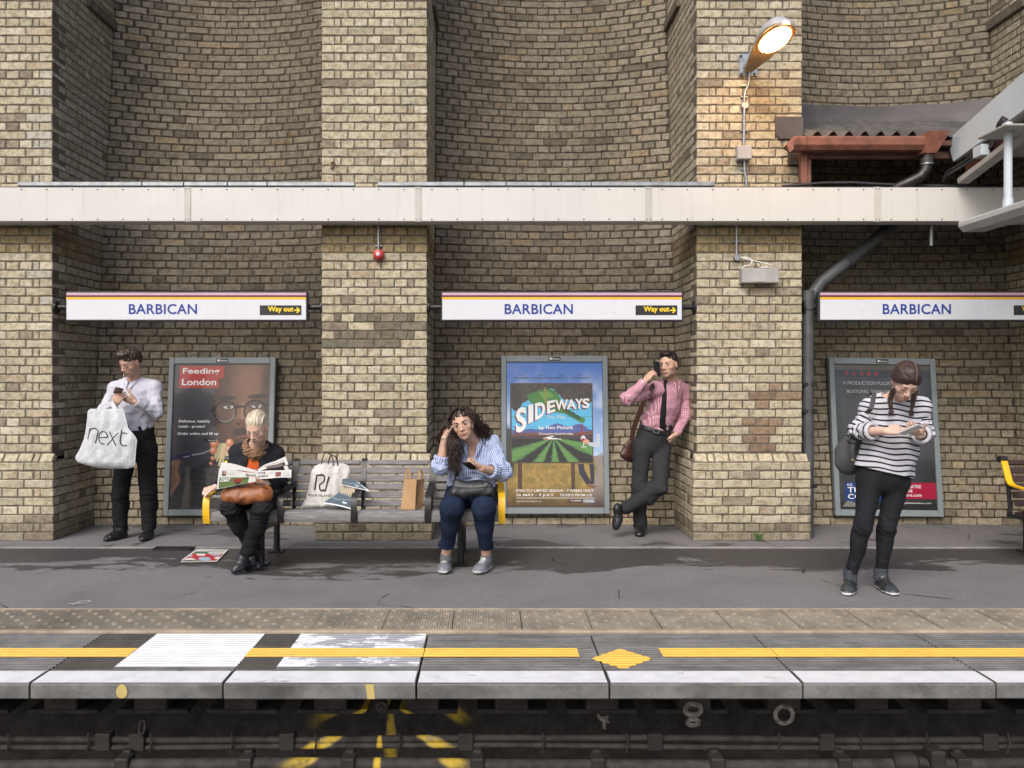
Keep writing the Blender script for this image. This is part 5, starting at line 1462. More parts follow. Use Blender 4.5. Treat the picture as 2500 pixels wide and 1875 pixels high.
# ------------------------------------------------------------------ body pieces
def hand(S, w, f, n, t, curl=(.5, .5, .5, .5), thumb=(.6, .3), s=1.0, spread=.06):
    """w wrist, f towards the fingers, n out of the palm, t towards the thumb"""
    w = A3(w); f = unit(f); n = unit(np.asarray(n) - f * float(np.dot(n, f))); t = unit(np.asarray(t) - f * float(np.dot(t, f)) - n * float(np.dot(t, n)))
    P_ = lambda a, b, c: w + (f * a + t * b + n * c) * s
    S.lof(P_(.0, 0, 0), P_(.045, 0, .002), t, (.026 * s, .018 * s), (.036 * s, .0145 * s), k=.012 * s)
    S.lof(P_(.04, 0, .002), P_(.080, -.001, .002), t, (.037 * s, .0145 * s), (.038 * s, .0115 * s), k=.010 * s)
    S.ell(P_(.035, .024, .008), (.024 * s, .014 * s, .014 * s), (f, t, n), k=.01 * s)
    offs = (.029, .0098, -.0098, -.028); lens = (.070, .078, .072, .056)
    tips = []
    for i in range(4):
        b = P_(.084 - .004 * abs(i - 1.2), offs[i], .001); d = unit(f + t * spread * (1.4 - i)); L = lens[i] * s
        c = curl[i]; p = b; r = (.0092, .0088, .0082, .0072, .0058) if i < 3 else (.0082, .0078, .0072, .0064, .0052)
        ang = 0
        for k, (fr, da) in enumerate(((.46, c), (.30, c * 1.25), (.24, c * .8))):
            ang += da; dd = d * math.cos(ang) + n * math.sin(ang); q = p + dd * L * fr
            S.cap(p, q, r[k] * s, r[k + 1] * s, k=.0045 * s); p = q
        tips.append(p)
    b = P_(.022, .026, .004); a, c = thumb
    d1 = unit(f * math.cos(a) + t * math.sin(a) + n * .35 * math.sin(a)); p = b + d1 * .040 * s
    S.cap(b, p, .0135 * s, .0105 * s, k=.010 * s)
    d2 = unit(d1 * math.cos(c) + (f * .7 + n * .7) * math.sin(c)); q = p + d2 * .032 * s
    S.cap(p, q, .0105 * s, .0092 * s, k=.005 * s)
    d3 = unit(d2 + (n * .5 + f * .3) * c); S.cap(q, q + d3 * .024 * s, .0092 * s, .0066 * s, k=.004 * s)
    return P_, tips
class Head:
    def __init__(s, c, fwd, up, sc_=1.0, female=False):
        s.c = A3(c); s.f = unit(fwd); u = np.asarray(up, np.float32); s.u = unit(u - s.f * float(u @ s.f)); s.r = unit(np.cross(s.f, s.u)); s.s = sc_; s.fem = female
    def at(s, r, f, u): return s.c + (s.r * r + s.f * f + s.u * u) * s.s
    def loc(s, V): d = (V - s.c) / s.s; return np.stack([d @ s.r, d @ s.f, d @ s.u], -1)
    def build(s, S):
        q = s.s; ax = (s.r, s.f, s.u); F_ = s.fem
        e = lambda p, r, k=.02, sub=False: S.ell(s.at(*p), [x * q for x in r], ax, k=k * q, sub=sub)
        c = lambda a, b, ra, rb, k=.01, sub=False: S.cap(s.at(*a), s.at(*b), ra * q, rb * q, k=k * q, sub=sub)
        e((0, -.012, .036), (.073, .094, .080)); e((0, .006, .006), (.069, .080, .070))
        e((0, .028, -.030), (.058, .058, .080), .02)
        jw = .044 if F_ else .050
        e((0, .032, -.074), (jw, .046, .036), .025); e((0, .064, -.099), (.019 if F_ else .024, .018, .016), .02)
        for sx in (-1, 1):
            e((sx * .039, .050, -.026), (.024, .022, .020), .018)
            if not F_: e((sx * .044, .006, -.078), (.014, .024, .020), .02)
            e((sx * .031, .093, .003), (.017, .016, .0105), .010, True)
            e((sx * .031, .0715, .0015), (.0155, .0140, .0125), .005)
            e((sx * .0125, .0925, -.036), (.0085, .010, .0075), .006)
            e((sx * .0755, -.006, -.006), (.008, .018, .030), .006); e((sx * .084, -.002, -.004), (.005, .010, .019), .004, True)
        c((-.030, .076, .021), (.030, .076, .021), .010, .010, .014)
        c((0, .082, .010), (0, .104, -.029), .0075, .0105, .010); e((0, .103, -.032), (.0105, .0105, .009), .006)
        e((0, .084, -.060), (.024, .014, .013), .012)
        c((-.019, .083, -.0645), (.019, .083, -.0645), .0042, .0042, .006); c((-.008, .0925, -.0615), (.008, .0925, -.0615), .0045, .0045, .004)
        c((-.012, .0895, -.0725), (.012, .0895, -.0725), .0058, .0058, .005); c((-.021, .088, -.0668), (.021, .088, -.0668), .0016, .0016, .003, True)
    def color(s, V, base, lip=(.36, .13, .11), stubble=0.0, flush=.35):
        L = s.loc(V); C = np.tile(np.array(base, np.float32), (len(V), 1))
        g = lambda p, r: np.exp(-(((L - np.array(p)) / np.array(r)) ** 2).sum(-1))
        fl = flush * (np.clip(g((-.042, .055, -.030), (.022, .03, .02)) + g((.042, .055, -.030), (.022, .03, .02)) + g((0, .105, -.032), (.016, .02, .014)) + g((.08, 0, 0), (.012, .04, .04)) + g((-.08, 0, 0), (.012, .04, .04)), 0, 1))
        C = C * (1 - fl[:, None]) + np.array((base[0] * 1.05, base[1] * .66, base[2] * .60)) * fl[:, None]
        lp = np.clip(g((0, .092, -.0615), (.017, .012, .0045)) + g((0, .090, -.0725), (.016, .012, .0055)), 0, 1)[:, None] * 1.2
        lp = np.clip(lp, 0, 1); C = C * (1 - lp) + np.array(lip) * lp
        ml = np.clip(g((0, .09, -.0668), (.020, .012, .0016)), 0, 1)[:, None] * .7; C = C * (1 - ml) + np.array(lip) * .35 * ml
        for sx in (-1, 1):
            es = g((sx * .031, .082, .010), (.018, .014, .007))[:, None] * .28; C = C * (1 - es) + np.array(base) * np.array((.62, .5, .48)) * es
        if stubble:
            st = np.clip(g((0, .05, -.092), (.055, .06, .030)) + g((0, .09, -.050), (.022, .02, .008)) * .8 + g((.05, .02, -.07), (.02, .04, .04)) + g((-.05, .02, -.07), (.02, .04, .04)), 0, 1)[:, None] * stubble * (1 - lp)
            C = C * (1 - st) + np.array((.13, .095, .08)) * st
        return C
    def details(s, parent, hairmat, iris=(.05, .03, .02), closed=False, brow=1.0, browtilt=0.0):
        for sx in (-1, 1):
            pts = [s.at(sx * (.013 + .034 * t), .0885 - .019 * t * t + .001, .0205 + .0055 * math.sin(t * 2.2) + browtilt * (1 - t)) for t in np.linspace(0, 1, 6)]
            MB().tube(pts, [.0026 * brow, .0036 * brow, .0036 * brow, .0032 * brow, .0024 * brow, .0012], 6, flat=1.0).build('eyebrow', hairmat, parent, 60)
            if not closed:
                M_ = Matrix((Vector(s.r), Vector(s.f), Vector(s.u))).transposed().to_4x4(); M_.translation = s.at(sx * .031, .0760, .0015)
                m = MB(); pr = [(.0125 * math.sin(a), .0125 * math.cos(a)) for a in np.linspace(.02, 1.5, 7)]
                m.lathe(pr[::-1], 14, M_ @ Matrix.Rotation(R(-90), 4, 'X') @ Matrix.Diagonal((1.12, .62, .95, 1)))
                ey = m.build('eye', EYEW, parent, 80)
                MB().lathe([(.0068, .0), (.004, .0008)], 12, Matrix.Translation(Vector(s.at(sx * .031, .0873, .0015)) - Vector(s.at(0, 0, 0)) + Vector(s.c)) @ Matrix((Vector(s.r), Vector(s.u), Vector(s.f))).transposed().to_4x4()).build('iris', simple('iris', iris, .2, var=.1), ey, 60)
            zl = -.0065 if closed else .0085
            pts = [s.at(sx * .031 + x, .0872 - 18 * x * x * (1 if not closed else .9), zl - 12 * x * x * (1 if not closed else -1.0)) for x in np.linspace(-.0155, .0155, 7)]
            MB().tube(pts, [.0006, .0013, .0017, .0018, .0017, .0013, .0006], 5).build('eyelashes', LASH, parent, 60)

def skin_mat():
    t = NT('skin'); p = t.pos(); c = t.attr('tone')[0]
    c = t.mix(t.ramp(t.noise(60, 3, p), .4, .7, 0, .18), c, t.mix(1.0, c, (.86, .74, .70), 'MULTIPLY'))
    t.bump(t.noise(420, 2, p), .12, .002)
    return t.out(c, .52, spec=.4, **{'Subsurface Weight': .12, 'Subsurface Radius': (.010, .004, .002), 'Subsurface Scale': .6})
SKIN = skin_mat()
EYEW = simple('eye_white', (.62, .60, .58), .2, var=.02)
LASH = simple('lash', (.02, .014, .012), .6, var=.05)
def hair_mat(name, c, c2, sc_=90, rough=.42):
    t = NT(name); a = t.attr('cloth')[1]; g = t.noise(sc_, 3, a, .6)
    c_ = t.mix(t.ramp(g, .35, .68), c, c2); t.bump(g, .5, .004)
    return t.out(c_, rough, spec=.45, **{'Anisotropic': .4})
def cloth_mat(name, c, rough=.85, wl=.0, weave=600, var=.1, spec=.2, sheen=.15):
    t = NT(name); p = t.pos()
    cc = t.mix(t.ramp(t.noise(9, 4, p), .3, .7), c, tuple(x * (1 - 2 * var) for x in c))
    t.bump(t.math('ADD', t.noise(weave, 2, p), t.math('MULTIPLY', t.noise(26, 4, p, .6), 2.2)), .35, .004)
    return t.out(cc, rough, spec=spec, **{'Sheen Weight': sheen * 0})
def frac_band(t, x, period, duty, soft=.06):
    """1 inside the band"""
    f = t.math('FRACT', t.math('DIVIDE', x, period)); d = t.math('ABSOLUTE', t.math('SUBTRACT', f, .5))
    return t.ramp(d, duty / 2 - soft, duty / 2 + soft, 1, 0)
def arm_cloth(V, segs, torso_uv, tagv):
    """cloth coordinates: torso from torso_uv(V); sleeves around/along"""
    out = torso_uv(V)
    for k, (a, b, base, rad) in segs.items():
        m = tagv == k
        if not m.any(): continue
        a = A3(a); b = A3(b); ab = b - a; L = np.linalg.norm(ab); z = ab / L; X, Y_ = frame(tuple(z), (0, -1, 0))[:2]; X = A3(X); Y_ = A3(Y_)
        d = V[m] - a; al = d @ z; an = np.arctan2(d @ Y_, d @ X)
        out[m] = np.stack([an * rad, al + base, np.zeros_like(al)], -1)
    return out

def strands(polys, r, n=4, taper=.25):
    m = MB()
    for pts in polys:
        k = len(pts); m.tube(pts, [r * (1 - (1 - taper) * (i / (k - 1)) ** 2) for i in range(k)], n, caps=False)
    return m
def strand_obj(name, polys, r, mat, parent, n=4):
    """hair strands: many thin tubes in one mesh, with along-strand coordinates"""
    m = strands(polys, r, n); me = m.mesh(name); smooth(me)
    c = np.zeros((len(me.vertices), 3), np.float32); i = 0
    for j, pts in enumerate(polys):
        k = len(pts); c[i:i + k * n, 0] = j * .37; c[i:i + k * n, 1] = np.repeat(np.arange(k) * .01, n); i += k * n
    a = me.attributes.new('cloth', 'FLOAT_VECTOR', 'POINT'); a.data.foreach_set('vector', c.ravel())
    return link(name, me, parent, mat)

def limb_uvw(V): return V.copy()
def ribbon(pts, w, up, t=.003):
    """flat strap following pts; up = list of outward directions"""
    m = MB(); pts = [Vector(p) for p in pts]; k = len(pts); vs = []
    for i, p in enumerate(pts):
        d = (pts[min(i + 1, k - 1)] - pts[max(i - 1, 0)]).normalized(); u = Vector(up[i] if isinstance(up, list) else up); s_ = d.cross(u).normalized(); u = s_.cross(d).normalized()
        for a, b in ((-1, 0), (1, 0), (1, 1), (-1, 1)): vs.append(p + s_ * (a * w / 2) + u * (b * t))
    fs = [(4 * i + j, 4 * i + (j + 1) % 4, 4 * i + 4 + (j + 1) % 4, 4 * i + 4 + j) for i in range(k - 1) for j in range(4)] + [(3, 2, 1, 0), tuple(4 * (k - 1) + j for j in range(4))]
    return m.add(vs, fs)

def person(name, label, base, d, skin, opts):
    """common body: d = joints in world coordinates; returns root, head, helper dict"""
    root = empty('person', base, label, 'person')
    H = Head(d['head'], d['face'], d['up'], opts.get('hs', 1.0), opts.get('female', False))
    S = SDF(.03); xa = unit(np.array(d['SR']) - np.array(d['SL']))
    H.build(S)
    nk = opts.get('neck', .052)
    S.cap(H.at(0, -.022, -.05), d['N'], nk, nk + .004, k=.03)
    torso(S, d, opts, 0.0)
    ar = opts.get('arm', (.045, .038, .036, .0255))
    for s_ in 'LR':
        S.cap(d['S' + s_], d['E' + s_], ar[0], ar[1], k=.03); S.cap(d['E' + s_], d['W' + s_], ar[2], ar[3], k=.02)
        lg = opts.get('leg', (.082, .055, .050, .036))
        S.cap(d['H' + s_], d['K' + s_], lg[0], lg[1], k=.03); S.cap(d['K' + s_], d['A' + s_], lg[2], lg[3], k=.02)
        S.cap(d['A' + s_], lerp(d['A' + s_], d['T' + s_], .10) + A3((0, 0, -.05)), .026, .016, k=.02)
    hd = {}
    for s_ in 'LR':
        if d.get('hand' + s_): hd[s_] = hand(S, d['W' + s_], **d['hand' + s_])
    # coarse body, fine head and hands; the pieces overlap where collar and cuffs hide them
    zc = float((H.at(0, 0, 0) - H.u * .14 * H.s)[2]) if not opts.get('bare_neck') else float(min(d['N'][2], H.c[2] - .15) - .06)
    parts = []; coarse = opts.get('coarse', .0085)
    V, Q = S.mesh(coarse)
    # drop coarse faces inside head / hand boxes
    def inside(c, r): return ((V - A3(c)) ** 2).sum(-1) < r * r
    boxes = []
    hc = H.at(0, 0, -.01); boxes.append((hc, .165 if not opts.get('bare_neck') else .27))
    for s_ in hd:
        f = unit(d['hand' + s_]['f']); boxes.append((A3(d['W' + s_]) + f * .07, .135))
    drop = np.zeros(len(V), bool)
    for c, r in boxes: drop |= inside(c, r - .012)
    Q2 = Q[~drop[Q].all(1)]; parts.append((V, Q2))
    for i, (c, r) in enumerate(boxes):
        hh = (.0031 if i == 0 else .0026); v, q = S.mesh(hh, lo=A3(c) - r, hi=A3(c) + r)
        keep = ((v - A3(c)) ** 2).sum(-1) < r * r; q = q[keep[q].any(1)]; parts.append((v, q))
    V, Q = join(parts)
    used = np.unique(Q); mp = np.full(len(V), -1); mp[used] = np.arange(len(used)); V = V[used]; Q = mp[Q]
    C = H.color(V, skin, **opts.get('face', {}))
    far = ((V - H.c) ** 2).sum(-1) > .16 ** 2
    C[far] = np.array(skin)
    for s_ in hd:
        for tp in hd[s_][1]:
            g = near(V, tp, .016)[:, None] * .45; C = C * (1 - g) + np.array((skin[0] * 1.0, skin[1] * .68, skin[2] * .62)) * g
    body = vq_obj('body', V, Q, SKIN, root, C)
    return root, H, S, hd, body
def torso(S, d, o, inf, tagv=0, k=.035):
    """chest, waist, pelvis; inf inflates for clothing"""
    xa = A3(d['SR']) - A3(d['SL']); w = np.linalg.norm(xa) / 2; xa = unit(xa)
    M = (A3(d['SR']) + A3(d['SL'])) / 2; N = A3(d['N']); Wt = A3(d['waist']); Pv = A3(d['pelvis'])
    up = unit(M - Wt); cd, wd, hdp = o.get('depth', (.108, .098, .112)); ww, hw = o.get('waistw', .145), o.get('hipw', .165)
    S.lof(M - up * .035, (M * .45 + Wt * .55), xa, (w * .93 + inf, cd * .92 + inf), (w * .86 + inf, cd + inf), k=k, tagv=tagv)
    S.lof((M * .5 + Wt * .5), Wt, xa, (w * .86 + inf, cd + inf), (ww + inf, wd + inf), k=k, tagv=tagv)
    S.lof(Wt, Pv, xa, (ww + inf, wd + inf), (hw + inf, hdp + inf), k=k, tagv=tagv)
    S.cap(d['SL'], d['SR'], .052 + inf, .052 + inf, k=k, tagv=tagv)
    for s_ in 'LR': S.cap(N + up * .028, A3(d['S' + s_]) + up * .012, .034 + inf, .043 + inf, k=.04, tagv=tagv)
    if o.get('bust'):
        fw = unit(np.cross(up, xa)); fw = fw if fw[1] < 0 else -fw
        for sx in (-1, 1):
            S.ell(M - up * o['bust'][1] + xa * sx * .078 + fw * o['bust'][2], [o['bust'][0] + inf] * 3, k=.05, tagv=tagv)
def fwd_of(d):
    xa = unit(A3(d['SR']) - A3(d['SL'])); up = unit((A3(d['SR']) + A3(d['SL'])) / 2 - A3(d['waist'])); f = unit(np.cross(up, xa)); return f if f[1] < 0 else -f
def shoe(root, heel, toe, h, mat, sole=(.6, .6, .6), ankle=None, w=.042, sole_h=.022, boot=0.0, colors=None, name='shoe', pointy=0.0, stripes=False):
    """shoe from heel to toe (ground contact points)"""
    a = A3(heel); b = A3(toe); d = b - a; L = np.linalg.norm(d); f = unit(d); up = unit(np.array((0, 0, 1.0)) - f * f[2]); sd = np.cross(f, up)
    Pq = lambda x, y, z: a + f * x * L + sd * y + up * z
    S = SDF(.02)
    S.lof(Pq(.12, 0, .024), Pq(.55, 0, .024), sd, (w * .80, .024), (w * .95, .024)); S.lof(Pq(.55, 0, .024), Pq(.86 + .04 * pointy, 0, .021), sd, (w * .98, .024), (w * (.78 - .3 * pointy), .020))
    S.lof(Pq(.14, 0, .04), Pq(.20, 0, .088), sd, (w * .76, .038), (w * .84, .044)); S.lof(Pq(.25, 0, .065), Pq(.72, 0, .034), sd, (w * .70, .036), (w * .80, .028), k=.03)
    if boot and ankle is not None: S.cap(Pq(.2, 0, .08), A3(ankle) + (0, 0, boot), .043, .047, k=.03)
    elif ankle is not None: S.ell(A3(ankle), (.038, .038, .03), k=.02, sub=False)
    S.cuts.append((Pq(0, 0, .0), -up)); S.disp = waves(int(abs(a[0] * 1000)) % 97, .0012, .03)
    V, Q = S.mesh(.0045)
    z = (V - a) @ up; x = ((V - a) @ f) / L; y = (V - a) @ sd
    C = np.tile(np.array(mat, np.float32), (len(V), 1)); C[z < sole_h] = sole
    if colors is not None: C = colors(x, y, z, C)
    o = vq_obj(name, V, Q, SHOEMAT, root, C); return o, Pq
def shoe_mat():
    t = NT('shoe_leather'); t.bump(t.noise(160, 3, t.pos()), .2, .003); return t.out(t.attr('tone')[0], .42, spec=.5)
SHOEMAT = shoe_mat()
def tonemat(name, rough=.8, spec=.2, weave=500):
    t = NT(name); p = t.pos(); t.bump(t.math('ADD', t.noise(weave, 2, p), t.math('MULTIPLY', t.noise(30, 3, p), 2.0)), .3, .003); return t.out(t.attr('tone')[0], rough, spec=spec)
TONE = tonemat('toned_cloth')
def phone(c, nrm, lng, size=(.136, .067, .008), col1=(.02, .02, .022), col2=(.03, .035, .04), label='', edge=None):
    n = Vector(nrm).normalized(); l = Vector(lng); l = (l - n * l.dot(n)).normalized(); w = n.cross(l)
    M_ = Matrix((l, w, n)).transposed().to_4x4(); M_.translation = Vector(c)
    r = empty('phone', c, label, 'phone', 'phones in hand')
    a, b, t_ = (x / 2 for x in size)
    MB().box((-a, -b, -t_), (a, b, t_), .003, M_).build('case', simple('phone_case', col1, .3, var=.05), r)
    MB().box((-a * .88, -b * .93, t_), (a * .88, b * .93, t_ + .0006), 0, M_).build('screen', simple('phone_screen', col2, .1, var=.02), r)
    return r

# ------------------------------------------------------------------ clothing builders
J = lambda a, b, c: tuple(P(a, b, c))
def lerp(a, b, t): return A3(a) * (1 - t) + A3(b) * t
def top_garment(root, name, mat, d, o, inf, arm, hem, cuff=(.95, .95), subs=(), seed=1, amp=.004, wl=.10, res=.0062, uv=None, arm_amp=.006, hem_extra=None, tube=0.0, tone=None, bagk=.035):
    """shirt / jacket / sweater: torso piece and two sleeves, in one mesh"""
    S = SDF(.035); torso(S, d, o, inf, k=bagk); xa = unit(A3(d['SR']) - A3(d['SL'])); up = unit((A3(d['SR']) + A3(d['SL'])) / 2 - A3(d['waist']))
    for s_ in 'LR': S.cap(d['S' + s_], lerp(d['S' + s_], d['E' + s_], .30), arm[0], arm[0] * .97, k=.04)
    N = A3(d['N']); S.cap(N + up * .035, N + up * .16, .055, .075, k=.008, sub=True)
    for f in subs: f(S)
    S.cuts += hem if isinstance(hem, list) else [hem]
    fw = waves(seed, amp, wl); fw2 = waves(seed + 5, amp * 1.3, wl * .6, axis=xa, aniso=.8); wpt = A3(d['waist'])
    S.disp = lambda X: fw(X) + fw2(X) * np.clip(near(X, wpt, .16) * 1.4, 0, 1)
    parts = [S.mesh(res)]; tg = [np.zeros(len(parts[0][0]), int)]; segs = {}
    for i, s_ in enumerate('LR'):
        A = SDF(.03); cf = lerp(d['E' + s_], d['W' + s_], cuff[i]); fd = unit(cf - A3(d['E' + s_]))
        A.cap(d['S' + s_], d['E' + s_], arm[0], arm[1], k=.03, tagv=1 + 2 * i); A.cap(d['E' + s_], cf, arm[2], arm[3], k=.03, tagv=2 + 2 * i)
        A.cap(cf + fd * (arm[3] + .012), cf + fd * (arm[3] + .06), arm[3] * 1.25, arm[3] * 1.5, k=.004, sub=True)
        ax1 = unit(A3(d['E' + s_]) - A3(d['S' + s_])); E_ = d['E' + s_]
        w1 = waves(seed + 11 + i, arm_amp, wl * .55, warp=1.6); w2 = waves(seed + 21 + i, arm_amp * .9, .06, axis=ax1, aniso=-.6, warp=.8)
        A.disp = lambda X, w1=w1, w2=w2, E_=E_: w1(X) * .8 + w2(X) * np.clip(near(X, E_, .10) * 1.2, 0, 1)
        v, q = A.mesh(res * .92); parts.append((v, q)); tg.append(A.tags(v))
        Ls = float(np.linalg.norm(A3(d['E' + s_]) - A3(d['S' + s_])))
        segs[1 + 2 * i] = (d['S' + s_], d['E' + s_], 0.0, arm[0]); segs[2 + 2 * i] = (d['E' + s_], tuple(cf), Ls, arm[2])
    V, Q = join(parts); tv = np.concatenate(tg); cl = None
    if uv is not None: cl = arm_cloth(V, segs, uv, tv)
    C = tone(V, tv) if tone is not None else None
    return vq_obj(name, V, Q, mat, root, C, cl), V, Q
def trousers(root, mat, d, o, rad, inf=.012, waist_up=.0, hem=(0.0, 0.0), seed=3, amp=.004, name='trousers', res=.0068, kk=.03, crotch=None, knee_amp=.006, waist_n=None, tone=None):
    S = SDF(.035); xa = unit(A3(d['SR']) - A3(d['SL'])); Wt = A3(d['waist']); Pv = A3(d['pelvis']); ww, hw = o.get('waistw', .145), o.get('hipw', .165); cd, wd, hdp = o.get('depth', (.108, .098, .112))
    hx = unit(A3(d['HR']) - A3(d['HL'])); upv = unit(Wt - Pv)
    S.lof(Wt, Pv, hx, (ww + inf, wd + inf), (hw + inf, hdp + inf)); S.cap(d['HL'], d['HR'], rad[0] * .98, rad[0] * .98)
    for s_ in 'LR':
        S.cap(d['H' + s_], d['K' + s_], rad[0], rad[1], k=.025); S.cap(d['K' + s_], d['A' + s_], rad[2], rad[3], k=kk)
        S.ell(lerp(d['K' + s_], d['A' + s_], .28) + A3((0, .015, 0)), (rad[2] * .98, rad[2] * 1.02, .11), k=.03)
    S.cuts.append((Wt + upv * waist_up, waist_n if waist_n is not None else upv))
    w1 = waves(seed, amp, .13, axis=(0, 0, 1), aniso=.6); w2 = waves(seed + 3, knee_amp, .045, axis=(1, 0, .2), aniso=.9); K = (d['KL'], d['KR'], d['AL'], d['AR'])
    S.disp = lambda X: w1(X) + w2(X) * np.clip(sum(near(X, k, .10) for k in K), 0, 1)
    parts = []
    V, Q = S.mesh(res)
    sd_ = lambda k: S.dist(('c', A3(d['K' + k]), A3(d['A' + k]), rad[2], rad[3]), V)
    dl, dr_ = sd_('L'), sd_('R')
    for i, s_ in enumerate('LR'):                           # trim at the hems
        z = float(A3(d['A' + s_])[2]) + hem[i]; own = (dl < dr_) if s_ == 'L' else (dr_ < dl); m = own & (V[:, 2] < z)
        Q = Q[~m[Q].any(1)]
    C = tone(V) if tone is not None else None
    return vq_obj(name, V, Q, mat, root, C, None), S
def collar(root, mat, N, up, fwd, r=.066, h=.042, drop=.03, point=.055, gap=22, spread=1.0, name='collar', uvs=True):
    N = A3(N); up = unit(up); fwd = unit(np.asarray(fwd) - up * float(np.dot(fwd, up))); sd = np.cross(fwd, up); n = 41; rows = []
    for a in np.linspace(-180 + gap, 180 - gap, n):
        b = R(a); dr = -fwd * math.cos(b) + sd * math.sin(b); ft = max(0, (abs(a) - 100) / (80 - gap)); ft = ft ** 1.6
        base = N - up * (.022 * ft) + fwd * (.012 * ft)
        tp = base + dr * (r - .004) + up * (h * (1 - .25 * ft))
        o1 = tp + dr * .006 - up * .004; o2 = base + dr * (r + .016 + .012 * ft * spread) + up * (h - drop - point * ft) + fwd * .022 * ft + sd * (0.018 * spread * ft * (1 if a > 0 else -1)) * -0.6
        inn = base + dr * (r - .008) - up * .004
        rows.append((inn, tp, o1, (o1 + o2) / 2 + dr * .004, o2))
    V = np.array([p for r_ in rows for p in r_], np.float32); k = 5
    Q = np.array([(i * k + j, i * k + j + 1, (i + 1) * k + j + 1, (i + 1) * k + j) for i in range(n - 1) for j in range(k - 1)])
    cl = np.zeros((len(V), 3), np.float32); cl[:, 0] = np.repeat(np.linspace(-.2, .2, n), k); cl[:, 1] = np.tile(np.linspace(0, .05, k), n)
    o = vq_obj(name, V, Q, mat, root, np.full((len(V), 3), .7), cl)
    md = o.modifiers.new('thick', 'SOLIDIFY'); md.thickness = .003; md.offset = 0
    return o
def hair_cap(H, root, mat, pieces, cuts, flow=(1, .12, .35), amp=.0025, wl=.02, res=.0036, name='hair', subs=()):
    S = SDF(.02); ax = (H.r, H.f, H.u)
    for p, r in pieces: S.ell(H.at(*p), [x * H.s for x in r], ax, k=.018)
    for p, r in subs: S.ell(H.at(*p), [x * H.s for x in r], ax, k=.006, sub=True)
    wc = waves(57, .0045, .03)
    for p, n in cuts: S.cut2.append((H.at(*p), H.r * n[0] + H.f * n[1] + H.u * n[2], wc))
    K = waves(31, amp, wl); fl = np.array(flow, np.float32)
    S.disp = lambda X: K(H.loc(X).astype(np.float32) * fl)
    V, Q = S.mesh(res); L = H.loc(V) * fl
    return vq_obj(name, V, Q, mat, root, None, L)
EARS = [((sx * .082, -.004, -.012), (.022, .020, .027)) for sx in (-1, 1)]
def on_surface(o_bvh, pts, ndir, off=.0015):
    """project points along ndir onto a BVH"""
    out = []
    for p in pts:
        h = o_bvh.ray_cast(Vector(p) - Vector(ndir) * .5, Vector(ndir))
        out.append((h[0] - Vector(ndir) * off) if h[0] is not None else Vector(p))
    return out
def bvh_of(V, Q): return BVHTree.FromPolygons([tuple(v) for v in V], [tuple(q) for q in Q])
def decal(name, mat, parent, tree, sheet_pts, faces, ndir=(0, 1, 0), off=.0018):
    pts = on_surface(tree, sheet_pts, ndir, off); me = bpy.data.meshes.new(name); me.from_pydata([tuple(p) for p in pts], [], faces); me.update()
    return link(name, me, parent, mat)
def stroke_tris(path, w, step=.01):
    """2D polyline -> ribbon (verts, faces), resampled so it can drape"""
    pts = [np.array(p, float) for p in path]; res = [pts[0]]
    for a, b in zip(pts[:-1], pts[1:]):
        k = max(1, int(np.linalg.norm(b - a) / step))
        for i in range(1, k + 1): res.append(a + (b - a) * i / k)
    v = []; f = []
    for i, p in enumerate(res):
        t = res[min(i + 1, len(res) - 1)] - res[max(i - 1, 0)]; t = t / (np.linalg.norm(t) + 1e-9); n = np.array((-t[1], t[0])) * w / 2; v += [p + n, p - n]
    for i in range(len(res) - 1): f.append((2 * i, 2 * i + 1, 2 * i + 3, 2 * i + 2))
    return v, f
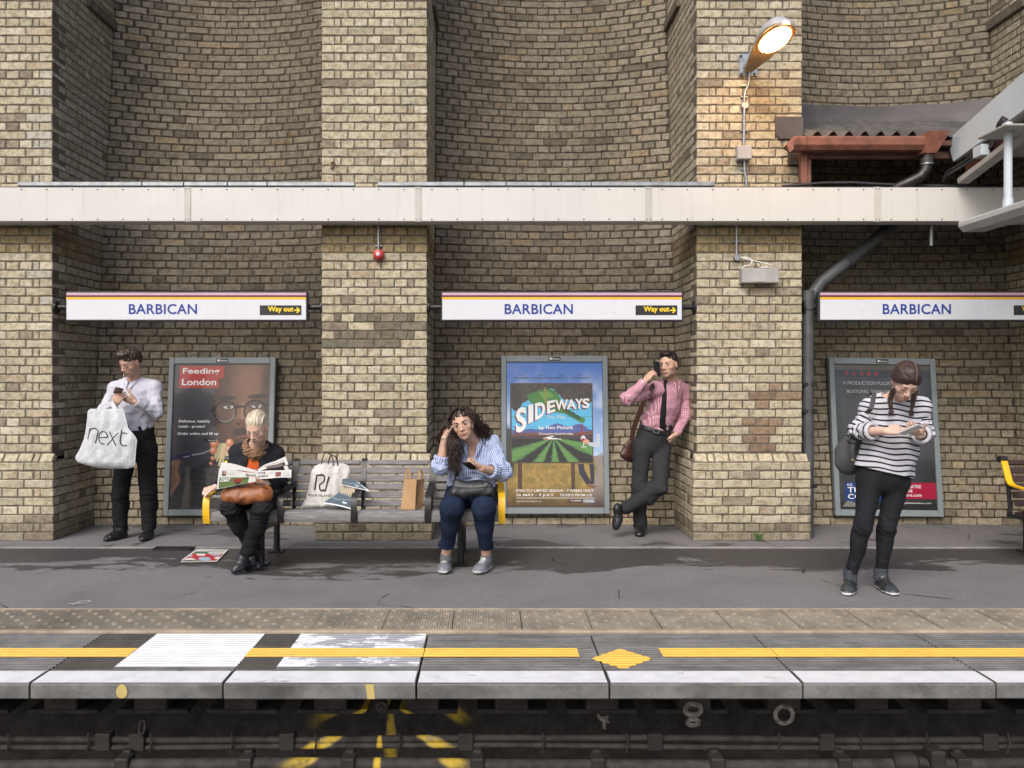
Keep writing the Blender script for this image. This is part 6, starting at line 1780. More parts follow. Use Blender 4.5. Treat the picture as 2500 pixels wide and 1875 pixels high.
def sheet_bag(name, label, rows, Y, thick, mat, cat='bag', seed=5, amp=.006, nu=40, wl=.07, depth_fn=None):
    """soft bag from photo-outline rows (py, xl, xr): a closed pillow with folds, at depth Y"""
    root = empty(name, P((rows[-1][1] + rows[-1][2]) / 2, rows[-1][0], Y), label, cat)
    py = np.array([r[0] for r in rows], float); xl = np.array([r[1] for r in rows], float); xr = np.array([r[2] for r in rows], float)
    nv = 46; yy = np.linspace(py[0], py[-1], nv); L = np.interp(yy, py, xl); Rr = np.interp(yy, py, xr); fo = waves(seed, amp, wl, axis=(0, 0, 1), aniso=.75)
    def side(sg):
        pts = np.zeros((nv, nu, 3), np.float32)
        for j in range(nv):
            v = j / (nv - 1); t = np.linspace(0, 1, nu); x = L[j] + (Rr[j] - L[j]) * t
            env = (np.clip(t * (1 - t) * 4, 0, 1) ** .45) * (np.clip(v * 5, 0, 1) ** .5) * (np.clip((1 - v) * 9, 0, 1) ** .5)
            th = thick * (.35 + .65 * v) * env
            X = (x - VX) * Y / F; Z = np.full_like(X, CH - (yy[j] - VY) * Y / F); q = np.stack([X, np.full_like(X, Y), Z], -1).astype(np.float32)
            q[:, 1] += sg * th / 2 + fo(q + (0, sg * .3, 0)) * np.clip(env * 1.2, 0, 1) * (1 if sg < 0 else .6)
            pts[j] = q
        return pts
    a, b = side(-1), side(1); V = np.concatenate([a.reshape(-1, 3), b.reshape(-1, 3)]); i = np.arange((nv - 1) * (nu - 1)); r = i // (nu - 1); c = i % (nu - 1); k = r * nu + c
    Q1 = np.stack([k, k + nu, k + nu + 1, k + 1], 1); Q2 = np.stack([k, k + 1, k + nu + 1, k + nu], 1) + nv * nu
    Q = [Q1, Q2]; o = nv * nu
    bl = [j * nu for j in range(nv)]; br = [j * nu + nu - 1 for j in range(nv)]
    def strip(ids, flip):
        q = np.array([(ids[m], ids[m + 1], ids[m + 1] + o, ids[m] + o) for m in range(len(ids) - 1)]); return q[:, ::-1] if flip else q
    Q += [strip(bl, True), strip(br, False), strip([(nv - 1) * nu + m for m in range(nu)], True), strip(list(range(nu)), False)]
    Q = np.concatenate(Q); ob = vq_obj('bag_body', V, Q, mat, root)
    return root, ob, bvh_of(V, Q1)

# ================================================================== PERSON 1: man in white shirt with phone and carrier bag
BLACKC = cloth_mat('charcoal_trouser_cloth', (.011, .011, .013), .8)
M_WSHIRT = cloth_mat('white_shirt_cotton', (.50, .50, .57), .8, var=.03)
H_BROWN = hair_mat('brown_hair', (.060, .038, .026), (.020, .013, .010))
d = dict(head=J(318, 884, 7.25), face=(-.36, -.80, -.46), up=(.05, -.1, 1), N=J(327, 933, 7.36), SL=J(283, 950, 7.38), SR=J(377, 948, 7.36),
         EL=J(253, 1003, 7.30), WL=J(277, 988, 7.08), ER=J(383, 1007, 7.27), WR=J(331, 981, 7.12), waist=J(332, 1030, 7.37), pelvis=J(333, 1085, 7.38),
         HL=J(309, 1098, 7.38), HR=J(357, 1098, 7.38), KL=J(293, 1205, 7.30), KR=J(363, 1203, 7.33), AL=J(295, 1296, 7.33), AR=J(364, 1293, 7.36), TL=J(262, 1314, 7.15), TR=J(346, 1314, 7.14),
         handR=dict(f=(-.93, -.10, .30), n=(0, .75, .45), t=(.2, -.2, 1), curl=(.20, .22, .30, .35), thumb=(.75, .5), spread=.02),
         handL=dict(f=(.62, -.05, .78), n=(.3, .9, .2), t=(-.8, 0, .5), curl=(.55, .5, .5, .5), thumb=(.5, .4)))
o1 = dict(depth=(.112, .102, .112), waistw=.138, hipw=.155, face=dict(stubble=.22))
p1, H, S, hd, body = person('person', 'man in white shirt and dark trousers standing with a phone and white carrier bag', J(325, 1322, 7.3), d, (.50, .315, .235), o1)
H.details(p1, H_BROWN, closed=True, brow=1.2)
hair_cap(H, p1, H_BROWN, [((0, -.016, .046), (.079, .099, .083)), ((.012, .035, .108), (.058, .062, .030)), ((0, .062, .098), (.05, .028, .024)), ((0, -.05, .02), (.074, .07, .075))],
         [((0, .06, .03), (0, .6, -1)), ((0, 0, -.062), (0, 0, -1))], flow=(.45, 1.0, .6), subs=[((0, .108, -.010), (.066, .062, .078))] + EARS)
Up = unit((A3(d['SR']) + A3(d['SL'])) / 2 - A3(d['waist'])); Fw = fwd_of(d)
sub = lambda S: S.cap(A3(d['N']) + Fw * .075 + Up * .03, A3(d['N']) + Fw * .10 - Up * .012, .030, .010, k=.006, sub=True)
sh1, V1, Q1 = top_garment(p1, 'shirt', M_WSHIRT, d, o1, .011, (.055, .052, .050, .039), (J(332, 1050, 7.37), (0, 0, -1)), (.93, .93), (sub,), seed=4, amp=.0028, arm_amp=.0038)
collar(p1, M_WSHIRT, d['N'], Up + Fw * .12, Fw, r=.064, h=.046, point=.045, gap=14)
trousers(p1, BLACKC, d, o1, (.094, .070, .068, .062), .017, .012, (.0, .0), seed=8)
for hl, tl, an in ((J(309, 1308, 7.36), J(252, 1318, 7.13), d['AL']), (J(369, 1306, 7.40), J(344, 1320, 7.12), d['AR'])):
    hl = (hl[0], hl[1], .006); tl = (tl[0], tl[1], .006)
    shoe(p1, hl, tl, .08, (.010, .010, .012), (.012, .012, .012), an, w=.043, sole_h=.012, pointy=.5)
tr1 = bvh_of(V1, Q1)
pc = [P(330 + .5 * math.sin(k), 940 + k * 8.0, 7.0) for k in range(12)]
sv = [Vector((p.x + s_ * .016, 7.0, p.z)) for p in pc for s_ in (-1, 1)]
sv = [p for p in sv]
decal('placket', M_WSHIRT, p1, tr1, [Vector((p.x, 7.36, p.z)) for p in sv], [(2 * i, 2 * i + 1, 2 * i + 3, 2 * i + 2) for i in range(11)], off=.003)
phone(J(289, 954, 7.05), (.02, .42, .9), (.42, -.85, -.1), label='dark phone in the hands of the man in the white shirt')
ec = empty('earphone_cable', J(296, 940, 7.1), 'thin white earphone cable of the man in the white shirt', 'cable')
MB().tube([H.at(.060, .045, -.07), J(301, 926, 7.12), J(297, 938, 7.11), J(294, 948, 7.08), J(296, 953, 7.06)], .0016, 5).build('cable', M_PRINTW, ec, 60)
# carrier bag hanging from his wrist
def plastic(name, c, trans=.25, rough=.32):
    t = NT(name); p = t.pos(); t.bump(t.math('ADD', t.noise(9, 5, t.pos((1.6, 1, .55)), .7, 2.5), t.math('MULTIPLY', t.noise(60, 3, p), .25)), .9, .016)
    return t.out(t.mix(t.ramp(t.noise(8, 3, p), .3, .7), c, tuple(x * .9 for x in c)), rough, spec=.5, **{'Subsurface Weight': .15, 'Subsurface Radius': (.02, .02, .02)})
PLA = plastic('white_carrier_plastic', (.54, .56, .585))
INK = simple('ink_black', (.015, .015, .018), .5, var=.05)
bag, bo, bt = sheet_bag('carrier_bag', 'large white plastic carrier bag reading next, hanging from the standing man', [(998, 220, 296), (1004, 214, 303), (1020, 213, 307), (1044, 210, 313), (1062, 207, 328), (1074, 204, 335), (1100, 193, 332), (1116, 183, 331), (1127, 187, 330), (1136, 210, 329), (1142, 240, 326), (1144, 262, 312)], 6.98, .10, PLA, amp=.0055, wl=.10)
for xa_, xb_ in ((238, 262), (284, 300)):
    ribbon([J(xa_, 1006, 6.97), J((xa_ + 270) / 2 + 2, 994, 7.0), J(273, 984, 7.04), J(276, 979, 7.08), J(281, 984, 7.12), J((xb_ + 282) / 2, 994, 7.06), J(xb_, 1006, 6.99)], .035, (0, -1, .2), .002).build('handle', PLA, bag, 50)
def px_path(pts, Y): return [((x - VX) * Y / F, CH - (y - VY) * Y / F) for x, y in pts]
def arc(cx, cy, rx, ry, a0, a1, n=14): return [(cx + rx * math.cos(R(a)), cy + ry * math.sin(R(a))) for a in np.linspace(a0, a1, n)]
NX = [[(213, 1046), (208, 1072)], [(211, 1056)] + arc(225, 1055, 13, 10, 190, 350) + [(236, 1060), (230, 1081)],
      [(241, 1068), (262, 1067)] + arc(251, 1068, 12, 15, -5, -290, 22), [(267, 1053), (286, 1087)], [(290, 1056), (262, 1086)],
      [(298, 1048), (295, 1078)] + arc(304, 1079, 8, 9, 175, 80, 8) + [(313, 1087)], [(298, 1056), (312, 1058)]]
vv, ff = [], []
NX = [[(214 + (x - 208) * .92 + 3, y) for x, y in st_] for st_ in NX]
for st_ in NX:
    v, f = stroke_tris(px_path(st_, 6.98), .0092); o_ = len(vv); vv += v; ff += [tuple(i + o_ for i in q) for q in f]
decal('bag_lettering', INK, bag, bt, [Vector((x, 6.98, z)) for x, z in vv], ff)

# ================================================================== PERSON 2: woman reading a newspaper on the bench
H_BLOND = hair_mat('blond_hair', (.56, .50, .385), (.38, .325, .235), 70)
DENIM = cloth_mat('black_denim', (.018, .019, .025), .85)
KNIT = NT('orange_knit'); _p = KNIT.pos(); KNIT.bump(KNIT.math('ADD', KNIT.noise(220, 2, _p), KNIT.vor(120, _p)), .9, .006); KNIT = KNIT.out((.66, .115, .018), .85)
d = dict(head=J(627, 1043, 6.13), face=(-.14, -.84, -.52), up=(0, -.1, 1), N=J(627, 1094, 6.30), SL=J(584, 1110, 6.34), SR=J(670, 1111, 6.32),
         EL=J(556, 1168, 6.26), WL=J(527, 1189, 6.06), ER=J(684, 1172, 6.22), WR=J(650, 1181, 6.02), waist=J(628, 1160, 6.38), pelvis=J(632, 1212, 6.38),
         HL=J(602, 1222, 6.34), HR=J(660, 1222, 6.34), KL=J(562, 1240, 5.95), KR=J(640, 1240, 5.94), AL=J(622, 1344, 6.22), AR=J(604, 1358, 6.06), TL=J(634, 1366, 6.10), TR=J(580, 1384, 5.98),
         handL=dict(f=(-.75, -.5, -.15), n=(.1, .3, -.9), t=(.3, -.85, .25), curl=(.9, .95, 1.0, 1.05), thumb=(.35, .9), s=.93),
         handR=dict(f=(-.80, -.45, .12), n=(0, .35, .9), t=(.1, -.5, .8), curl=(.35, .4, .45, .5), thumb=(.5, .3), s=.93))
o2 = dict(depth=(.112, .115, .12), waistw=.150, hipw=.175, female=True, bust=(.058, .12, .055), face=dict(flush=.5, lip=(.40, .17, .15)), hs=.98)
p2, H, S, hd, body = person('person', 'fair haired woman in black jacket and orange knit reading a newspaper on the bench', J(620, 1378, 6.2), d, (.62, .42, .335), o2)
H.details(p2, simple('fair_brow', (.22, .15, .09), .7), closed=True, brow=.8)
hair_cap(H, p2, H_BLOND, [((0, -.018, .046), (.078, .098, .083)), ((0, -.05, .0), (.074, .07, .075)), ((0, -.10, -.045), (.045, .035, .04))],
         [((0, .05, .03), (0, .6, -1))], flow=(1, .15, .30), amp=.002, subs=[((0, .108, .004), (.072, .068, .082))] + EARS)
for k in range(5): MB().tube([H.at(.066, .0 - .01 * k, .0), H.at(.074 + .004 * k, -.02, -.05), H.at(.068 + .006 * (k % 3), -.03, -.09 - .006 * k)], .0012, 4).build('hair_wisp', H_BLOND, p2, 60)
Up = unit((A3(d['SR']) + A3(d['SL'])) / 2 - A3(d['waist'])); Fw = fwd_of(d); N2 = A3(d['N']); Wt2 = A3(d['waist'])
# orange knit under the jacket
Sk = SDF(.035); torso(Sk, d, o2, .008); Sk.cuts.append((Wt2 - Up * .02, -Up)); Vk, Qk = Sk.mesh(.0075); vq_obj('sweater', Vk, Qk, KNIT, p2)
def opening(S):
    a = N2 - Up * .0 + Fw * .06; b = Wt2 - Up * .05 + Fw * .13; S.lof(a, b, (1, 0, 0), (.030, .09), (.055, .10), k=.008, sub=True)
jk, V2, Q2 = top_garment(p2, 'jacket', DENIM, d, o2, .021, (.058, .055, .053, .042), (Wt2 - Up * .13, -Up), (.92, .90), (opening,), seed=14, amp=.005, arm_amp=.008)
MB().lathe([(.011, 0), (.011, .003), (.006, .004)], 12, Matrix.Translation(on_surface(bvh_of(V2, Q2), [J(630 + 1.5, 1117, 6.3)], (0, 1, 0), .004)[0]) @ Matrix.Rotation(R(90), 4, 'X')).build('button', simple('blue_button', (.10, .19, .30), .3), p2, 40)
trousers(p2, BLACKC, d, o2, (.086, .066, .062, .055), .012, .03, (-.005, .0), seed=18, knee_amp=.007)
# scarf wound round the neck
t = NT('brown_scarf'); c_ = t.attr('cloth')[1]; g = t.noise(1.6, 3, c_, .5); gg = t.mix(t.ramp(g, .3, .5), (.085, .052, .032), (.215, .125, .075)); gg = t.mix(t.ramp(g, .55, .68), gg, (.36, .25, .14)); t.bump(g, .8, .01); SCARF = t.out(gg, .8, spec=.2)
Sf = SDF(.012)
for k, (rr, hh, th, ph) in enumerate(((.080, .030, .018, 0), (.090, .012, .020, .6), (.092, -.006, .019, 1.3), (.084, .020, .019, 2.1))):
    ring_ = [N2 + Up * (hh + .012 * math.sin(a + ph) - .030 * max(0, math.cos(a)) ** 2) + (Fw * math.cos(a) * 1.05 + np.cross(Fw, Up) * math.sin(a)) * rr for a in np.linspace(0, 2 * math.pi, 19)]
    for a, b in zip(ring_[:-1], ring_[1:]): Sf.cap(a, b, th, th, k=.010)
for k in range(4): Sf.cap(N2 + Fw * .086 - Up * (.012 + .008 * k) + np.cross(Fw, Up) * (.045 - .03 * k), N2 + Fw * (.092) - Up * (.036 + .005 * k) + np.cross(Fw, Up) * .006 * (k - 2), .018, .013, k=.012)
Sf.disp = waves(77, .0035, .03, axis=(1, 0, .3), aniso=.9); Vf, Qf = Sf.mesh(.0048)
ang = np.arctan2((Vf - N2) @ np.cross(Fw, Up), (Vf - N2) @ Fw)
cl = np.stack([ang * 1.2, ((Vf - N2) @ Up) * 120 + 3 * np.sin(ang), np.linalg.norm(Vf - N2, axis=1) * 60], -1); vq_obj('scarf', Vf, Qf, SCARF, p2, None, cl)
for hl, tl, an, bt_ in ((J(622, 1352, 6.26), J(633, 1378, 6.08), d['AL'], .05), (J(608, 1372, 6.09), J(568, 1394, 5.96), d['AR'], .05)):
    hl = (hl[0], hl[1], .035); tl = (tl[0], tl[1], .006)
    ob, Pq = shoe(p2, hl, tl, .08, (.012, .013, .018), (.010, .010, .010), an, w=.037, sole_h=.010, boot=bt_, pointy=.8, name='boot')
    MB().box((hl[0] - .022, hl[1] - .03, .003), (hl[0] + .022, hl[1] + .02, .045), .006).build('boot_heel', BLACKC, p2)
# handbag
t = NT('tan_leather'); p = t.pos(); t.bump(t.math('ADD', t.noise(160, 3, p), t.math('MULTIPLY', t.noise(16, 4, p, .6, 1.0), 2.5)), .4, .006)
TAN = t.out(t.mix(t.ramp(t.noise(9, 5, p), .3, .7), (.30, .105, .030), (.17, .055, .018)), .36, spec=.5)
hb = empty('handbag', J(603, 1229, 5.98), 'tan leather handbag on the lap of the woman reading', 'bag')
Sb = SDF(.02); c0, c1 = A3(J(563, 1208, 5.98)), A3(J(645, 1205, 5.96)); Sb.lof(c0, c1, (0, 0, 1), (.066, .075), (.062, .070)); Sb.lof(c0 + (0, 0, -.02), c1 + (0, 0, -.02), (0, 1, 0), (.085, .05), (.08, .05))
Sb.disp = waves(51, .0032, .08); Vb, Qb = Sb.mesh(.005); vq_obj('bag_body', Vb, Qb, TAN, hb)
MB().tube([J(552, 1192, 5.94), J(575, 1186, 5.915), J(610, 1184, 5.905), J(640, 1187, 5.90), J(655, 1195, 5.93)], .0035, 6).build('zip', simple('dark_zip', (.09, .035, .015), .5), hb, 50)
ribbon([J(549, 1200, 6.0), J(541, 1210, 5.98), J(540, 1219, 5.97), J(548, 1215, 5.95), J(556, 1206, 5.94)], .02, (0, -1, .3), .004).build('strap', simple('dark_strap', (.06, .028, .016), .5), hb, 50)
# newspaper held open
def paper_mat():
    t = NT('newsprint'); c = t.attr('tone')[0]; p = t.pos(); t.bump(t.noise(30, 3, p), .2, .004); return t.out(c, .85, spec=.1)
PAPER = paper_mat()
def page(root, name, TL_, TR_, BR_, BL_, bulge, paintf=None, nu=60, nv=40, th=.0015):
    TL_, TR_, BR_, BL_ = map(A3, (TL_, TR_, BR_, BL_)); u, v = np.meshgrid(np.linspace(0, 1, nu), np.linspace(0, 1, nv)); U, V = u[..., None], v[..., None]
    X = (TL_ * (1 - U) + TR_ * U) * (1 - V) + (BL_ * (1 - U) + BR_ * U) * V
    n = unit(np.cross(TR_ - TL_, BL_ - TL_)); n = n if n[1] < 0 else -n
    X = X + n * bulge(u, v)[..., None]
    C = np.full((nv, nu, 3), .50) * np.array((1, .985, .94))
    if paintf: C = paintf(u, v, C)
    me = grid_mesh(name, X.reshape(-1, 3), nu, nv, C.reshape(-1, 3)); smooth(me)
    return link(name, me, root, PAPER), (TL_, TR_, BR_, BL_, n, bulge)
def page_text(root, name, pg, s, u, v, w, h, mat, bold=.0, off=.0012):
    TL_, TR_, BR_, BL_, n, bulge = pg; q, f = fit_text(s, u, 0, w, h, bold); pts = []
    for a, b in q:
        vv_ = v - b; X = (TL_ * (1 - a) + TR_ * a) * (1 - vv_) + (BL_ * (1 - a) + BR_ * a) * vv_
        pts.append(tuple(X + n * (float(bulge(np.array(a), np.array(vv_))) + off)))
    me = bpy.data.meshes.new(name); me.from_pydata(pts, [], f); return link(name, me, root, mat)
def box_(C, u, v, a, b, c, d_, col_, al=1.0):
    m = ((u > a) & (u < c) & (v > b) & (v < d_))[..., None] * al; return C * (1 - m) + np.array(srgb(*col_)) * m
def text_lines(C, u, v, a, b, c, d_, n, dark=(120, 120, 118)):
    for i in range(n):
        y = b + (d_ - b) * (i + .3) / n; C = box_(C, u, v, a, y, c - .02 * (i * 7 % 3), y + (d_ - b) / n * .45, dark, .55)
    return C
npz = empty('newspaper', J(626, 1172, 5.92), 'open newspaper held by the woman reading on the bench', 'newspaper')
def f_left(u, v, C):
    C = box_(C, u, v, .04, .46, .80, 1.0, (86, 100, 62)); C = box_(C, u, v, .42, .56, .64, .80, (120, 50, 48)); C = box_(C, u, v, .46, .78, .6, .98, (60, 52, 46)); C = box_(C, u, v, .66, .5, .8, .62, (60, 72, 46))
    C = box_(C, u, v, .10, .12, .20, .36, (66, 62, 62)); C = box_(C, u, v, .135, .10, .17, .26, (170, 132, 116)); C = text_lines(C, u, v, .22, .2, .40, .30, 2); return C
def f_right(u, v, C):
    C = box_(C, u, v, .54, .22, .70, .86, (120, 78, 76)); C = text_lines(C, u, v, .74, .2, .96, .9, 5); C = box_(C, u, v, .36, .3, .5, .34, (90, 90, 90)); return C
bl = lambda k: (lambda u, v: k * np.sin(np.pi * u) ** 1.0 + .004 * np.sin(7 * u + 3 * v))
_, pgL = page(npz, 'left_page', J(535, 1143, 5.93), J(629, 1157, 5.985), J(624, 1176, 5.93), J(529, 1195, 5.88), bl(.012), f_left)
page(npz, 'inner_page', J(540, 1129, 6.0), J(628, 1149, 6.0), J(629, 1157, 5.99), J(537, 1146, 5.945), bl(.012))
page(npz, 'inner_page', J(542, 1130, 6.01), J(628, 1150, 6.015), J(629, 1157, 6.0), J(538, 1144, 5.96), bl(.016))
_, pgR = page(npz, 'right_page', J(628, 1151, 5.985), J(712, 1147, 5.97), J(711, 1166, 5.94), J(628, 1170, 5.95), bl(.006), f_right)
def f_up(u, v, C): C = box_(C, u, v, .30, .52, .80, .98, (104, 92, 90)); C = box_(C, u, v, .8, .55, .9, .98, (70, 54, 50)); return C
_, pgU = page(npz, 'raised_page', J(629, 1146, 6.02), J(697, 1114, 6.03), J(704, 1134, 6.0), J(631, 1152, 6.0), lambda u, v: .012 * np.sin(np.pi * np.minimum(1, u * 1.6)), f_up)
page(npz, 'white_sheet', J(690, 1136, 6.012), J(699, 1132, 6.012), J(706, 1148, 5.99), J(697, 1148, 5.99), lambda u, v: 0 * u)
page_text(npz, 'page_lettering', pgL, 'Sport', .70, .44, .27, .34, INK, .03)
page_text(npz, 'page_lettering', pgL, 'WALKER', .07, .57, .26, .09, M_PRINTW, .01); page_text(npz, 'page_lettering', pgL, 'NAMES', .07, .67, .22, .08, M_PRINTW, .01)
page_text(npz, 'page_lettering', pgR, 'ening', .03, .46, .22, .36, INK, .025); page_text(npz, 'page_lettering', pgR, 'andard', .02, .80, .30, .32, INK, .025)
page_text(npz, 'page_lettering', pgU, 'if it gets a narrow win', .10, .46, .80, .22, INK, .012)
# paper on the floor
fp = empty('floor_newspaper', J(500, 1360, 6.55), 'discarded colour newspaper lying on the platform near the reading woman', 'newspaper')
def f_fl(u, v, C):
    C = box_(C, u, v, .06, .40, .97, .96, (168, 60, 66)); n_ = np.sin(9 * u + 3 * v) + np.sin(13 * v - 5 * u); C = np.where(((n_ > .7) & (v > .42) & (v < .95) & (u > .08) & (u < .95))[..., None], np.array(srgb(150, 176, 196)), C); C = np.where(((n_ < -1.1) & (v > .35) & (v < .95))[..., None], np.array(srgb(210, 204, 200)), C)
    C = box_(C, u, v, .08, .22, .5, .42, (84, 108, 92)); C = text_lines(C, u, v, .45, .08, .95, .3, 3); return C
z3 = lambda p, z=.008: (p[0], p[1], z)
gp_ = lambda px, py: (*gpt(px, py), .010)
page(fp, 'cover', gp_(479, 1346.5), gp_(558, 1345.5), gp_(529, 1373.5), gp_(442, 1374.5), lambda u, v: .006 + .006 * np.sin(3 * u + 1.2) * (.5 + .5 * v), f_fl)
page(fp, 'inner_sheet', gp_(477, 1347.5), gp_(557, 1346.5), gp_(528.5, 1375), gp_(440, 1375.8), lambda u, v: 0 * u)

# ================================================================== PERSON 3: curly haired woman on the bench
t = NT('blue_stripe_cotton'); a_ = t.attr('cloth')[1]; x_, y_, z_ = t.xyz(a_)
c_ = t.mix(frac_band(t, x_, .0155, .5, .12), (.54, .57, .66), (.13, .21, .46)); _p = t.pos(); t.bump(t.noise(30, 4, _p), .35, .006); M_STRIPE = t.out(c_, .8, spec=.2)
JEAN = cloth_mat('navy_denim', (.012, .022, .052), .8, var=.18)
H_DARK = hair_mat('dark_curly_hair', (.045, .024, .018), (.014, .008, .007), 60)
d = dict(head=J(1129, 1034, 6.10), face=(-.10, -.98, -.10), up=(-.29, 0, .95), N=J(1152, 1080, 6.24), SL=J(1110, 1094, 6.30), SR=J(1200, 1088, 6.30),
         EL=J(1076, 1137, 6.12), WL=J(1086, 1070, 6.10), ER=J(1228, 1153, 6.16), WR=J(1176, 1144, 5.97), waist=J(1153, 1158, 6.36), pelvis=J(1150, 1208, 6.38),
         HL=J(1118, 1216, 6.32), HR=J(1182, 1216, 6.32), KL=J(1103, 1240, 5.93), KR=J(1181, 1240, 5.93), AL=J(1089, 1354, 6.12), AR=J(1187, 1356, 6.12), TL=J(1083, 1385, 6.0), TR=J(1166, 1388, 6.0),
         handL=dict(f=(.16, .22, .95), n=(.90, .35, -.2), t=(.30, -.9, .1), curl=(.3, .3, .3, .3), thumb=(.5, .3), s=.95),
         handR=dict(f=(-.93, -.22, .25), n=(.1, .5, .8), t=(-.1, -.35, .9), curl=(.5, .6, .65, .7), thumb=(.45, .4), s=.93))
o3 = dict(depth=(.125, .128, .13), waistw=.160, hipw=.185, female=True, bust=(.078, .125, .070), face=dict(flush=.22, lip=(.36, .12, .10)), arm=(.052, .043, .040, .027), leg=(.085, .060, .054, .036), hs=1.0, neck=.05, bare_neck=True)
p3, H, S, hd, body = person('person', 'curly haired woman in blue striped shirt and jeans sitting with a phone', J(1140, 1380, 6.2), d, (.52, .325, .24), o3)
H.details(p3, LASH, iris=(.03, .018, .012), closed=False, brow=1.45, browtilt=-.002)
Up = unit((A3(d['SR']) + A3(d['SL'])) / 2 - A3(d['waist'])); Fw = fwd_of(d); N3 = A3(d['N']); W3 = A3(d['waist']); XA = unit(A3(d['SR']) - A3(d['SL']))
vneck = lambda S: S.lof(N3 + Up * .04 + Fw * .06, N3 - Up * .125 + Fw * .135, XA, (.062, .08), (.006, .06), k=.006, sub=True)
uv3 = lambda V: np.stack([(V - W3) @ XA * (1 + .35 * np.abs((V - W3) @ XA) / .2), (V - W3) @ Up, 0 * V[:, 0]], -1)
s3, V3, Q3 = top_garment(p3, 'striped_shirt', M_STRIPE, d, o3, .016, (.072, .064, .062, .056), (W3 - Up * .075, -Up), (.12, .42), (vneck,), seed=24, amp=.0045, arm_amp=.006, uv=uv3)
collar(p3, M_STRIPE, N3 - Up * .002, Up + Fw * .06, Fw, r=.074, h=.034, drop=.034, point=.055, gap=26, spread=1.5)
for s_, cf in (('L', .14), ('R', .44)):                       # rolled cuffs
    a, b = lerp(d['E' + s_], d['W' + s_], cf), lerp(d['E' + s_], d['W' + s_], cf + .10)
    Sc = SDF(.006); ax_ = unit(b - a); e1 = A3(frame(tuple(ax_))[0]); e2 = np.cross(ax_, e1)
    for rr, of in ((.050, 0), (.048, .018), (.051, .034)):
        ring_ = [a + ax_ * of + (e1 * math.cos(q) + e2 * math.sin(q)) * rr for q in np.linspace(0, 2 * math.pi, 15)]
        for m_, n_ in zip(ring_[:-1], ring_[1:]): Sc.cap(m_, n_, .012, .012)
    v, q = Sc.mesh(.005); ang = np.arctan2((v - a) @ e2, (v - a) @ e1); vq_obj('rolled_cuff', v, q, M_STRIPE, p3, None, np.stack([ang * .05, (v - a) @ ax_, 0 * ang], -1))
trousers(p3, JEAN, d, o3, (.102, .076, .068, .049), .012, .02, (.048, .048), seed=28, amp=.003, knee_amp=.003, name='jeans', kk=.07)
for s_ in 'LR':                                              # turn-ups
    a = A3(d['A' + s_]) + (0, 0, .05); v_ = []
    ob = MB().lathe([(.055, 0), (.058, .004), (.058, .046), (.054, .052)], 24, Matrix.Translation(Vector(a) + Vector((.0, .002, 0))) @ Matrix.Diagonal((.98, 1.05, 1, 1))).build('turn_up', JEAN, p3, 60)
def trainer(x, y, z, C):
    C = C.copy(); C[z < .024] = (.60, .61, .62); C[(z > .0165) & (z < .019)] = (.30, .31, .33); C[(x > .62) & (z > .024) & (x < .93)] = (.15, .165, .19)
    for k in range(3): C[(np.abs(x - .47 - .075 * k + (z - .03) * 1.5) < .016) & (np.abs(y) > .020) & (z > .027) & (z < .062)] = (.03, .035, .05)
    C[(np.abs(y) < .018) & (x > .3) & (x < .66) & (z > .04)] = (.20, .215, .24); C[(np.abs(y) < .02) & (np.abs(((x * 26) % 1) - .5) < .24) & (x > .34) & (x < .64) & (z > .035)] = (.56, .57, .58); return C
for hl, tl, an in ((J(1090, 1372, 6.20), J(1081, 1401, 5.97), d['AL']), (J(1194, 1377, 6.17), J(1160, 1403, 5.965), d['AR'])):
    hl = (hl[0], hl[1], .004); tl = (tl[0], tl[1], .004)
    shoe(p3, hl, tl, .08, (.13, .14, .16), (.6, .6, .6), an, w=.046, colors=trainer, name='trainer')
    MB().tube([(an[0], an[1] - .002, an[2] - .04), (an[0], an[1], an[2] + .012)], [.046, .042], 16).build('sock', simple('grey_sock', (.11, .115, .125), .9), p3, 60)
# hair: skull cap plus curls
hair_cap(H, p3, H_DARK, [((0, -.02, .046), (.082, .100, .086)), ((0, -.06, -.01), (.088, .07, .09)), ((-.05, -.03, .02), (.05, .07, .08)), ((.05, -.03, .02), (.05, .07, .08))], [((0, .092, .062), (0, .42, -1)), ((0, 0, -.09), (0, 0, -1))],
         flow=(1, .4, .5), amp=.004, wl=.03, subs=[((0, .105, -.022), (.064, .06, .084))])
polys = []; q = random.Random(5)
def curl(root_, way, L, rad, turns, n=22):
    pts = []; ph = q.uniform(0, 6.28)
    for i in range(n):
        s_ = i / (n - 1); k = s_ * (len(way) - 1); j = min(int(k), len(way) - 2); b = lerp(way[j], way[j + 1], k - j)
        rr = rad * min(1, s_ * 3); pts.append(tuple(b + np.array((math.cos(turns * 6.28 * s_ + ph), .8 * math.sin(turns * 6.28 * s_ + ph), .2 * math.cos(turns * 3 * s_ + ph))) * rr))
    return pts
for i in range(230):                                         # viewer's left: long, over the shoulder and chest
    a = q.uniform(.0, 1.0); r0 = H.at(.02 + .055 * a + .01 * q.random(), .055 - .13 * q.random(), .118 - .055 * a)
    b = H.at(.082 + .030 * q.random(), .035 - .11 * q.random(), .02 + q.uniform(-.03, .03)); e = lerp(J(1098, 1086, 6.13), J(1118, 1096, 6.10), q.random()) + np.array((q.gauss(0, .018), q.uniform(-.06, .04), q.gauss(0, .015)))
    g_ = lerp(J(1096, 1128, 6.08), J(1124, 1142, 6.07), q.random()) + np.array((q.gauss(0, .014), q.uniform(-.03, .04), q.gauss(0, .05))); polys.append(curl(r0, [r0, b, e, g_], 1, q.uniform(.008, .022), q.uniform(2.2, 4.5)))
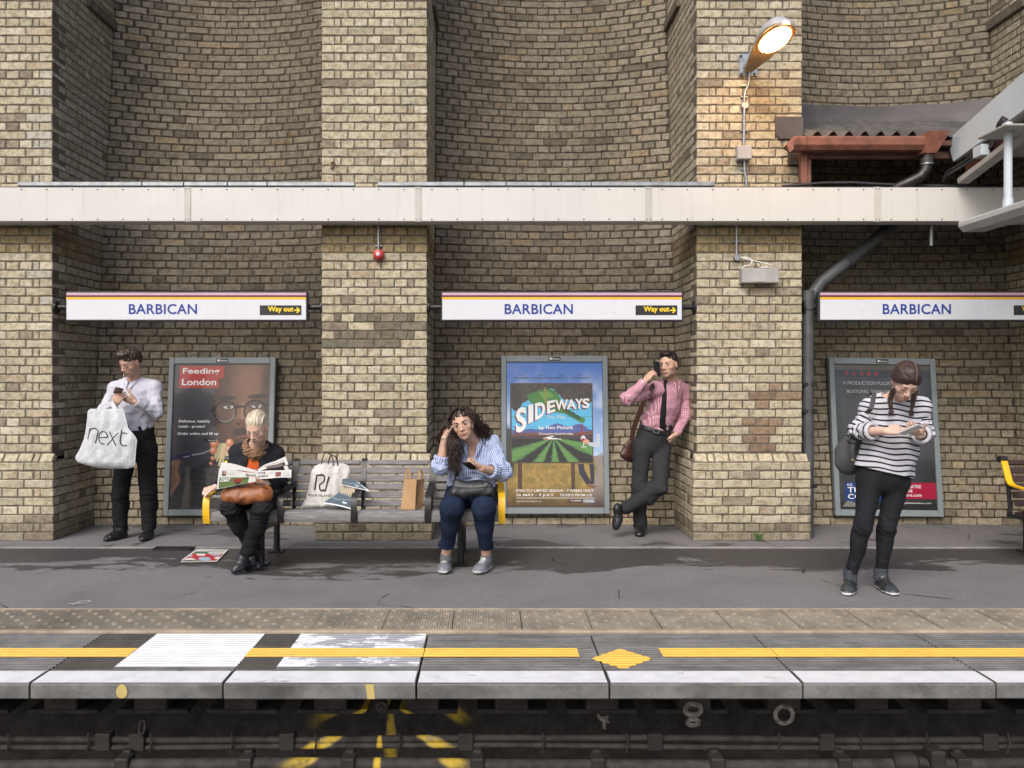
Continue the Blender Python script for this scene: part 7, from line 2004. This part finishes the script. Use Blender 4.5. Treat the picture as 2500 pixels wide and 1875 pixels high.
for i in range(120):                                         # outermost frizz by the raised hand
    r0 = H.at(.03 + .04 * q.random(), -.02 - .06 * q.random(), .11 - .05 * q.random()); b = H.at(.115 + .02 * q.random(), -.03 + .04 * q.random(), .02); e = J(1078 + q.gauss(0, 5), 1075 + q.gauss(0, 10), 6.22); polys.append(curl(r0, [r0, b, A3(e), A3(e) + np.array((q.gauss(.02, .02), 0, -.05 - .08 * q.random()))], 1, q.uniform(.007, .018), q.uniform(2, 5)))
for i in range(190):                                         # viewer's right: behind the shoulder
    a = q.uniform(0, 1); r0 = H.at(-.065 * a, .05 - .12 * q.random(), .122 - .055 * a); b = H.at(-.088 - .02 * q.random(), .02 - .10 * q.random(), .01 + q.uniform(-.03, .03))
    e = lerp(J(1172, 1060, 6.20), J(1186, 1056, 6.26), q.random()) + np.array((q.gauss(0, .02), q.uniform(-.03, .05), q.gauss(0, .02))); g_ = e + np.array((q.gauss(.0, .02), .03, -.03 - .06 * q.random())); polys.append(curl(r0, [r0, b, e, g_], 1, q.uniform(.008, .022), q.uniform(2, 4)))
for i in range(110):                                         # crown
    a = q.uniform(-1, 1); r0 = H.at(.05 * a, .06 - .1 * q.random(), .122 - .02 * abs(a)); b = H.at(.07 * a, -.02, .136 - .03 * abs(a)); e = H.at(.10 * a, -.07, .06); polys.append(curl(r0, [r0, b, e], 1, q.uniform(.003, .009), q.uniform(1, 3), 14))
strand_obj('curls', polys, .0042, H_DARK, p3, 4)
MB().tube([A3(d['WL']) + np.array((math.cos(a) * .033, math.sin(a) * .031, .006 + .012 * math.cos(a))) for a in np.linspace(0, 6.28, 20)[:-1]], .0025, 6, close=True).build('bracelet', simple('silver', (.6, .58, .55), .3, .9), p3, 60)
for k, tp in enumerate(hd['R'][1][:3]): MB().lathe([(.0, -.004), (.0055, -.003), (.0055, .004), (.001, .006)], 8, Matrix.Translation(Vector(tp) + Vector((0, -.003, 0)))).build('fingernail', INK, p3, 60)
ph3 = phone(J(1147, 1137, 5.92), (.10, .45, .88), (-.45, -.85, .25), col1=(.05, .035, .03), label='dark phone held by the curly haired woman')
# black shoulder bag with strap
t = NT('black_leather'); p = t.pos(); t.bump(t.math('ADD', t.noise(150, 3, p), t.math('MULTIPLY', t.noise(14, 4, p, .6, 1.0), 2.5)), .4, .006); BLEATHER = t.out((.016, .018, .02), .36, spec=.5)
sb = empty('shoulder_bag', J(1152, 1214, 5.95), 'black leather shoulder bag on the lap of the curly haired woman', 'bag')
Sb = SDF(.02); c0, c1 = A3(J(1116, 1193, 5.96)), A3(J(1190, 1191, 5.96)); Sb.lof(c0, c1, (0, 0, 1), (.058, .040), (.056, .040)); Sb.lof(c0 + (-.02, 0, -.03), c1 + (.02, 0, -.03), (0, 1, 0), (.042, .034), (.042, .034)); Sb.disp = waves(61, .0045, .08)
Vb, Qb = Sb.mesh(.005); vq_obj('bag_body', Vb, Qb, BLEATHER, sb)
MB().tube([J(1106, 1186, 5.905), J(1130, 1189, 5.905), J(1165, 1189, 5.905), J(1198, 1185, 5.91)], .003, 6).build('zip', simple('zip_grey', (.09, .09, .09), .4, .6), sb, 50)
sp_ = on_surface(bvh_of(V3, Q3), [J(1113, 1172, 6.2), J(1116, 1150, 6.2), J(1118, 1130, 6.2), J(1119, 1112, 6.2), J(1120, 1096, 6.2)], (0, 1, 0), .006)
ribbon([J(1108, 1180, 5.98)] + sp_ + [sp_[-1] + Vector((.0, .08, .03))], .024, (0, -1, .1), .003).build('strap', BLEATHER, sb, 50)

# ================================================================== things left on the bench seat
PLB = plastic('grey_white_bag_plastic', (.60, .59, .56))
def sheetp(x, y, Y): return ((x - VX) * Y / F, CH - (y - VY) * Y / F)
rbg, rbo, rbt = sheet_bag('shopping_bag', 'white shopping bag with black angular logo standing on the bench', [(1131, 783, 838), (1137, 770, 852), (1150, 760, 855), (1170, 757, 852), (1200, 752, 848), (1222, 744, 846), (1236, 735, 846), (1243, 733, 846)], 6.28, .16, PLB, amp=.007, wl=.08, seed=15)
for x0_, x1_, top_ in ((785, 813, 1106), (801, 823, 1111)):
    pts = [J(x0_, 1134, 6.22), J(x0_ + 2, (1134 + top_) / 2, 6.22), J(x0_ + 7, top_ + 1, 6.23), J((x0_ + x1_) / 2, top_, 6.24), J(x1_ - 4, top_ + 4, 6.25), J(x1_, 1122, 6.26), J(x1_ + 1, 1137, 6.26)]
    MB().tube(pts, .0042, 8).build('handle', M_BLACK, rbg, 50)
LG = [[(771, 1195), (776, 1159), (789, 1158)], arc(789, 1167, 6, 9, -90, 50, 8) + [(783, 1182)] + arc(789, 1187, 6, 8, 160, 60, 7) + [(796, 1194)], [(796, 1194), (799, 1197)], [(806, 1162), (798, 1196)], [(786, 1196), (800, 1195)]]
vv, ff = [], []
for st_ in LG:
    v, f = stroke_tris(px_path(st_, 6.28), .0125); o_ = len(vv); vv += v; ff += [tuple(i + o_ for i in q_) for q_ in f]
decal('bag_logo', INK, rbg, rbt, [Vector((x, 6.28, z)) for x, z in vv], ff)
x0_, z0_ = sheetp(755, 1210, 6.28); q_, f = fit_text('RIVER ISLAND', 0, 0, .185, .019, .0); decal('bag_lettering', INK, rbg, rbt, [Vector((x0_ + a, 6.28, z0_ + b)) for a, b in q_], f)
mg = empty('magazine', J(830, 1246, 6.2), 'crumpled grey free magazine leaning against the shopping bag', 'magazine')
def f_mag(u, v, C):
    C[:] = np.array(srgb(82, 94, 104)); C = box_(C, u, v, .0, .9, 1, 1, (216, 218, 220)); C = box_(C, u, v, .93, .0, 1, 1, (210, 212, 214)); C = np.where((np.abs(v - .45 - .12 * np.sin(5 * u)) < .05)[..., None], np.array(srgb(110, 124, 134)), C); return box_(C, u, v, .55, .62, .7, .74, (190, 200, 206))
page(mg, 'lower_cover', J(832, 1200, 6.20), J(868, 1212, 6.14), J(866, 1247, 6.10), J(786, 1229, 6.13), lambda u, v: .012 * np.sin(3 * u), f_mag)
page(mg, 'folded_cover', J(836, 1169, 6.21), J(872, 1176, 6.16), J(905, 1200, 6.10), J(834, 1184, 6.15), lambda u, v: .015 * np.sin(3.1 * u) * (1 - v), f_mag)
page(mg, 'page_edges', J(834, 1180, 6.185), J(868, 1193, 6.13), J(862, 1216, 6.13), J(830, 1204, 6.18), lambda u, v: .006 * np.sin(40 * u), lambda u, v, C: C * np.array((1.05, .95, .78)))
pb = empty('paper_bag', J(1005, 1246, 6.15), 'small brown paper carrier bag standing on the bench', 'bag')
KR = NT('kraft_paper'); _p = KR.pos(); KR.bump(KR.noise(25, 4, _p, .6, .8), .5, .006); KR = KR.out(KR.mix(KR.ramp(KR.noise(7, 5, _p), .3, .7), (.40, .255, .135), (.33, .20, .10)), .8, spec=.2)
zb = .452
fl_, fr_, sr_ = Vector(J(978, 1246, 6.13)), Vector(J(1013, 1248, 6.12)), Vector(J(1033, 1244, 6.22)); tl_, tr_, ts_ = Vector(J(987, 1169, 6.17)), Vector(J(1017, 1171, 6.16)), Vector(J(1036, 1170, 6.25))
for v_ in (fl_, fr_, sr_): v_.z = zb
bl_ = fl_ + (sr_ - fr_); tbl = tl_ + (ts_ - tr_)
def pane(A, B, C_, D_, bul, nu=10, nv=12):
    pts = []; n = (B - A).cross(D_ - A).normalized()
    for j in range(nv):
        for i in range(nu):
            u, v = i / (nu - 1), j / (nv - 1); p_ = (A.lerp(B, u)).lerp(D_.lerp(C_, u), v); pts.append(p_ + n * (bul * math.sin(math.pi * u) * math.sin(math.pi * v) + .002 * math.sin(23 * u + 31 * v)))
    return pts, nu, nv
for nm, (A, B, C_, D_), bul in (('front', (fl_, fr_, tr_, tl_), .004), ('gusset', (fr_, sr_, ts_, tr_), -.012), ('back', (sr_, bl_, tbl, ts_), .002), ('side', (bl_, fl_, tl_, tbl), -.01)):
    pts, nu_, nv_ = pane(A, B, C_, D_, bul); me = grid_mesh(nm, [tuple(x) for x in pts], nu_, nv_); smooth(me); link(nm, me, pb, KR)
for A, B, up_ in ((tl_.lerp(tr_, .12), tl_.lerp(tr_, .45), .075), (tr_.lerp(ts_, .25) + Vector((.0, .01, 0)), tr_.lerp(ts_, .75), .07)):
    ribbon([A, A + Vector((.004, 0, up_ * .6)), A.lerp(B, .3) + Vector((0, 0, up_ * .95)), A.lerp(B, .7) + Vector((0, 0, up_)), B + Vector((0, 0, up_ * .6)), B], .016, (0, -1, .05), .0016).build('handle', KR, pb, 60)

# ================================================================== PERSON 4: man leaning in the niche, phoning
t = NT('pink_gingham'); a_ = t.attr('cloth')[1]; x_, y_, z_ = t.xyz(a_); b1 = frac_band(t, x_, .0165, .5, .15); b2 = frac_band(t, y_, .0165, .5, .15)
s_ = t.math('MULTIPLY', t.math('ADD', b1, b2), .5); c_ = t.mix(s_, (.58, .43, .48), (.33, .06, .12)); t.bump(t.noise(30, 4, t.pos()), .35, .006); M_GING = t.out(c_, .8, spec=.2)
GREYW = cloth_mat('grey_wool', (.030, .031, .036), .85, var=.1); H_BLK = hair_mat('near_black_hair', (.022, .015, .013), (.009, .007, .006))
d = dict(head=J(1632, 890, 7.40), face=(-.60, -.79, -.05), up=(-.02, 0, 1), N=J(1640, 935, 7.50), SL=J(1603, 951, 7.42), SR=J(1666, 956, 7.60),
         EL=J(1531, 973, 7.22), WL=J(1574, 931, 7.22), ER=J(1672, 1016, 7.54), WR=J(1650, 1060, 7.46), waist=J(1606, 1028, 7.50), pelvis=J(1592, 1078, 7.50),
         HL=J(1568, 1092, 7.46), HR=J(1614, 1094, 7.52), KL=J(1560, 1190, 7.45), KR=J(1611, 1190, 7.27), AL=J(1563, 1288, 7.50), AR=J(1529, 1240, 7.36), TL=J(1560, 1308, 7.36), TR=J(1505, 1296, 7.30),
         handL=dict(f=(.62, .08, .78), n=(.72, .45, -.5), t=(.1, .9, .1), curl=(.35, .5, .6, .65), thumb=(.4, .3)), handR=dict(f=(-.55, .12, -.82), n=(-.7, .5, .2), t=(-.3, -.9, .1), curl=(.3, .3, .3, .3), thumb=(.5, .2)))
o4 = dict(depth=(.110, .100, .108), waistw=.138, hipw=.150, face=dict(stubble=.5, flush=.28))
p4, H, S, hd, body = person('person', 'man in pink checked shirt and black tie leaning on the pier while phoning', J(1560, 1310, 7.45), d, (.52, .325, .24), o4)
H.details(p4, LASH, iris=(.05, .035, .025), brow=1.2, browtilt=-.003)
hair_cap(H, p4, H_BLK, [((0, -.016, .046), (.077, .096, .081)), ((0, .03, .098), (.055, .06, .026)), ((0, -.05, .0), (.073, .068, .075))], [((0, .06, .035), (0, .65, -1)), ((0, 0, -.058), (0, 0, -1))], flow=(1, .3, .4), amp=.0015, subs=[((0, .106, .002), (.068, .064, .082))] + EARS)
Up = unit((A3(d['SR']) + A3(d['SL'])) / 2 - A3(d['waist'])); Fw = fwd_of(d); XA = unit(A3(d['SR']) - A3(d['SL'])); W4 = A3(d['waist']); N4 = A3(d['N'])
uv4 = lambda V: np.stack([(V - W4) @ XA, (V - W4) @ Up, 0 * V[:, 0]], -1)
sub4 = lambda S: S.cap(N4 + Fw * .07 + Up * .03, N4 + Fw * .09 - Up * .0, .026, .008, k=.006, sub=True)
beltn = unit((P(1636, 1058, 7.5) - P(1550, 1032, 7.5)).cross(Vector((0, 1, 0)))); beltn = beltn if beltn[2] > 0 else -beltn
belt0 = A3(J(1592, 1046, 7.5))
s4, V4, Q4 = top_garment(p4, 'checked_shirt', M_GING, d, o4, .014, (.060, .054, .051, .039), (belt0 - beltn * .005, -beltn), (.93, .93), (sub4,), seed=34, amp=.0035, arm_amp=.005, uv=uv4)
collar(p4, M_GING, d['N'], Up + Fw * .08, Fw, r=.062, h=.044, point=.05, gap=12)
tz, St = trousers(p4, GREYW, d, o4, (.088, .068, .066, .060), .016, 0, (-.01, -.09), seed=38, amp=.004, knee_amp=.005)
# belt: band round the waist line
Sbelt = SDF(.03); torso(Sbelt, d, o4, .024); Sbelt.cuts += [(belt0 + beltn * .008, beltn), (belt0 - beltn * .030, -beltn)]; v, q = Sbelt.mesh(.006); vq_obj('belt', v, q, M_BLACK, p4); tb_ = bvh_of(v, q)
bk = on_surface(tb_, [tuple(belt0 - beltn * .011 + np.array((.012, 0, -.004)))], (0, 1, 0), .004)[0]
Mb = Matrix.Translation(bk) @ Matrix.Rotation(R(16), 4, 'Y')
for lo, hi in (((-.026, -.003, -.019), (-.021, .003, .019)), ((.021, -.003, -.019), (.026, .003, .019)), ((-.0205, -.003, .014), (.0205, .003, .019)), ((-.0205, -.003, -.019), (.0205, .003, -.014))): MB().box(lo, hi, .001, Mb).build('buckle', M_STEEL, p4)
# tie
tree4 = bvh_of(V4, Q4)
tp_ = [(1622.5, 934), (1622, 941), (1620, 965), (1617, 1000), (1615.5, 1030), (1616, 1044), (1621.5, 1050.5)]; hwv = [.012, .013, .020, .026, .029, .026, .003]
L_ = on_surface(tree4, [tuple(Vector(J(x, y, 7.4)) - Vector((w_, 0, 0))) for (x, y), w_ in zip(tp_, hwv)], (0, 1, 0), .008); R_ = on_surface(tree4, [tuple(Vector(J(x, y, 7.4)) + Vector((w_, 0, 0))) for (x, y), w_ in zip(tp_, hwv)], (0, 1, 0), .008); Cc = [(a + b) / 2 - Vector((0, .007, 0)) for a, b in zip(L_, R_)]
m = MB(); n = len(tp_); m.add([p_ for k in range(n) for p_ in (L_[k], Cc[k], R_[k])], [(3 * k + j, 3 * k + 3 + j, 3 * k + 4 + j, 3 * k + 1 + j) for k in range(n - 1) for j in (0, 1)]); TIE = cloth_mat('black_tie', (.012, .012, .014), .6); to = m.build('tie', TIE, p4, 60)
Sn = SDF(.01); kc = A3(Cc[0]); Sn.lof(kc + Up * .012, kc - Up * .018, XA, (.020, .014), (.013, .011)); v, q = Sn.mesh(.004); vq_obj('tie_knot', v, q, TIE, p4)
# wrist watch
wx = A3(d['WL']) + unit(A3(d['EL']) - A3(d['WL'])) * .022; ax_ = unit(A3(d['WL']) - A3(d['EL'])); e1 = A3(frame(tuple(ax_))[0]); e2 = np.cross(ax_, e1)
wt = ribbon([tuple(wx + (e1 * math.cos(a) * .031 + e2 * math.sin(a) * .029)) for a in np.linspace(0, 6.28, 20)], .016, [tuple(e1 * math.cos(a) + e2 * math.sin(a)) for a in np.linspace(0, 6.28, 20)], .003).build('watch_strap', M_STEEL, p4, 60)
cam_dir = unit(np.array((0, -1, .2))); cdv = unit(cam_dir - ax_ * float(cam_dir @ ax_)); Mw = Matrix((Vector(np.cross(ax_, cdv)), Vector(ax_), Vector(cdv))).transposed().to_4x4(); Mw.translation = Vector(wx + cdv * .030)
MB().lathe([(.017, 0), (.017, .006), (.014, .008)], 18, Mw).build('watch_case', simple('watch_face', (.55, .56, .58), .25, .6), p4, 40)
for hl, tl, an, zz_ in ((J(1566, 1290, 7.54), J(1559, 1314, 7.33), d['AL'], .006), (J(1519, 1238, 7.40), J(1504, 1299, 7.30), d['AR'], None)):
    if zz_: hl = (hl[0], hl[1], zz_); tl = (tl[0], tl[1], zz_)
    shoe(p4, hl, tl, .08, (.010, .011, .013), (.012, .012, .012), an, w=.042, sole_h=.012, pointy=.4)
phone(tuple(A3(J(1604, 901, 7.34))), (.75, .6, .2), (.30, .1, .95), label='dark phone at the ear of the leaning man')
# brown messenger bag at his hip with strap over the shoulder
t = NT('dark_brown_leather'); p = t.pos(); t.bump(t.noise(40, 4, p), .3, .004); DBR = t.out(t.mix(t.noise(6, 4, p), (.075, .028, .022), (.045, .018, .015)), .4, spec=.5)
mb_ = empty('messenger_bag', J(1530, 1130, 7.6), 'dark brown leather bag hanging behind the hip of the leaning man', 'bag')
Sm = SDF(.015); Sm.lof(A3(J(1546, 1080, 7.62)), A3(J(1540, 1112, 7.60)), (.85, .5, 0), (.075, .03), (.12, .045)); Sm.lof(A3(J(1540, 1108, 7.60)), A3(J(1535, 1118, 7.6)), (.85, .5, 0), (.12, .045), (.10, .04)); Sm.disp = waves(71, .003, .1); v, q = Sm.mesh(.006); vq_obj('bag_body', v, q, DBR, mb_)
q_ = on_surface(tree4, [J(1592, 947, 7.3), J(1586, 965, 7.3)], (0, 1, 0), .006)
ribbon([Vector(J(1603, 936, 7.47)), Vector(J(1596, 941, 7.34)), q_[0], q_[1] + Vector((0, -.004, 0)), Vector(J(1581, 975, 7.36))], .045, (0, -1, .1), .003).build('strap', DBR, mb_, 50)
ribbon([Vector(J(1577, 968, 7.58)), Vector(J(1562, 1005, 7.60)), Vector(J(1547, 1045, 7.62)), Vector(J(1541, 1080, 7.62))], .045, (0, -1, .1), .003).build('strap', DBR, mb_, 50)

# ================================================================== PERSON 5: woman in striped top with phone
t = NT('black_white_stripe_knit'); a_ = t.attr('cloth')[1]; x_, y_, z_ = t.xyz(a_); c_ = t.mix(frac_band(t, y_, .0362, .31, .025), (.50, .51, .56), (.014, .012, .016)); _p = t.pos(); t.bump(t.math('ADD', t.noise(500, 2, _p), t.math('MULTIPLY', t.noise(24, 4, _p), 2)), .3, .005); M_BW = t.out(c_, .85, spec=.15)
BJEAN = cloth_mat('faded_black_denim', (.014, .015, .019), .8, var=.15); H_AUB = hair_mat('auburn_hair', (.052, .028, .022), (.018, .010, .009), 70, .55)
d = dict(head=J(2211, 930, 5.27), face=(-.13, -.70, -.70), up=(.03, -.4, 1), N=J(2190, 974, 5.46), SL=J(2127, 997, 5.52), SR=J(2246, 995, 5.46),
         EL=J(2094, 1052, 5.50), WL=J(2163, 1053, 5.27), ER=J(2258, 1058, 5.42), WR=J(2245, 1062, 5.22), waist=J(2172, 1098, 5.52), pelvis=J(2156, 1158, 5.53),
         HL=J(2124, 1176, 5.52), HR=J(2188, 1176, 5.52), KL=J(2106, 1288, 5.46), KR=J(2166, 1286, 5.50), AL=J(2076, 1408, 5.52), AR=J(2150, 1404, 5.55), TL=J(2068, 1446, 5.38), TR=J(2182, 1446, 5.38),
         handL=dict(f=(.86, -.25, .36), n=(.1, .5, -.75), t=(.1, -.75, .5), curl=(.22, .75, .85, .9), thumb=(.45, .3), s=.93), handR=dict(f=(-.72, -.5, .35), n=(.0, .3, .9), t=(.35, -.2, .9), curl=(.35, .4, .45, .5), thumb=(.75, .3), s=.93, spread=.03))
o5 = dict(depth=(.108, .110, .118), waistw=.150, hipw=.158, female=True, bust=(.058, .13, .05), face=dict(flush=.3, lip=(.42, .11, .11)), leg=(.068, .042, .038, .029), arm=(.044, .038, .036, .025), bare_neck=True, hs=.98, neck=.048)
p5_, H, S, hd, body = person('person', 'woman with braids in black and white striped top looking down at a phone', J(2120, 1440, 5.5), d, (.60, .41, .325), o5)
H.details(p5_, simple('brown_brow', (.07, .04, .03), .7), closed=True, brow=.95)
hair_cap(H, p5_, H_AUB, [((0, -.016, .044), (.081, .101, .086)), ((-.04, .0, .01), (.046, .07, .07)), ((.04, .0, .01), (.046, .07, .07)), ((0, -.05, -.01), (.078, .068, .085))], [((0, .10, .040), (0, .40, -1)), ((0, 0, -.085), (0, 0, -1))],
         flow=(.25, .35, 1.0), amp=.0012, subs=[((0, .112, -.028), (.056, .062, .088)), ((0.012, .03, .136), (.0035, .10, .012))])
ptg = [H.at(-.026, f_, .046 + .087 * math.sqrt(max(0, 1 - (.026 / .081) ** 2 - ((f_ + .016) / .101) ** 2))) for f_ in np.linspace(.078, -.07, 12)]
MB().tube(ptg, .0015, 6).build('hair_parting', simple('scalp', (.26, .17, .13), .7), p5_, 60)
pl = []
for sx, path in ((-1, [H.at(.066, .03, -.05), A3(J(2173, 975, 5.33)), A3(J(2174, 990, 5.325)), A3(J(2175, 998, 5.33))]), (1, [H.at(-.066, .03, -.05), A3(J(2231, 972, 5.27)), A3(J(2228, 986, 5.29)), A3(J(2226, 998, 5.30))])):
    n = 46
    for k in range(3):
        pts = []
        for i in range(n):
            s_ = i / (n - 1); j = min(int(s_ * 3), 2); b = lerp(path[j], path[j + 1], s_ * 3 - j); ph = k * 2.094 + s_ * 24; w_ = .0125 * (1 - .45 * s_); pts.append(tuple(b + np.array((math.sin(ph) * w_, math.sin(2 * ph) * w_ * .55, 0))))
        pl.append((pts, .0125))
    MB().tube([tuple(path[3] + np.array((0, -.002, .004))), tuple(path[3] - np.array((0, .002, .004)))], .009, 10).build('hair_tie', INK, p5_, 50)
    tl_s = [[tuple(path[3]), tuple(path[3] + np.array((rng.gauss(0, .008), rng.gauss(0, .006), -.02))), tuple(path[3] + np.array((rng.gauss(0, .016), rng.gauss(0, .01), -.045 - .01 * rng.random())))] for _ in range(26)]
    strand_obj('braid_tail', tl_s, .003, H_AUB, p5_)
mbr = MB()
for pts, r_ in pl: mbr.tube(pts, [r_ * (.95 - .35 * i / 45) * (1.0) * .72 for i in range(46)], 8)
me = mbr.mesh('braid'); smooth(me); a = me.attributes.new('cloth', 'FLOAT_VECTOR', 'POINT'); co = np.zeros(len(me.vertices) * 3, np.float32); me.vertices.foreach_get('co', co); a.data.foreach_set('vector', co * np.tile((1, 1, .4), len(me.vertices)).astype(np.float32)); link('braids', me, p5_, H_AUB)
Up = unit((A3(d['SR']) + A3(d['SL'])) / 2 - A3(d['waist'])); Fw = fwd_of(d); XA = unit(A3(d['SR']) - A3(d['SL'])); W5 = A3(d['waist']); N5 = A3(d['N'])
uv5 = lambda V: np.stack([(V - W5) @ XA, (V[:, 2] - W5[2]) + .10 * ((V[:, 0] - W5[0])) + .006 * np.sin(V[:, 0] * 31 + V[:, 2] * 8), 0 * V[:, 0]], -1)
boat = lambda S: S.ell(N5 + Up * .03 + Fw * .015, (.105, .085, .042), k=.008, sub=True)
o5t = dict(o5); o5t['waistw'] = .158; o5t['hipw'] = .176; o5t['depth'] = (.108, .124, .134)
# drape the hem: lower on the right of her, lifted on the strap side
hemc = A3(J(2185, 1158, 5.4)); hemn = unit(np.array((-.22, 0, -1)))
s5, V5, Q5 = top_garment(p5_, 'striped_top', M_BW, d, o5t, .016, (.054, .053, .052, .049), (hemc, hemn), (.36, .55), (boat,), seed=44, amp=.004, arm_amp=.006, uv=uv5, res=.0052)
for s_, cf in (('L', .36), ('R', .55)):
    a = lerp(d['E' + s_], d['W' + s_], cf); ax_ = unit(A3(d['W' + s_]) - A3(d['E' + s_])); Sc = SDF(.006); e1 = A3(frame(tuple(ax_))[0]); e2 = np.cross(ax_, e1)
    for of in (.0, .02, .04):
        ring_ = [a + ax_ * of + (e1 * math.cos(q_) + e2 * math.sin(q_)) * .050 for q_ in np.linspace(0, 2 * math.pi, 15)]
        for m_, n_ in zip(ring_[:-1], ring_[1:]): Sc.cap(m_, n_, .0085, .0085, k=.014)
    v, q = Sc.mesh(.005); vq_obj('rolled_cuff', v, q, M_BW, p5_, None, np.stack([0 * v[:, 0], (v - a) @ ax_ + .03, 0 * v[:, 0]], -1))
trousers(p5_, BJEAN, d, o5, (.081, .056, .050, .039), .006, .035, (.022, .022), seed=48, amp=.0025, knee_amp=.005, name='jeans', res=.006)
for s_ in 'LR': MB().tube([tuple(A3(d['A' + s_]) + (0, 0, -.03)), tuple(A3(d['A' + s_]) + (0, 0, .05))], [.044, .046], 18).build('sock', simple('blue_grey_sock', (.055, .065, .085), .9, var=.2, vscale=60), p5_, 60)
def runner(x, y, z, C):
    C = C.copy(); C[z < .012] = (.02, .02, .02); C[(z >= .012) & (z < .026) & ((x < .45) | (x > .72))] = (.58, .60, .61); C[(x > .70) & (z > .026)] = (.035, .042, .050); C[(np.abs(y) < .016) & (x > .3) & (x < .68) & (z > .04)] = (.028, .030, .034); return C
for hl, tl, an in ((J(2080, 1428, 5.60), J(2066, 1460, 5.34), d['AL']), (J(2144, 1430, 5.60), J(2190, 1460, 5.345), d['AR'])):
    hl = (hl[0], hl[1], .004); tl = (tl[0], tl[1], .004); shoe(p5_, hl, tl, .08, (.018, .020, .023), (.55, .57, .58), an, w=.043, colors=runner, name='trainer')
phone(J(2224, 1049, 5.12), (-.05, .50, .85), (.55, -.8, .15), col1=(.66, .67, .69), col2=(.30, .31, .33), label='white phone held by the woman in the striped top')
# grey backpack behind her, one strap on the shoulder
GC = cloth_mat('grey_canvas', (.085, .085, .092), .85, var=.1)
bp = empty('backpack', J(2070, 1150, 5.65), 'grey backpack slung behind the woman in the striped top', 'bag')
Sg = SDF(.03); Sg.lof(A3(J(2096, 1050, 5.68)), A3(J(2076, 1110, 5.70)), (.9, .4, 0), (.06, .05), (.10, .085)); Sg.lof(A3(J(2076, 1105, 5.70)), A3(J(2072, 1130, 5.70)), (.9, .4, 0), (.10, .085), (.095, .08)); Sg.disp = waves(81, .005, .1); v, q = Sg.mesh(.006); vq_obj('bag_body', v, q, GC, bp)
tr5 = bvh_of(V5, Q5); st5 = on_surface(tr5, [J(2134, 962, 5.3), J(2132, 972, 5.3), J(2130, 985, 5.3), J(2126, 998, 5.3)], (0, 1, 0), .007)
ribbon([st5[0] + Vector((.004, .08, .0)), st5[0] + Vector((0, .02, .012))] + st5 + [st5[-1] + Vector((-.01, .04, -.03))], .030, (0, -1, .15), .004).build('strap', GC, bp, 50)
ribbon([J(2083, 1075, 5.50), J(2080, 1092, 5.50), J(2080, 1112, 5.52), J(2081, 1126, 5.54)], .026, (0, -1, 0), .005).build('side_strap', GC, bp, 50)
MB().tube([tuple(A3(J(2080, 1076, 5.50)) + np.array((.03 * math.cos(a), .0, .017 * math.sin(a)))) for a in np.linspace(0, 6.28, 16)[:-1]], .008, 8, close=True).build('strap_loop', M_BLACK, bp, 50)
MB().lathe([(.008, 0), (.008, .004), (.004, .006)], 12, Matrix.Translation(J(2081, 1123, 5.53)) @ Matrix.Rotation(R(90), 4, 'X')).build('rivet', simple('brass', (.5, .38, .22), .3, .9), bp, 40)
